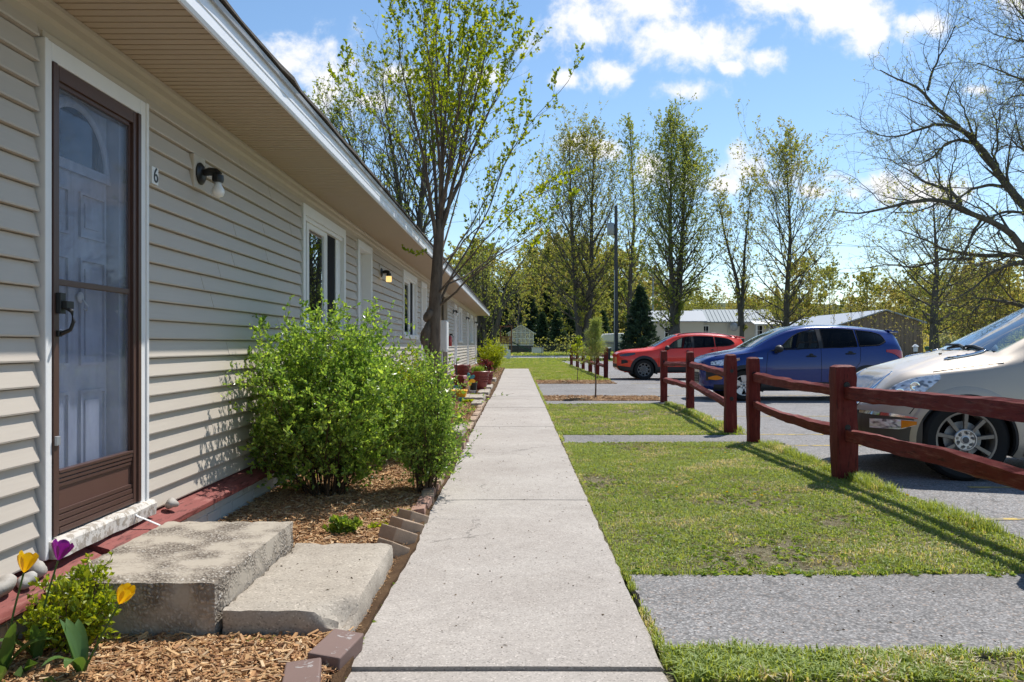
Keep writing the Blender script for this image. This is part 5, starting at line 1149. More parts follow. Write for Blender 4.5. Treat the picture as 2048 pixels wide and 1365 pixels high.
p=bush(23,.17,.17,.30,20,None,8,3,4,.05,.03,.06,r=.004); p.finish('potted_plant','burgundy leafy plant in the pot behind the large one','plant',(-.86,22.2,.42),M['stem'],M['burg'],None,'stem','foliage')
p=bush(24,.18,.2,.40,16,None,8,3,3,.05,.02,.06,r=.004); p.finish('potted_plant','grey-green dry plant between pot and golden bush','plant',(-.95,25.0,.03),M['stem'],M['weed'],None,'stem','foliage')
t=thing('bucket','square orange-yellow spotted planter box in the mulch beside the walk','planter',(-1.21,16.55,.03)); m=MB(); a,b,h=.13,.16,.23
m.hexa([(-a,-a,0),(a,-a,0),(a,a,0),(-a,a,0),(-b,-b,h),(b,-b,h),(b,b,h),(-b,b,h)]); m.box(-b-.008,b+.008,-b-.008,b+.008,h-.03,h+.004); m.build('planter_box',M['yellow'],t,bevel=.01)
g=np.random.default_rng(5); m=MB()
for k in range(26): m.blob((g.uniform(-.12,.12),-.148+.0*k,g.uniform(.04,.2)),(.010,.004,.010),k,.1,6)
m.build('spot',M['brickred'],t)
t=thing('pinwheel','flower-shaped pinwheel with yellow, pink and teal petals beside the black bucket','pinwheel',(-1.06,17.6,.04)); m=MB(); m.tube([(0,0,0),(0,0,.40)],.008,6); m.build('stick',M['steel'],t)
for k,c in enumerate(('yellow','yellow','pink','pink','teal','teal')):
    m=MB(); m.blob((.075,0,0),(.072,.010,.040),k,.05,12); o=m.build('petal',M[c],t,smooth=True); o.location=(0,-.015,.40); o.rotation_euler=(0,k*PI/3+.4,0)
m=MB(); m.blob((0,-.03,.40),(.025,.012,.025),1,.0,10); m.build('hub',M['black'],t,smooth=True)
def simplepot(nm,label,loc,r,h,mat): 
    t=thing(nm,label,'bucket' if 'bucket' in nm else 'flower pot',loc); m=MB(); m.lathe([(0,0),(r*.8,0),(r*.84,.01),(r,h*.9),(r*1.06,h*.91),(r*1.06,h),(r*.97,h),(r*.9,h*.85),(0,h*.84)],(0,0,0),'z',24); m.build('pot_body',mat,t,smooth=35); m=MB(); m.lathe([(r*1.03,h*.97),(r*1.09,h*.98),(r*1.09,h*1.0),(r*1.03,h*1.01)],(0,0,0),'z',24); m.build('rim',mat,t)
simplepot('plastic_bucket','black plastic bucket left of the large maroon pot',(-1.02,18.5,.08),.085,.24,M['black']); simplepot('flower_pot','dark teal pot behind the yellow planter',(-1.36,18.0,.12),.09,.16,M['teal']); simplepot('flower_pot','small teal pot before the yellow planter',(-1.12,16.15,.03),.055,.10,M['teal']); simplepot('flower_pot','pale grey pot standing next to the pinwheel',(-1.0,17.9,.05),.06,.13,M['stonew'])
tuft('bright lime lettuce-like plant at the foot of the yellow planter',(-1.0,16.1,.04),31,50,.13,.05,M['leafY']); tuft('dull purple flowers in front of the yellow planter',(-1.32,16.2,.10),32,60,.10,.04,M['burg'],'plant')
tuft('pale green plant spilling at the foot of the black bucket',(-.93,17.3,.10),33,40,.10,.04,M['leafC'])
t=thing('garden_trellis','low dark metal plant frame in the bed under the far windows','trellis',(-1.75,23.0,.03)); m=MB()
for x in (-.1,.0,.1): m.tube([(0,x,0),(0,x,.75)],.006,5)
m.build('upright',M['black'],t); m=MB()
for z in (.3,.6): m.tube([(0,-.12,z),(0,.12,z)],.005,5)
m.build('crosswire',M['black'],t)
# ---------------------------------------------------------------- beyond the lawn
t=thing('pedestal_box','short pale grey utility pedestal at the lawn edge','utility box',at(1017,68)); m=MB(); m.box(-.16,.16,-.13,.13,0,.72); m.build('cabinet',M['plwhite'],t,bevel=.03); m=MB(); m.prism([(-.18,.72),(.18,.72),(.16,.80),(-.14,.84)],'y',-.15,.15); m.build('lid',M['plwhite'],t,bevel=.02)
t=thing('utility_pole','tall grey wooden utility pole with transformer','utility pole',at(1232,67)); m=MB(); H=hz(412,67); m.tube([(0,0,0),(0,0,H)],[.20,.13],12); m.build('pole',M['polewood'] if 'polewood' in M else barkmat('pole_wood',(.055,.055,.06),(.11,.11,.115),5),t,smooth=40)
m=MB(); zt=hz(470,67); m.lathe([(0,0),(.29,0),(.31,.03),(.31,.95),(.27,1.02),(0,1.03)],(-.46,-.05,zt),'z',20); m.build('transformer',M['steel'],t,smooth=40); m=MB(); m.lathe([(.04,0),(.06,.05),(.035,.09),(.06,.13),(.03,.2),(0,.35)],(-.46,-.05,zt+1.02),'z',10); m.lathe([(.03,0),(.05,.05),(.03,.09),(.05,.13),(.02,.2),(0,.22)],(.06,0,H),'z',10); m.build('insulator',M['black'],t); m=MB(); m.box(-.3,.02,-.04,.04,zt+.3,zt+.36); m.box(-.3,.02,-.04,.04,zt+.7,zt+.76); m.build('bracket',M['steel'],t)
m=MB(); m.tube([(-.16,-.16,0),(-.14,-.14,7.5)],.04,6); m.build('conduit',M['steel'],t)
def wire(name,a,b,sag,label,r=.018):
    u=np.linspace(0,1,26)[:,None]; p=np.array(a)*(1-u)+np.array(b)*u; p[:,2]-=(sag*4*u*(1-u))[:,0]; m=MB(); m.tube(p,r,5); tag(m.build(name,M['black']),label,'wire','overhead wires from the utility pole')
a=np.array(at(1232,67)); wire('overhead_wire',(a[0],67,hz(472,67)),(48,66,hz(500,67)),.35,'thin black overhead wire running from the utility pole to the right',.016); wire('overhead_wire',(a[0],67,H),(60,90,10),.6,'thin black overhead wire running from the utility pole to the right',.014); wire('overhead_wire',(a[0],67,H),(-30,70,11),.6,'thin black wire running from the pole top toward the trees',.012)
t=thing('utility_pole','distant thin pole behind the spruce, without transformer','utility pole',at(1306,140)); m=MB(); m.tube([(0,0,0),(0,0,hz(545,140))],[.22,.16],10); m.build('pole',M['steel'],t,smooth=True); m=MB(); m.box(-1,1,-.06,.06,hz(552,140),hz(550,140)); m.build('cross_arm',M['steel'],t)
t=thing('wheeled_bin','dark grey wheeled rubbish bin behind the far red fence','bin',at(1214,63)); m=MB(); m.hexa([(-.22,-.25,.06),(.22,-.25,.06),(.22,.25,.06),(-.22,.25,.06),(-.28,-.32,.98),(.28,-.32,.98),(.28,.32,.98),(-.28,.32,.98)]); m.build('bin_body',M['bin'] if 'bin' in M else plain('bin_plastic',(.03,.04,.038),.5,.4),t,bevel=.03)
m=MB(); G=[]; 
for u in np.linspace(0,1,8): G.append([(-.30,-.36+.72*u,.99+.10*math.sin(PI*u)),(.30,-.36+.72*u,.99+.10*math.sin(PI*u))])
m.grid(np.array(G)); m.box(-.3,.3,-.36,.36,.97,.992); m.build('lid',M['steel'],t,smooth=True)
for s_ in (-1,1):
    m=MB(); m.lathe([(0,-.03),(.1,-.03),(.1,.03),(0,.03)],(s_*.27,.25,.10),'x',14); m.build('wheel',M['black'],t)
# playset and small gabled greenhouse behind the fence
M['wood']=plain('playset_wood',(.20,.085,.05),.8,.2,var=.25,vs=12); M['slide']=plain('slide_green',(.02,.10,.075),.4,.4)
t=thing('playset','wooden play tower with ladder and dark green slide by the small greenhouse','playset',at(1012,109)); 
for x in (-.75,.75):
    for y_ in (-.7,.7): m=MB(); m.box(x-.07,x+.07,y_-.07,y_+.07,0,3.75); m.build('post',M['wood'],t)
m=MB(); m.box(-.85,.85,-.8,.8,1.35,1.45); m.build('platform',M['wood'],t)
m=MB()
for k in range(9): m.box(-.8+k*.19,-.67+k*.19,-.80,-.76,1.45,2.3)
m.box(-.85,.85,-.84,-.80,2.28,2.4); m.build('railing',M['wood'],t)
m=MB(); m.box(-.85,.85,-.8,.8,3.68,3.78)
for k in range(6): m.box(-.85+k*.3,-.75+k*.3,-.85,.85,3.78,3.88)
m.build('roof_slat',M['wood'],t)
m=MB(); 
for x in (-.45,.35): m.prism([(x,0),(x+.09,0),(x-.25,1.4),(x-.34,1.4)],'y',-1.6+.0,-1.5)
for k in range(6): q=k/6+.1; m.box(-.45-.34*q*.7,.40-.34*q*.7,-1.62,-1.56,1.4*q,1.4*q+.07)
m.build('ladder',M['plwhite'],t)
m=MB(); G=[]
for u in np.linspace(0,1,14): zz=1.42*(1-u)**1.15+.14; xx=.85+3.1*u; G.append([(xx,-.36,zz+.16),(xx,-.33,zz+.16),(xx,-.28,zz),(xx,.28,zz),(xx,.33,zz+.16),(xx,.36,zz+.16)])
m.grid(np.array(G)); m.build('slide',M['slide'],t,smooth=True)
M['polyfilm']=plain('translucent_film',(.62,.62,.60),.35,.4,var=.25,vs=3)
t=thing('greenhouse','small gabled greenhouse with see-through walls on a dark base','greenhouse',at(1042,116)); h0,h1,w,d=1.2,3.0,1.75,5.0; rz=hz(651,116)
m=MB(); m.box(-w,w,-d/2,d/2,0,h0); m.build('base_wall',M['black'],t)
m=MB()
for x in np.linspace(-w,w,7): 
    top=h1+(rz-h1)*(1-abs(x)/w); m.box(x-.04,x+.04,-d/2-.05,-d/2+.03,h0,top-.05)
for z in (h0,2.1,h1): m.box(-w,w,-d/2-.045,-d/2+.02,z-.04,z+.04)
m.build('frame',M['white'],t)
m=MB(); m.add([(-w,-d/2,h0),(w,-d/2,h0),(w,-d/2,h1),(0,-d/2,rz-.05),(-w,-d/2,h1)],[(0,1,2,3,4)]); m.box(-w-.0,-w+.03,-d/2,d/2,h0,h1); m.box(w-.03,w,-d/2,d/2,h0,h1); m.build('glazing',glassmat('poly_glazing',(.75,.72,.66),.10,.2,((.55,.52,.47),.75)),t)
m=MB()
for s_ in (-1,1): m.add([(0,-d/2-.3,rz),(0,d/2+.3,rz),(s_*(w+.35),d/2+.3,h1-.25),(s_*(w+.35),-d/2-.3,h1-.25),(0,-d/2-.3,rz+.08),(0,d/2+.3,rz+.08),(s_*(w+.35),d/2+.3,h1-.17),(s_*(w+.35),-d/2-.3,h1-.17)],[(0,1,2,3),(4,5,6,7),(0,3,7,4),(1,2,6,5),(2,3,7,6)])
m.build('roof',M['plwhite'],t)
# chain-link fence along the far side of the road
def chainfence(label,x0,x1,y,h,step,seed):
    t=thing('chain_link_fence',label,'fence',((x0+x1)/2,y,-.03)); L=(x1-x0)/2
    for x in np.arange(-L,L+.01,step): m=MB(); m.tube([(x,0,0),(x,0,h+.05)],.045,7); m.build('post',M['black'],t)
    m=MB(); m.tube([(-L,0,h),(L,0,h)],.03,6); m.tube([(-L,0,.08),(L,0,.08)],.012,5); m.build('top_rail',M['black'],t)
    m=MB(); n=int(2*L/.22); 
    for s_ in (-1,1):
        xs=-L+np.arange(n)*.22; a=np.stack([xs,np.full(n,.01*s_),np.full(n,.1)],1); b=np.stack([np.clip(xs+s_*(h-.1),-L,L),np.full(n,.01*s_),np.minimum(.1+np.where(s_>0,L-xs,xs+L),h)],1); Pt=np.stack([a,b],1); V,Fq=tubes(Pt,np.full((n,2),.0045),3); m.add(V,Fq)
    m.build('mesh',M['steel'],t)
chainfence('black chain-link fence beyond the road in front of the greenhouse',-6,12,98,1.35,3.0,1); chainfence('chain-link fence behind the blue car, running to the right',39,62,70,1.45,2.9,2)
# odds and ends in the yard behind that fence
t=thing('storage_crate','low pale grey storage box by the chain-link fence','box',at(1075,106)); MB().box(-.75,.75,-.4,.4,0,.82).build('crate_body',M['plwhite'],t,bevel=.05); MB().box(-.8,.8,-.45,.45,.82,.92).build('lid',M['steel'],t,bevel=.03)
t=thing('tarp_trailer','white-topped trailer seen between the trunks left of the utility pole','trailer',at(1222,100)); m=MB(); m.box(-1.6,1.8,-1,1,.5,1.6); m.build('trailer_body',M['steel'],t,bevel=.08); m=MB(); m.prism([(-1.7,1.6),(1.9,1.6),(1.5,2.7),(-1.0,2.6)],'y',-1.1,1.1); m.build('tarp',M['white'],t,bevel=.15)
for x in (-.7,.7): m=MB(); m.lathe([(0,-.12),(.35,-.12),(.35,.12),(0,.12)],(x,-1.0,.35),'y',16); m.build('wheel',M['rubber'],t)
# ---------------------------------------------------------------- mobile home and barn
M['homewall']=plain('cream_home_siding',(.52,.48,.40),.7,.2,var=.06); M['metalroof']=plain('blue_grey_metal_roof',(.22,.27,.30),.6,.2,var=.06); M['barnwall']=plain('tan_barn_board',(.24,.185,.135),.85,.1,var=.15,vs=3); M['paleroof']=plain('pale_metal_roof',(.34,.37,.41),.6,.2,var=.05)
Y=84; k=F/Y; X=lambda px:(px-CX)/k
t=thing('mobile_home','long cream mobile home with blue-grey metal roof behind the red car','mobile home',(X(1320),Y,-.05)); o=X(1320)
ez,rz=hz(643,Y),hz(628,Y); x1=X(1545)-o; xm=X(1405)-o
m=MB(); m.box(0,x1,0,4.2,.5,ez); m.box(-1.2,xm,-.6,3.6,.5,ez+.05); m.build('wall',M['homewall'],t)
m=MB(); m.box(.1,x1-.1,.1,4.1,-.1,.5); m.build('skirting',M['steel'],t)
def gable(m,xa,xb,ya,yb,e,r,ov=.3):
    ym=(ya+yb)/2
    for s_,yy in ((0,ya-ov),(1,yb+ov)): m.add([(xa-ov,yy,e-.08),(xb+ov,yy,e-.08),(xb+ov,ym,r),(xa-ov,ym,r),(xa-ov,yy,e),(xb+ov,yy,e),(xb+ov,ym,r+.08),(xa-ov,ym,r+.08)],[(0,1,2,3),(4,5,6,7),(0,1,5,4),(0,3,7,4),(1,2,6,5)])
    for x in (xa,xb): m.add([(x,ya,e),(x,yb,e),(x,ym,r)],[(0,1,2)])
m=MB(); gable(m,xm-.3,x1,0,4.2,ez,rz+.5); 
xs=np.arange(xm-.5,x1+.3,.42)
for x in xs: m.add([(x,-.3,ez+.01),(x+.05,-.3,ez+.01),(x+.05,2.1,rz+.59),(x,2.1,rz+.59),(x,-.3,ez+.05),(x+.05,-.3,ez+.05),(x+.05,2.1,rz+.63),(x,2.1,rz+.63)],[(4,5,6,7),(0,4,7,3),(1,5,6,2),(0,1,5,4)])
m.build('metal_roof',M['metalroof'],t); m=MB(); gable(m,-1.2,xm,-.6,3.6,ez+.05,rz+.35); m.build('annex_roof',M['paleroof'],t)
for xa,xb,za,zb in ((X(1328)-o,X(1340)-o,hz(675,Y),hz(655,Y)),(xm+.05,xm+.6,hz(672,Y),hz(652,Y)),(X(1511)-o,X(1524)-o,hz(670,Y),hz(651,Y))):
    y_=-.62 if xb<xm else -.02; m=MB(); m.box(xa-.08,xb+.08,y_-.04,y_+.03,za-.08,zb+.08); w=m.build('window',M['white'],t); m=MB(); m.box(xa,xb,y_-.055,y_-.041,za,(za+zb)/2-.02); m.box(xa,xb,y_-.055,y_-.041,(za+zb)/2+.02,zb); m.build('pane',M['winblk'] if 'winblk' in M else M['dark'],w); m=MB(); m.box((xa+xb)/2-.02,(xa+xb)/2+.02,y_-.065,y_-.056,za,zb); m.build('muntin',M['white'],w)
m=MB(); pa,pb=X(1500)-o,X(1562)-o; m.add([(pa,-1.6,ez-.35),(pb,-1.6,ez-.35),(pb,0,ez+.02),(pa,0,ez+.02),(pa,-1.6,ez-.25),(pb,-1.6,ez-.25),(pb,0,ez+.12),(pa,0,ez+.12)],[(0,1,2,3),(4,5,6,7),(0,1,5,4),(1,2,6,5),(0,3,7,4)]); m.build('porch_roof',M['white'],t)
for px in (1505,1530,1560):
    m=MB(); m.box(X(px)-o-.07,X(px)-o+.07,-1.55,-1.41,0,ez-.33); m.build('porch_post',M['white'],t)
m=MB(); m.box(X(1533)-o,X(1558)-o,-.02,.04,.5,ez-.4); m.build('door',M['steel'],t)
m=MB(); m.tube([(X(1453)-o,-.5,ez-1.2),(X(1454)-o,-.5,ez+.1)],.03,5); m.lathe([(0,0),(.30,.05),(.45,.14)],(X(1466)-o,-.5,ez-.55),'y',16); m.tube([(X(1466)-o,-.5,ez-.55),(X(1466)-o,0,ez-.8)],.03,5); m.build('satellite_dish',M['steel'],t)
Y=80; k=F/Y; ax=(1770-CX)/k; zr=hz(621,Y); lx,lz=(1640-CX)/k,hz(661,Y); rx=(1843-CX)/k; rzz=zr-(rx-ax)*(zr-lz)/(ax-lx)
t=thing('barn','low tan barn with pale metal roof behind the blue car','barn',(ax,Y,-.05)); D=21
m=MB(); m.add([(lx-ax,0,0),(rx-ax,0,0),(rx-ax,0,rzz),(0,0,zr),(lx-ax,0,lz),(lx-ax,D,0),(rx-ax,D,0),(rx-ax,D,rzz),(0,D,zr),(lx-ax,D,lz)],[(0,1,2,3,4),(9,8,7,6,5),(0,4,9,5),(1,6,7,2)]); m.build('wall',M['barnwall'],t)
m=MB()
for x in np.arange(lx-ax+.1,rx-ax,.42):
    top=zr-abs(x)*(zr-lz)/(ax-lx); m.box(x,x+.05,-.035,-.002,0,max(.1,top-.06))
m.box(rx-ax-.15,rx-ax+.03,-.06,-.036,0,rzz-.1); m.build('batten',M['barnwall'],t)
m=MB()
for xx,zz in ((lx-ax-.35,lz-.12),(rx-ax+.35,rzz-.12)): m.add([(0,-.4,zr+.02),(0,D+.4,zr+.02),(xx,D+.4,zz),(xx,-.4,zz),(0,-.4,zr+.14),(0,D+.4,zr+.14),(xx,D+.4,zz+.12),(xx,-.4,zz+.12)],[(0,1,2,3),(4,5,6,7),(0,3,7,4),(1,2,6,5),(2,3,7,6)])
m.build('roof',M['paleroof'],t)
t=thing('lamp_post','short dark post with a white capped lantern beyond the parking lot','lamp post',at(1831,58)); m=MB(); m.tube([(0,0,0),(0,0,.75)],.07,8); m.build('post',M['black'],t); m=MB(); m.lathe([(.0,.75),(.13,.75),(.15,.85),(.15,1.05),(.2,1.08),(.24,1.12),(.08,1.28),(0,1.3)],(0,0,0),'z',14); m.build('lantern',M['plwhite'],t,smooth=35)
t=thing('garden_post','wooden post with green cap left of the low spreading tree','post',at(1859,66)); m=MB(); m.box(-.22,.22,-.2,.2,0,.85); m.build('post',M['barnwall'],t); m=MB(); m.box(-.3,.3,-.25,.25,.85,1.12); m.build('cap',M['slide'],t,bevel=.03)
# ---------------------------------------------------------------- cars: body skinned over stations, real window openings
def pchip(xs,ys):
    xs=np.asarray(xs,float); ys=np.asarray(ys,float); h=np.diff(xs); d=np.diff(ys)/h; m=np.zeros(len(xs))
    for i in range(1,len(xs)-1):
        if d[i-1]*d[i]>0: w1=2*h[i]+h[i-1]; w2=h[i]+2*h[i-1]; m[i]=(w1+w2)/(w1/d[i-1]+w2/d[i])
    m[0]=d[0]; m[-1]=d[-1]
    def f(x):
        x=np.clip(np.asarray(x,float),xs[0],xs[-1]); i=np.clip(np.searchsorted(xs,x)-1,0,len(xs)-2); t=(x-xs[i])/h[i]
        return (1+2*t)*(1-t)**2*ys[i]+t*(1-t)**2*h[i]*m[i]+t*t*(3-2*t)*ys[i+1]+t*t*(t-1)*h[i]*m[i+1]
    return f
def carpaint(name,c,metal=.35,rough=.32,flake=True):
    t=NT(name); v=t.obj(); n=t.noise(v,900,2); col=t.mix(n,tuple(x*.85 for x in c),tuple(min(1,x*1.2) for x in c)); dust=t.ramp(t.noise(v,3,5,.7),[(.5,0),(.8,1)])
    col=t.mix(t.math('MULTIPLY',dust,.015),col,(.30,.28,.25)); return t.done(t.pbsdf(col,rough,.4,None,metal,.6))
M['pblue']=carpaint('blue_paint',(.001,.020,.15),.2,.24); M['pred']=carpaint('red_paint',(.74,.035,.012),.0,.3); M['psilver']=carpaint('champagne_paint',(.47,.405,.33),.35,.46)
M['plastic']=plain('car_plastic',(.028,.028,.028),.6,.35); M['plastic2']=plain('grey_plastic',(.10,.10,.10),.5,.4)
M['carglass']=glassmat('car_glass',(.70,.78,.78),-.035,.004); M['tint']=glassmat('tinted_glass',(.12,.13,.15),-.035,.004); M['shield']=glassmat('windscreen_glass',(.72,.82,.82),.08,.004)
M['alloy']=plain('alloy_rim',(.52,.52,.53),.32,.5,metal=.8); M['alloydark']=plain('dark_alloy',(.16,.155,.15),.4,.5,metal=.6,var=.3,vs=20); M['amber']=plain('amber_lens',(.75,.22,.01),.2,.5,coat=.5); M['redlens']=plain('red_lens',(.45,.012,.015),.12,.5,coat=.8); M['seat']=plain('car_seat',(.10,.10,.105),.8,.2); M['seatb']=plain('beige_seat',(.30,.27,.23),.8,.2)
def lens():
    t=NT('headlamp_lens'); v=t.obj(); n=t.voro(t.map(v,(1,.4,1.6)),34,'Color','SMOOTH_F1'); s=t.n('ShaderNodeSeparateColor'); t.link(n,s.inputs[0]); c=t.ramp(s.outputs[0],[(.15,(.22,.23,.25)),(.3,(.60,.62,.65)),(.5,(.84,.85,.88)),(.8,(.93,.94,.96))]); return t.done(t.pbsdf(c,.12,.5,t.bump(s.outputs[1],.35,.02),.25,1.0))
M['lens']=lens()
class Car:
    def __init__(s,name,label,loc,T,yaw=0):
        s.T=T; s.root=thing(name,label,'car',loc); s.root.rotation_euler=(0,0,yaw); s.f={k:pchip([a for a,b in v],[b for a,b in v]) for k,v in T['cur'].items()}; s.L=T['L']
    def knots(s,x):
        q={k:float(f(x)) for k,f in s.f.items()}; zb,zr,zm=q['zb'],q['zr'],q['zm']; zl=min(max(q['zl'],zm+.03),zr-.02)
        return [zb,zb+.10*(zm-zb)/.45,zm,zl,zr],[q['wm']-.085,q['wm']-.018,q['wm'],q['wl'],q['wr']],q
    def side(s,x,z):
        zs,ys,_=s.knots(x); return pchip(zs,ys)(z)
    def top(s,x,y):
        q={k:float(s.f[k](x)) for k in ('zr','wr','zc')}; return q['zr']+(q['zc']-q['zr'])*(1-np.clip(np.abs(y)/q['wr'],0,1)**s.T.get('crown',2.4))
    def S(s,x,z,sg,off): return (x,sg*(s.side(x,z)+off),z)
    def patch(s,name,x0,x1,lo,hi,mat,off=.004,nx=26,nz=9,sides=(-1,1),parent=None,thick=True):
        """piece of the flank between two height curves"""
        out=[]
        for sg in sides:
            m=MB(); xs=np.linspace(x0,x1,nx); G=[]
            for x in xs:
                a,b=float(lo(x)),float(hi(x)); zz=np.linspace(a,max(b,a+.002),nz); yy=s.side(x,zz)+off; row=[(x,sg*y,z) for y,z in zip(yy,zz)]
                if thick: row=[(x,sg*(yy[0]-off-.012),zz[0]-.002)]+row+[(x,sg*(yy[-1]-off-.012),zz[-1]+.002)]
                G.append(row)
            if thick:
                e0=[(p[0]-.002,p[1]-sg*(off+.012),p[2]) for p in G[0]]; e1=[(p[0]+.002,p[1]-sg*(off+.012),p[2]) for p in G[-1]]; G=[e0]+G+[e1]
            G=np.array(G); m.grid(G if sg>0 else G[::-1]); out.append(m.build(name,mat,parent or s.root,smooth=35))
        return out
    def outline(s,name,pts,w,mat,off=.005,sides=(-1,1),closed=True,parent=None):
        """a moulding following a line on the flank"""
        for sg in sides:
            p=np.array(pts+[pts[0]] if closed else pts,float); d=np.r_[0,np.cumsum(np.linalg.norm(np.diff(p,axis=0),axis=1))]; t=np.linspace(0,d[-1],max(12,int(d[-1]/.03))); x=np.interp(t,d,p[:,0]); z=np.interp(t,d,p[:,1]); m=MB()
            m.tube(np.stack([x,[sg*(float(s.side(a,b))+off*.2) for a,b in zip(x,z)],z],1),w,6); m.build(name,mat,parent or s.root,smooth=True)
    def frontx(s,y,z):
        xs=np.linspace(0,1.2,120); w=np.array([float(s.side(a,z)) if s.knots(a)[0][-1]>=z else float(s.f['wr'](a))*0 for a in xs]); w=np.maximum.accumulate(w); return float(np.interp(abs(y),w,xs)) if abs(y)>w[0] else 0.0
    def front(s,name,y0,y1,z0,z1,mat,off=.006,ny=14,nz=8,parent=None,zf=None):
        m=MB(); G=[]
        for y in np.linspace(y0,y1,ny):
            a,b=(z0,z1) if zf is None else zf(y); G.append([(s.frontx(y,z)-off,y,z) for z in np.linspace(a,b,nz)])
        m.grid(np.array(G)); return m.build(name,mat,parent or s.root,smooth=35)
    def body(s,paint,wins,shield,back,wheels,ra):
        T=s.T; xs=np.unique(np.r_[0,.008,.02,np.arange(.04,s.L-.03,.028),s.L-.02,s.L-.008,s.L]); ns,nt=34,11; G=[]
        for x in xs:
            zs,ys,q=s.knots(x); f=pchip(zs,ys); z=np.linspace(zs[0],zs[-1],ns); y=f(z); yt=np.linspace(q['wr'],0,nt+1)[1:]; zt=s.top(x,yt); r=[(x,0,zs[0]),(x,ys[0]*.6,zs[0])]+[(x,a,b) for a,b in zip(y,z)]+[(x,a,b) for a,b in zip(yt,zt)]; G.append(r)
        G=np.array(G); a,b=G.shape[:2]; i=np.arange(a*b).reshape(a,b); Fq=np.stack([i[:-1,:-1],i[1:,:-1],i[1:,1:],i[:-1,1:]],-1).reshape(-1,4); V=G.reshape(-1,3); C=V[Fq].mean(1); col=np.tile(np.arange(b-1),a-1)
        keep=np.ones(len(Fq),bool)
        for wx in wheels: keep&=~((np.hypot(C[:,0]-wx,C[:,2]-T['wz'])<ra)&(C[:,1]>.35)&(C[:,2]<1.05))
        for x0,x1,lo,hi in wins:
            sel=(C[:,0]>x0)&(C[:,0]<x1)&(col>2)&(col<ns+2); L_=np.array([lo(x) for x in C[sel,0]]); H_=np.array([hi(x) for x in C[sel,0]]); k=np.where(sel)[0][(C[sel,2]>L_)&(C[sel,2]<H_)]; keep[k]=False
        up=(col>=ns+1)
        for xa,xb,wf in (shield,back):
            keep&=~(up&(C[:,0]>xa(C[:,1]))&(C[:,0]<xb(C[:,1]))&(C[:,1]<wf(C[:,0])))
        m=MB()
        for sg in (1,-1):
            VV=V*np.array([1,sg,1]); ff=Fq[keep]; m.add(VV,ff if sg>0 else ff[:,::-1])
        for j in (0,-1):
            ring=[tuple(p) for p in G[j]]; n=len(ring)
            m.add(ring+[(p[0],-p[1],p[2]) for p in ring],[(q,q+1,n+q+1,n+q) if j else (n+q,n+q+1,q+1,q) for q in range(n-1)])
        bo=m.build('body',paint,s.root,smooth=50); s.paint=paint
        w=MB()                              # dark inner wheel houses, floor and liner
        for wx in wheels:
            for sg in (-1,1):
                t_=np.linspace(-.35,PI+.35,22); rr=ra+.03; yo=min(float(s.side(wx-ra*.95,.65)),float(s.side(wx+ra*.95,.65)))-.03; GG=np.array([[(wx+rr*math.cos(q),sg*yo,T['wz']+rr*math.sin(q)),(wx+rr*math.cos(q),sg*.45,T['wz']+rr*math.sin(q))] for q in t_]); w.grid(GG); w.add([(wx,sg*.45,T['wz'])]+[(wx+rr*math.cos(q),sg*.45,T['wz']+rr*math.sin(q)) for q in t_],[(0,k,k+1) for k in range(1,22)])
        w.build('wheel_house',M['dark'],s.root); return bo
    def wheel(s,x,r,rim,style,matrim,wid=.22,hub=None):
        for sg in (-1,1):
            yo=float(s.f['wm'](min(max(x,.5),s.L-.5)))-.03; o=None; cy=sg*(yo-wid/2)
            t=MB(); P_=[(rim*.97,-wid*.40),(rim+.008,-wid*.46),(r*.90,-wid*.50),(r*.965,-wid*.43),(r,-wid*.34),(r,wid*.34),(r*.965,wid*.43),(r*.90,wid*.50),(rim+.008,wid*.46),(rim*.97,wid*.40)]
            t.lathe([(a,-b) for a,b in P_] if sg>0 else P_,(0,0,0),'y',44)
            for k in range(44):
                a=k*2*PI/44
                for q in (-.25,-.08,.1,.26): t.hexa([(math.cos(a+dx)*(r+dr),wid*q+dy,math.sin(a+dx)*(r+dr)) for dr in (-.004,.004) for dx,dy in ((0,0),(.07,0),(.07,wid*.13),(0,wid*.13))])
            wh=t.build('wheel',M['rubber'],s.root,smooth=35); wh.location=(x,cy,T_(s))
            b=MB(); O=sg*wid*.40; I=sg*wid*.10
            b.lathe([(rim*.99,O*1.08),(rim*.93,O*1.06),(rim*.90,O*.9),(rim*.88,I),(rim*.88,-O*.8)],(0,0,0),'y',44)
            n=style['n']; w0,w1=style['w']; 
            for k in range(n):
                a=k*2*PI/n+style.get('rot',0)
                for off_ in style.get('twin',(0,)):
                    a2=a+off_; c,sn=math.cos(a2),math.sin(a2); ri,ro=rim*.20,rim*.92
                    def pt(rr,u,y): return (c*rr-sn*u,y,sn*rr+c*u)
                    lo_,hi_=O*.55,O*.98; b.hexa([pt(ri,-w0/2,lo_),pt(ri,w0/2,lo_),pt(ro,w1/2,lo_*1.1),pt(ro,-w1/2,lo_*1.1),pt(ri,-w0/2*.8,hi_*.82),pt(ri,w0/2*.8,hi_*.82),pt(ro,w1/2*.8,hi_),pt(ro,-w1/2*.8,hi_)])
            b.build('rim',matrim,wh,smooth=30)
            h=MB(); h.lathe([(rim*.36,O*.5),(rim*.38,O*.90),(rim*.355,O*.96),(rim*.33,O*.96),(rim*.31,O*.82),(rim*.15,O*.80),(rim*.14,O*.90),(rim*.11,O*.92)],(0,0,0),'y',30)
            h.build('hub',hub or matrim,wh,smooth=30); h=MB(); h.lathe([(rim*.115,O*.90),(rim*.09,O*.97),(0,O*.98)],(0,0,0),'y',20)
            for k in range(style.get('nuts',5)):
                a=k*2*PI/style.get('nuts',5)+.3; h.lathe([(0,O*.98),(.011,O*.97),(.013,O*.8)],(rim*.235*math.cos(a),0,rim*.235*math.sin(a)),'y',7)
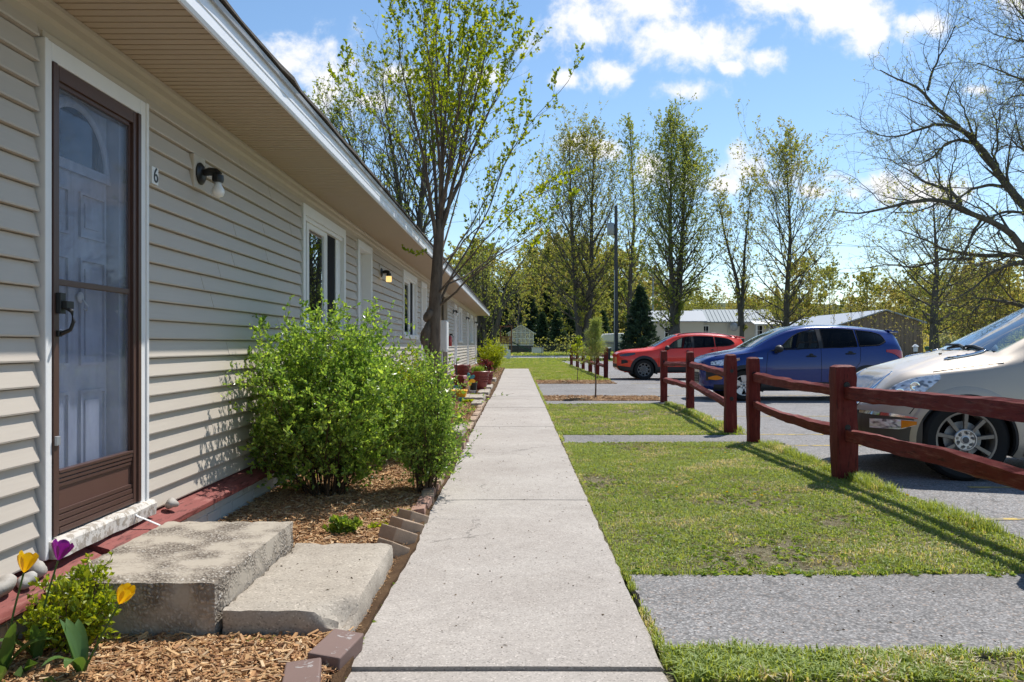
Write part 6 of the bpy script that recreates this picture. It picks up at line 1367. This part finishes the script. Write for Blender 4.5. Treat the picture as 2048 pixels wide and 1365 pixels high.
            h.build('hub_cap',M['plastic2'],wh,smooth=30)
            d=MB(); d.lathe([(0,I*.2),(rim*.62,I*.2),(rim*.62,-I*.2),(0,-I*.2)],(0,0,0),'y',24); d.build('brake_disc',M['steel'],wh)
            q=MB(); q.lathe([(0,-sg*wid*.30),(rim*.95,-sg*wid*.30)],(0,0,0),'y',24); q.build('wheel_back',M['dark'],wh)
    def arch(s,wx,ra,mat,w=.05,off=.010,a0=-.35,name='wheel_arch'):
        for sg in (-1,1):
            m=MB(); t=np.linspace(a0,PI-a0,40); G=[]
            for q in t:
                row=[]
                for rr,o_ in ((ra-.022,-.06),(ra-.022,off),(ra+w*.5,off),(ra+w,off*.4),(ra+w+.006,-.01)):
                    x,z=wx+rr*math.cos(q),s.T['wz']+rr*math.sin(q); xx=min(max(x,.0),s.L); zz=max(z,s.knots(xx)[0][0]); row.append((x,sg*(float(s.side(xx,zz))+o_),z))
                G.append(row)
            G=np.array(G); m.grid(G if sg<0 else G[::-1]); m.build(name,mat,s.root,smooth=40)
    def seam(s,pts,parent=None): s.outline('door_gap',pts,.0045,M['dark'],.0,closed=False,parent=parent)
    def seats(s,xf,xr,z,mat,w=.5):
        for x,ys in ((xf,(-.38,.38)),(xr,(-.40,.40))):
            for y in ys:
                m=MB(); m.hexa([(x-.05,y-.24,z-.1),(x+.42,y-.24,z-.1),(x+.42,y+.24,z-.1),(x-.05,y+.24,z-.1),(x-.05,y-.25,z+.08),(x+.42,y-.23,z+.05),(x+.42,y+.23,z+.05),(x-.05,y+.25,z+.08)])
                m.hexa([(x+.38,y-.24,z),(x+.52,y-.24,z),(x+.52,y+.24,z),(x+.38,y+.24,z),(x+.56,y-.20,z+.55),(x+.66,y-.20,z+.55),(x+.66,y+.20,z+.55),(x+.56,y+.20,z+.55)])
                m.hexa([(x+.56,y-.13,z+.59),(x+.66,y-.13,z+.59),(x+.66,y+.13,z+.59),(x+.56,y+.13,z+.59),(x+.57,y-.11,z+.80),(x+.66,y-.11,z+.80),(x+.66,y+.11,z+.80),(x+.57,y+.11,z+.80)])
                m.tube([(x+.61,y-.06,z+.5),(x+.61,y-.06,z+.62)],.01,5); m.build('seat',mat,s.root,bevel=.035)
    def cabin(s,x0,x1,zfl,zb):
        m=MB(); m.box(x0,x1,-.72,.72,zfl,zfl+.03); 
        for sg in (-1,1): m.box(x0,x1,sg*.74-.03,sg*.74+.03,zfl,zb)
        m.build('cabin_liner',M['dark'],s.root); m=MB(); m.prism([(x0-.35,zb-.06),(x0+.1,zb+.0),(x0+.22,zb-.05),(x0+.2,zb-.35),(x0-.3,zb-.4)],'y',-.70,.70); m.build('dashboard',M['plastic'],s.root,bevel=.03)
        m=MB(); a=np.linspace(0,2*PI,24); m.tube(np.stack([x0+.38+.06*np.sin(a),-.38+.185*np.cos(a),zb+.02+.18*np.sin(a)],1),.014,6,cap=False); m.build('steering_wheel',M['plastic'],s.root)
    def screen(s,name,xa,xb,wf,mat,n=18,off=.006):
        m=MB(); G=[]
        for u in np.linspace(0,1,n):
            row=[]
            for v in np.linspace(-1,1,19):
                x=float(xa(0)*(1-u)+xb(0)*u); y=v*float(wf(x)); x=float(xa(y)*(1-u)+xb(y)*u); y=v*float(wf(x)); row.append((x-off*.6,y,float(s.top(x,y))+off))
            G.append(row)
        m.grid(np.array(G)); return m.build(name,mat,s.root,smooth=True)
def T_(c): return c.T['wz']
lin=lambda *p:(lambda x,f=pchip([a for a,b in p],[b for a,b in p]):float(f(x)))
def mirror(c,x,z,mat,capmat,sides=(-1,1),sz=1.0):
    for sg in sides:
        y=sg*(float(c.side(x,z))+.02); m=MB(); m.blob((x+.02,y+sg*.12,z+.05),(.085*sz,.13*sz,.085*sz),3,.05,18); m.tube([(x-.02,y-sg*.05,z-.04),(x,y+sg*.06,z-.01)],[.035,.03],8); m.build('mirror',capmat,c.root,smooth=True)
def handle(c,x,z,mat,sides=(-1,1)):
    for sg in sides:
        y=float(c.side(x,z)); m=MB(); u=np.linspace(-1,1,10); m.tube(np.stack([x+u*.11,sg*(y+.006+.026*(1-u**4)),z+0*u],1),[.010]+[.015]*8+[.010],8); m.build('door_handle',mat,c.root,smooth=True); m=MB(); m.lathe([(0,sg*.002),(.05,sg*.001),(.06,-sg*.004)],(x,sg*y,z),'y',16); m.build('handle_recess',M['plastic'],c.root)
# ---- blue
def blue():
    L=4.52; c=Car('suv_car','dark blue compact SUV parked nose to the red fence, between the red and silver cars',(4.07,18.40,-.034),dict(L=L,wz=.345,crown=2.6,cur=dict(
      wm=[(0,.50),(.03,.60),(.10,.70),(.22,.79),(.45,.87),(.8,.90),(1.2,.915),(3.6,.92),(4.1,.885),(4.35,.82),(4.46,.74),(L,.62)], wl=[(0,.46),(.1,.64),(.22,.72),(.45,.78),(.8,.82),(1.2,.855),(1.7,.875),(3.6,.875),(4.2,.80),(4.4,.74),(L,.58)],
      wr=[(0,.42),(.1,.60),(.25,.66),(.6,.70),(.95,.735),(1.25,.73),(1.6,.675),(2.1,.62),(2.6,.61),(3.5,.60),(4.1,.56),(4.3,.55),(4.42,.60),(L,.54)],
      zb=[(0,.36),(.12,.26),(.35,.22),(.9,.22),(3.6,.24),(4.2,.30),(L,.42)], zm=[(0,.58),(.5,.62),(1.2,.66),(3.6,.70),(L,.72)], zl=[(0,.74),(.1,.83),(.3,.90),(.6,.96),(.95,1.03),(1.4,1.07),(2.0,1.10),(3.2,1.16),(4.1,1.20),(4.35,1.15),(L,.95)],
      zr=[(0,.80),(.05,.86),(.15,.92),(.35,.985),(.65,1.035),(.95,1.085),(1.25,1.22),(1.6,1.41),(2.0,1.555),(2.4,1.615),(2.9,1.63),(3.5,1.595),(4.1,1.52),(4.28,1.485),(4.36,1.38),(4.46,1.12),(L,.98)],
      zc=[(0,.84),(.05,.905),(.15,.965),(.35,1.03),(.65,1.09),(.95,1.145),(1.1,1.20),(1.3,1.31),(1.6,1.475),(2.0,1.625),(2.35,1.675),(2.8,1.69),(3.5,1.66),(4.1,1.59),(4.30,1.555),(4.38,1.44),(4.47,1.15),(L,1.02)])))
    fw=(1.68,2.53,lin((1.68,1.125),(2.53,1.16)),lin((1.68,1.145),(1.8,1.26),(1.98,1.40),(2.2,1.51),(2.53,1.575))); rw=(2.63,3.37,lin((2.63,1.165),(3.37,1.195)),lin((2.63,1.58),(3.0,1.585),(3.37,1.56))); qw=(3.42,4.03,lin((3.42,1.20),(3.85,1.225),(4.03,1.30)),lin((3.42,1.555),(3.8,1.505),(3.98,1.44),(4.03,1.32)))
    xa=lambda y:1.03+.30*np.abs(y)**2; xb=lambda y:2.06+.10*np.abs(y)**2; wf=lambda x:np.interp(x,[1.0,1.3,2.1],[.70,.655,.56]); ba=lambda y:4.32+0*y; bb=lambda y:4.455+0*y; bw=lambda x:.50+0*np.asarray(x)
    c.body(M['pblue'],[fw,rw,qw],(xa,xb,wf),(ba,bb,bw),(.90,3.59),.385)
    for w,mt in ((fw,M['carglass']),(rw,M['tint']),(qw,M['tint'])):
        c.patch('side_window',w[0]-.012,w[1]+.012,lambda x,w=w:w[2](x)-.012,lambda x,w=w:w[3](x)+.012,mt,.002,thick=False); pts=[(x,w[2](x)) for x in np.linspace(w[0],w[1],12)]+[(x,w[3](x)) for x in np.linspace(w[1],w[0],16)]; c.outline('window_seal',pts,.012,M['dark'],.0)
    c.patch('pillar_trim',2.525,2.635,lin((2.5,1.15),(2.64,1.16)),lin((2.5,1.575),(2.64,1.58)),M['plastic'],.010,6,14); c.patch('sail_trim',1.45,1.69,lin((1.45,1.09),(1.69,1.11)),lin((1.45,1.10),(1.69,1.16)),M['plastic'],.004,8,5)
    c.screen('windscreen',xa,xb,wf,M['shield']); c.screen('rear_screen',ba,bb,bw,M['tint'])
    for q in (.90,3.59): c.arch(q,.385,M['plastic'],.06,.012)
    c.wheel(.90,.345,.225,dict(n=5,w=(.055,.10),twin=(-.17,.17),nuts=5,rot=.3),M['alloy'],.22); c.wheel(3.59,.345,.225,dict(n=5,w=(.055,.10),twin=(-.17,.17),nuts=5),M['alloy'],.22)
    c.patch('rocker_moulding',1.30,3.20,lin((1.3,.235),(3.2,.245)),lin((1.3,.40),(3.2,.42)),M['plastic'],.012); c.patch('front_skirt',.25,.52,lin((.25,.245),(.52,.23)),lin((.25,.36),(.52,.36)),M['plastic'],.008)
    c.seam([(1.36,.42),(1.38,.8),(1.42,1.08)]); c.seam([(2.57,.42),(2.58,1.16)]); c.seam([(3.25,.62),(3.42,.85),(3.45,1.19)]); c.seam([(.30,.98),(.75,1.01),(1.15,1.07)])
    c.patch('headlight',.20,.80,lin((.20,.79),(.45,.775),(.8,.895)),lin((.20,.86),(.45,.905),(.8,.945)),M['lens'],.008); c.patch('indicator_lens',.62,.80,lin((.62,.845),(.8,.90)),lin((.62,.915),(.8,.94)),M['amberpale'],.014,10,5)
    c.patch('fog_surround',.10,.42,lin((.1,.44),(.42,.50)),lin((.1,.66),(.3,.64),(.42,.56)),M['plastic'],.006); c.patch('fog_lamp',.14,.42,lin((.14,.475),(.3,.46),(.42,.49)),lin((.14,.52),(.3,.56),(.42,.515)),M['amber'],.016,12,5)
    c.front('grille',-.52,.52,.70,.79,M['plastic']); c.front('lower_grille',-.44,.44,.40,.62,M['plastic']); m=MB()
    for z in (.45,.51,.57): m.box(-.0,.012,-.44,.44,z-.008,z+.008)
    o=m.build('grille_bar',M['plastic2'],c.root); o.location=(-.012,0,0); m=MB(); m.lathe([(0,-.016),(.06,-.012),(.065,.0)],(0,0,.80),'x',20); o=m.build('badge',M['chrome'],c.root); o.scale=(1,1.5,1); o.location=(-.005,0,.0)
    c.patch('tail_light',4.02,4.44,lin((4.02,1.08),(4.2,1.03),(4.44,.86)),lin((4.02,1.125),(4.25,1.13),(4.44,1.08)),M['redlens'],.012); c.patch('fender_badge',1.15,1.30,lin((1.15,.925),(1.3,.925)),lin((1.15,.955),(1.3,.955)),M['chrome'],.004,6,4)
    mirror(c,1.60,1.10,None,M['plastic']); handle(c,2.36,.985,M['plastic']); handle(c,3.22,1.04,M['plastic']); c.seats(2.05,3.0,.72,M['seat']); c.cabin(1.45,4.1,.42,1.08)
    m=MB(); m.hexa([(4.22,-.55,1.53),(4.46,-.50,1.50),(4.46,.50,1.50),(4.22,.55,1.53),(4.2,-.55,1.57),(4.45,-.50,1.53),(4.45,.50,1.53),(4.2,.55,1.57)]); m.build('spoiler',M['pblue'],c.root,bevel=.01); m=MB(); m.tube([(3.95,0,1.60),(4.12,0,1.72)],.004,5); m.build('antenna',M['black'],c.root)
    m=MB(); m.tube([(1.10,-.35,1.17),(1.15,.0,1.195),(1.12,.2,1.20)],.012,6); m.build('wiper',M['black'],c.root)
M['amberpale']=plain('pale_amber_lens',(.62,.30,.17),.15,.5,coat=.8)
blue()
# ---- red
def red():
    L=4.62; c=Car('suv_car','bright red SUV with dark roof rails, parked farthest along the fence',(3.52,28.98,-.034),dict(L=L,wz=.36,crown=2.6,cur=dict(
      wm=[(0,.58),(.03,.66),(.10,.74),(.25,.82),(.5,.89),(.9,.92),(3.7,.93),(4.2,.89),(4.45,.82),(4.56,.74),(L,.62)], wl=[(0,.54),(.1,.69),(.25,.76),(.5,.82),(.9,.85),(1.4,.875),(3.7,.88),(4.3,.80),(4.5,.72),(L,.58)],
      wr=[(0,.50),(.1,.64),(.3,.69),(.7,.73),(1.2,.75),(1.5,.70),(2.1,.64),(2.6,.63),(3.6,.62),(4.2,.57),(4.4,.56),(4.5,.60),(L,.54)],
      zb=[(0,.42),(.10,.33),(.35,.26),(.95,.24),(3.7,.26),(4.2,.33),(L,.45)], zm=[(0,.62),(.5,.66),(1.2,.70),(3.6,.74),(L,.76)], zl=[(0,.80),(.1,.87),(.4,.94),(.8,.98),(1.3,1.04),(2.0,1.08),(3.2,1.12),(4.1,1.16),(4.4,1.10),(L,.95)],
      zr=[(0,.88),(.05,.93),(.15,.97),(.4,1.02),(.8,1.055),(1.2,1.09),(1.45,1.22),(1.8,1.41),(2.1,1.53),(2.5,1.585),(3.0,1.595),(3.6,1.57),(4.2,1.49),(4.38,1.46),(4.46,1.36),(4.56,1.10),(L,.98)],
      zc=[(0,.92),(.05,.975),(.15,1.01),(.4,1.065),(.8,1.10),(1.15,1.135),(1.3,1.20),(1.5,1.31),(1.8,1.475),(2.1,1.60),(2.45,1.655),(2.9,1.67),(3.6,1.65),(4.2,1.575),(4.4,1.545),(4.48,1.43),(4.57,1.13),(L,1.02)])))
    fw=(1.75,2.60,lin((1.75,1.105),(2.6,1.125)),lin((1.75,1.13),(1.95,1.30),(2.2,1.44),(2.4,1.50),(2.6,1.525))); rw=(2.70,3.40,lin((2.7,1.13),(3.4,1.165)),lin((2.7,1.53),(3.1,1.53),(3.4,1.51))); qw=(3.45,4.12,lin((3.45,1.17),(3.9,1.20),(4.12,1.27)),lin((3.45,1.505),(3.85,1.46),(4.05,1.38),(4.12,1.29)))
    xa=lambda y:1.22+.28*np.abs(y)**2; xb=lambda y:2.10+.10*np.abs(y)**2; wf=lambda x:np.interp(x,[1.2,1.5,2.1],[.72,.68,.58]); ba=lambda y:4.42+0*y; bb=lambda y:4.56+0*y; bw=lambda x:.50+0*np.asarray(x)
    c.body(M['pred'],[fw,rw,qw],(xa,xb,wf),(ba,bb,bw),(.93,3.63),.415)
    for w,mt in ((fw,M['carglass']),(rw,M['tint']),(qw,M['tint'])):
        c.patch('side_window',w[0]-.012,w[1]+.012,lambda x,w=w:w[2](x)-.012,lambda x,w=w:w[3](x)+.012,mt,.002,thick=False); pts=[(x,w[2](x)) for x in np.linspace(w[0],w[1],12)]+[(x,w[3](x)) for x in np.linspace(w[1],w[0],16)]; c.outline('window_seal',pts,.012,M['dark'],.0)
    c.patch('pillar_trim',2.595,2.705,lin((2.5,1.12),(2.72,1.13)),lin((2.5,1.525),(2.72,1.53)),M['plastic'],.010,6,14); c.screen('windscreen',xa,xb,wf,M['shield']); c.screen('rear_screen',ba,bb,bw,M['tint'])
    for q in (.93,3.63): c.arch(q,.415,M['plastic'],.075,.014)
    for q in (.93,3.63): c.wheel(q,.36,.235,dict(n=9,w=(.022,.03),twin=(-.06,.10),nuts=5),M['alloydark'],.22)
    c.patch('rocker_moulding',1.38,3.2,lin((1.38,.255),(3.2,.27)),lin((1.38,.46),(3.2,.46)),M['plastic'],.014); c.patch('front_skirt',.02,.50,lin((.02,.43),(.1,.345),(.5,.265)),lin((.02,.50),(.5,.44)),M['plastic'],.012); c.front('lower_grille',-.6,.6,.44,.56,M['plastic'])
    c.patch('headlight',.10,.62,lin((.10,.83),(.3,.83),(.62,.89)),lin((.10,.885),(.4,.945),(.62,.955)),M['lensdark'],.008); c.patch('fog_surround',.14,.36,lin((.14,.56),(.36,.60)),lin((.14,.70),(.3,.70),(.36,.66)),M['plastic'],.006); c.front('grille',-.52,.52,.80,.90,M['plastic'])
    m=MB()
    for y in np.linspace(-.48,.48,8): m.box(-.002,.014,y-.012,y+.012,.80,.90)
    o=m.build('grille_bar',M['pred'],c.root); o.location=(-.022,0,0)
    c.seam([(1.42,.46),(1.45,.8),(1.50,1.06)]); c.seam([(2.65,.46),(2.66,1.13)]); c.seam([(3.3,.62),(3.48,.88),(3.50,1.165)]); c.patch('tail_light',4.15,4.53,lin((4.15,.98),(4.53,.92)),lin((4.15,1.06),(4.53,1.08)),M['redlens'],.012)
    mirror(c,1.70,1.08,None,M['plastic'],sz=1.0); handle(c,2.45,.98,M['pred']); handle(c,3.32,1.02,M['pred']); c.seats(2.10,3.05,.74,M['seat']); c.cabin(1.55,4.2,.44,1.05)
    for sg in (-1,1):
        m=MB(); u=np.linspace(0,1,24); x=2.15+1.95*u; z=np.array([float(c.top(a,.56)) for a in x])+.055*np.sin(PI*np.clip(u,0.0,1))**.35; m.tube(np.stack([x,np.full(24,sg*.56),z],1),.017,8); m.build('roof_rail',M['black'],c.root,smooth=True)
    m=MB(); m.hexa([(4.25,-.56,1.50),(4.60,-.48,1.455),(4.60,.48,1.455),(4.25,.56,1.50),(4.2,-.56,1.56),(4.58,-.48,1.50),(4.58,.48,1.50),(4.2,.56,1.56)]); m.build('spoiler',M['pred'],c.root,bevel=.012); m=MB(); m.tube([(1.30,-.35,1.20),(1.34,.1,1.23)],.012,6); m.build('wiper',M['black'],c.root)
M['lensdark']=plain('smoked_headlamp',(.05,.05,.055),.1,.6,coat=1,var=.5,vs=14)
red()
# ---- silver
def silver():
    L=5.12; c=Car('suv_car','champagne silver crossover nearest the camera, its nose behind the red post',(3.34,8.28,-.034),dict(L=L,wz=.372,crown=2.8,cur=dict(
      wm=[(0,.46),(.03,.58),(.10,.70),(.22,.80),(.40,.89),(.65,.96),(1.0,.985),(1.5,.985),(4.0,.99),(4.6,.95),(4.95,.86),(L,.66)], wl=[(0,.42),(.1,.63),(.22,.72),(.40,.81),(.65,.88),(1.0,.915),(1.5,.93),(2.2,.94),(4.0,.94),(4.7,.86),(5.0,.76),(L,.62)],
      wr=[(0,.40),(.08,.56),(.2,.66),(.5,.72),(.9,.76),(1.2,.775),(1.5,.755),(1.9,.71),(2.4,.685),(3.0,.68),(4.2,.66),(4.8,.60),(4.95,.62),(L,.58)],
      zb=[(0,.34),(.12,.27),(.35,.23),(.9,.22),(4.0,.24),(4.7,.32),(L,.45)], zm=[(0,.52),(.5,.60),(1.2,.68),(4.0,.74),(L,.76)], zl=[(0,.60),(.1,.68),(.3,.85),(.55,.95),(.9,1.0),(1.4,1.05),(2.0,1.08),(3.2,1.16),(4.5,1.22),(4.9,1.12),(L,.95)],
      zr=[(0,.62),(.06,.67),(.12,.72),(.2,.80),(.3,.90),(.4,.96),(.55,1.0),(.8,1.05),(1.1,1.10),(1.25,1.165),(1.5,1.295),(1.9,1.50),(2.3,1.63),(2.8,1.70),(3.3,1.72),(4.2,1.68),(4.75,1.60),(4.88,1.5),(5.0,1.15),(L,1.0)],
      zc=[(0,.635),(.06,.69),(.12,.745),(.2,.83),(.3,.935),(.38,.99),(.55,1.05),(.8,1.125),(1.0,1.17),(1.08,1.195),(1.25,1.285),(1.6,1.47),(2.0,1.67),(2.4,1.78),(3.0,1.83),(4.2,1.80),(4.75,1.70),(4.9,1.58),(5.02,1.2),(L,1.04)])),rad(-9))
    fw=(1.78,2.78,lin((1.78,1.12),(2.78,1.175)),lin((1.78,1.20),(1.95,1.38),(2.2,1.53),(2.5,1.615),(2.78,1.64))); rw=(2.90,3.95,lin((2.9,1.18),(3.95,1.22)),lin((2.9,1.645),(3.95,1.62))); qw=(4.05,4.65,lin((4.05,1.23),(4.65,1.28)),lin((4.05,1.61),(4.4,1.55),(4.65,1.36)))
    xa=lambda y:1.03+.34*np.abs(y)**2; xb=lambda y:2.0+.10*np.abs(y)**2; wf=lambda x:np.interp(x,[1.0,1.3,2.1],[.745,.715,.61]); ba=lambda y:4.90+0*y; bb=lambda y:5.0+0*y; bw=lambda x:.54+0*np.asarray(x)
    c.body(M['psilver'],[fw,rw,qw],(xa,xb,wf),(ba,bb,bw),(.87,3.89),.44)
    for w,mt in ((fw,M['carglass']),(rw,M['tint']),(qw,M['tint'])):
        c.patch('side_window',w[0]-.012,w[1]+.012,lambda x,w=w:w[2](x)-.012,lambda x,w=w:w[3](x)+.012,mt,.002,thick=False); pts=[(x,w[2](x)) for x in np.linspace(w[0],w[1],12)]+[(x,w[3](x)) for x in np.linspace(w[1],w[0],16)]; c.outline('window_seal',pts,.014,M['dark'],.0); c.outline('chrome_trim',[(a,b) for a,b in pts],.010,M['chrome'],.09)
    # fixed chrome-edged quarter glass ahead of the door
    q=(1.36,1.70,lin((1.36,1.085),(1.70,1.11)),lin((1.36,1.095),(1.5,1.165),(1.70,1.225))); c.patch('quarter_light',q[0],q[1],q[2],q[3],M['tintblk'],.004); c.outline('chrome_trim',[(x,q[2](x)) for x in np.linspace(q[0],q[1],6)]+[(x,q[3](x)) for x in np.linspace(q[1],q[0],8)],.011,M['chrome'],.03)
    c.screen('windscreen',xa,xb,wf,M['shield2']); c.screen('rear_screen',ba,bb,bw,M['tint'])
    for w in (.87,3.89): c.arch(w,.44,M['psilver'],.045,.010)
    for w in (.87,3.89): c.arch(w,.42,M['plastic'],.012,.004,name='arch_liner')
    c.wheel(.87,.372,.262,dict(n=9,w=(.030,.042),nuts=6,rot=.15),M['alloydirty'],.245,M['alloy']); c.wheel(3.89,.372,.262,dict(n=9,w=(.030,.042),nuts=6),M['alloydirty'],.245,M['alloy'])
    c.patch('rocker_moulding',1.35,3.4,lin((1.35,.235),(3.4,.25)),lin((1.35,.40),(3.4,.41)),M['plastic2'],.012)
    c.patch('lower_bumper',.015,.50,lin((.015,.34),(.06,.32),(.2,.255),(.5,.235)),lin((.06,.585),(.3,.565),(.5,.545)),M['plasticbr'],.008); c.front('lower_bumper',-.62,.62,.34,.585,M['plasticbr']); c.front('intake',-.40,.40,.37,.46,M['dark'],.012)
    c.patch('chrome_strip',.02,.46,lin((.02,.585),(.25,.572),(.46,.558)),lin((.02,.615),(.25,.60),(.46,.566)),M['chrome'],.016,18,4); c.front('chrome_strip',-.56,.56,.585,.615,M['chrome'],.018)
    c.patch('turn_signal',.10,.45,lin((.10,.455),(.3,.455),(.45,.50)),lin((.10,.54),(.3,.545),(.45,.54)),M['lens'],.020); c.patch('indicator_lens',.33,.45,lin((.33,.465),(.45,.505)),lin((.33,.54),(.45,.535)),M['amber'],.026,8,5)
    c.patch('headlight',.20,.66,lin((.20,.70),(.36,.715),(.5,.79),(.66,.925)),lin((.20,.755),(.33,.87),(.5,.94),(.66,.965)),M['lens'],.012)
    for x,z,r in ((.33,.78,.055),(.45,.855,.045)):
        for sg in (-1,1): m=MB(); y=float(c.side(x,z)); m.lathe([(0,sg*.010),(r*.5,sg*.012),(r*.9,sg*.022),(r,sg*.018)],(x,sg*(y+.006),z),'y',20); m.build('reflector',M['chrome'],c.root,smooth=True)
    zf=lambda y:(.615+.05*(abs(y)/.5)**2,.945-.0*(abs(y)/.5)**2); c.front('grille',-.47,.47,.6,.94,M['dark'],.020,24,16,zf=zf)
    for y in np.linspace(-.45,.45,18):
        m=MB(); a,b=zf(y); zz=np.linspace(a,b,10); m.tube(np.stack([[c.frontx(y,z)-.032-.012*math.sin(PI*(z-a)/(b-a)) for z in zz],np.full(10,y),zz],1),.0045,5); m.build('grille_bar',M['chrome'],c.root,smooth=True)
    ed=[(y,zf(y)[0]) for y in np.linspace(-.49,.49,16)]+[(y,zf(y)[1]+.015) for y in np.linspace(.49,-.49,16)]; ed.append(ed[0]); m=MB(); d=np.array(ed); tt=np.linspace(0,len(d)-1,70); yy=np.interp(tt,range(len(d)),d[:,0]); zz=np.interp(tt,range(len(d)),d[:,1]); m.tube(np.stack([[c.frontx(a,min(b,.96))-.018 for a,b in zip(yy,zz)],yy,zz],1),.021,8,cap=False); m.build('grille_surround',M['chrome'],c.root,smooth=True)
    # bonnet vents
    for sg in (-1,1):
        m=MB(); u=np.linspace(0,1,14); x=.80+.36*u; y=.58+.03*u; z=np.array([float(c.top(a,b)) for a,b in zip(x,y)])+.008; m.tube(np.stack([x,sg*y,z],1),np.r_[.006,[.017]*12,.006],6); m.build('bonnet_vent',M['chrome'],c.root,smooth=True); m=MB()
        for k in range(4): a=.83+.08*k; m.box(a,a+.07,sg*.595-.008,sg*.595+.008,float(c.top(a,.595))+.018,float(c.top(a,.595))+.028)
        m.build('vent_slot',M['dark'],c.root)
    c.seam([(.62,.985),(.9,1.03),(1.2,1.07)]); c.seam([(1.50,.42),(1.52,.8),(1.54,1.05)]); c.seam([(3.05,.42),(3.06,1.17)]); c.seam([(.40,.60),(.48,.72)])
    c.patch('tail_light',4.72,5.04,lin((4.72,.98),(5.04,.92)),lin((4.72,1.10),(5.04,1.12)),M['redlens'],.012)
    mirror(c,1.80,1.14,None,M['psilver'],sz=1.15); handle(c,2.85,1.02,M['chrome']); handle(c,3.80,1.06,M['chrome']); c.seats(2.15,3.2,.78,M['seatb']); c.cabin(1.55,4.7,.44,1.10)
    m=MB(); m.tube([(1.08,-.30,1.21),(1.13,-.05,1.235),(1.11,.25,1.235)],.013,6); m.tube([(1.14,-.60,1.19),(1.13,-.42,1.22),(1.10,-.30,1.22)],.014,6); m.build('wiper',M['black'],c.root); m=MB(); m.blob((.88,-.25,float(c.top(.88,.25))+.006),(.018,.014,.010),2,.1,8); m.build('washer_nozzle',M['black'],c.root,smooth=True)
M['shield2']=glassmat('blue_windscreen',(.55,.72,.78),.14,.004); M['plasticbr']=plain('brownish_bumper',(.085,.074,.064),.45,.4,var=.15); M['alloydirty']=plain('dirty_alloy',(.24,.215,.185),.45,.4,metal=.5,var=.3,vs=18); M['tintblk']=plain('black_glass',(.01,.01,.012),.05,.6,coat=1)
silver()
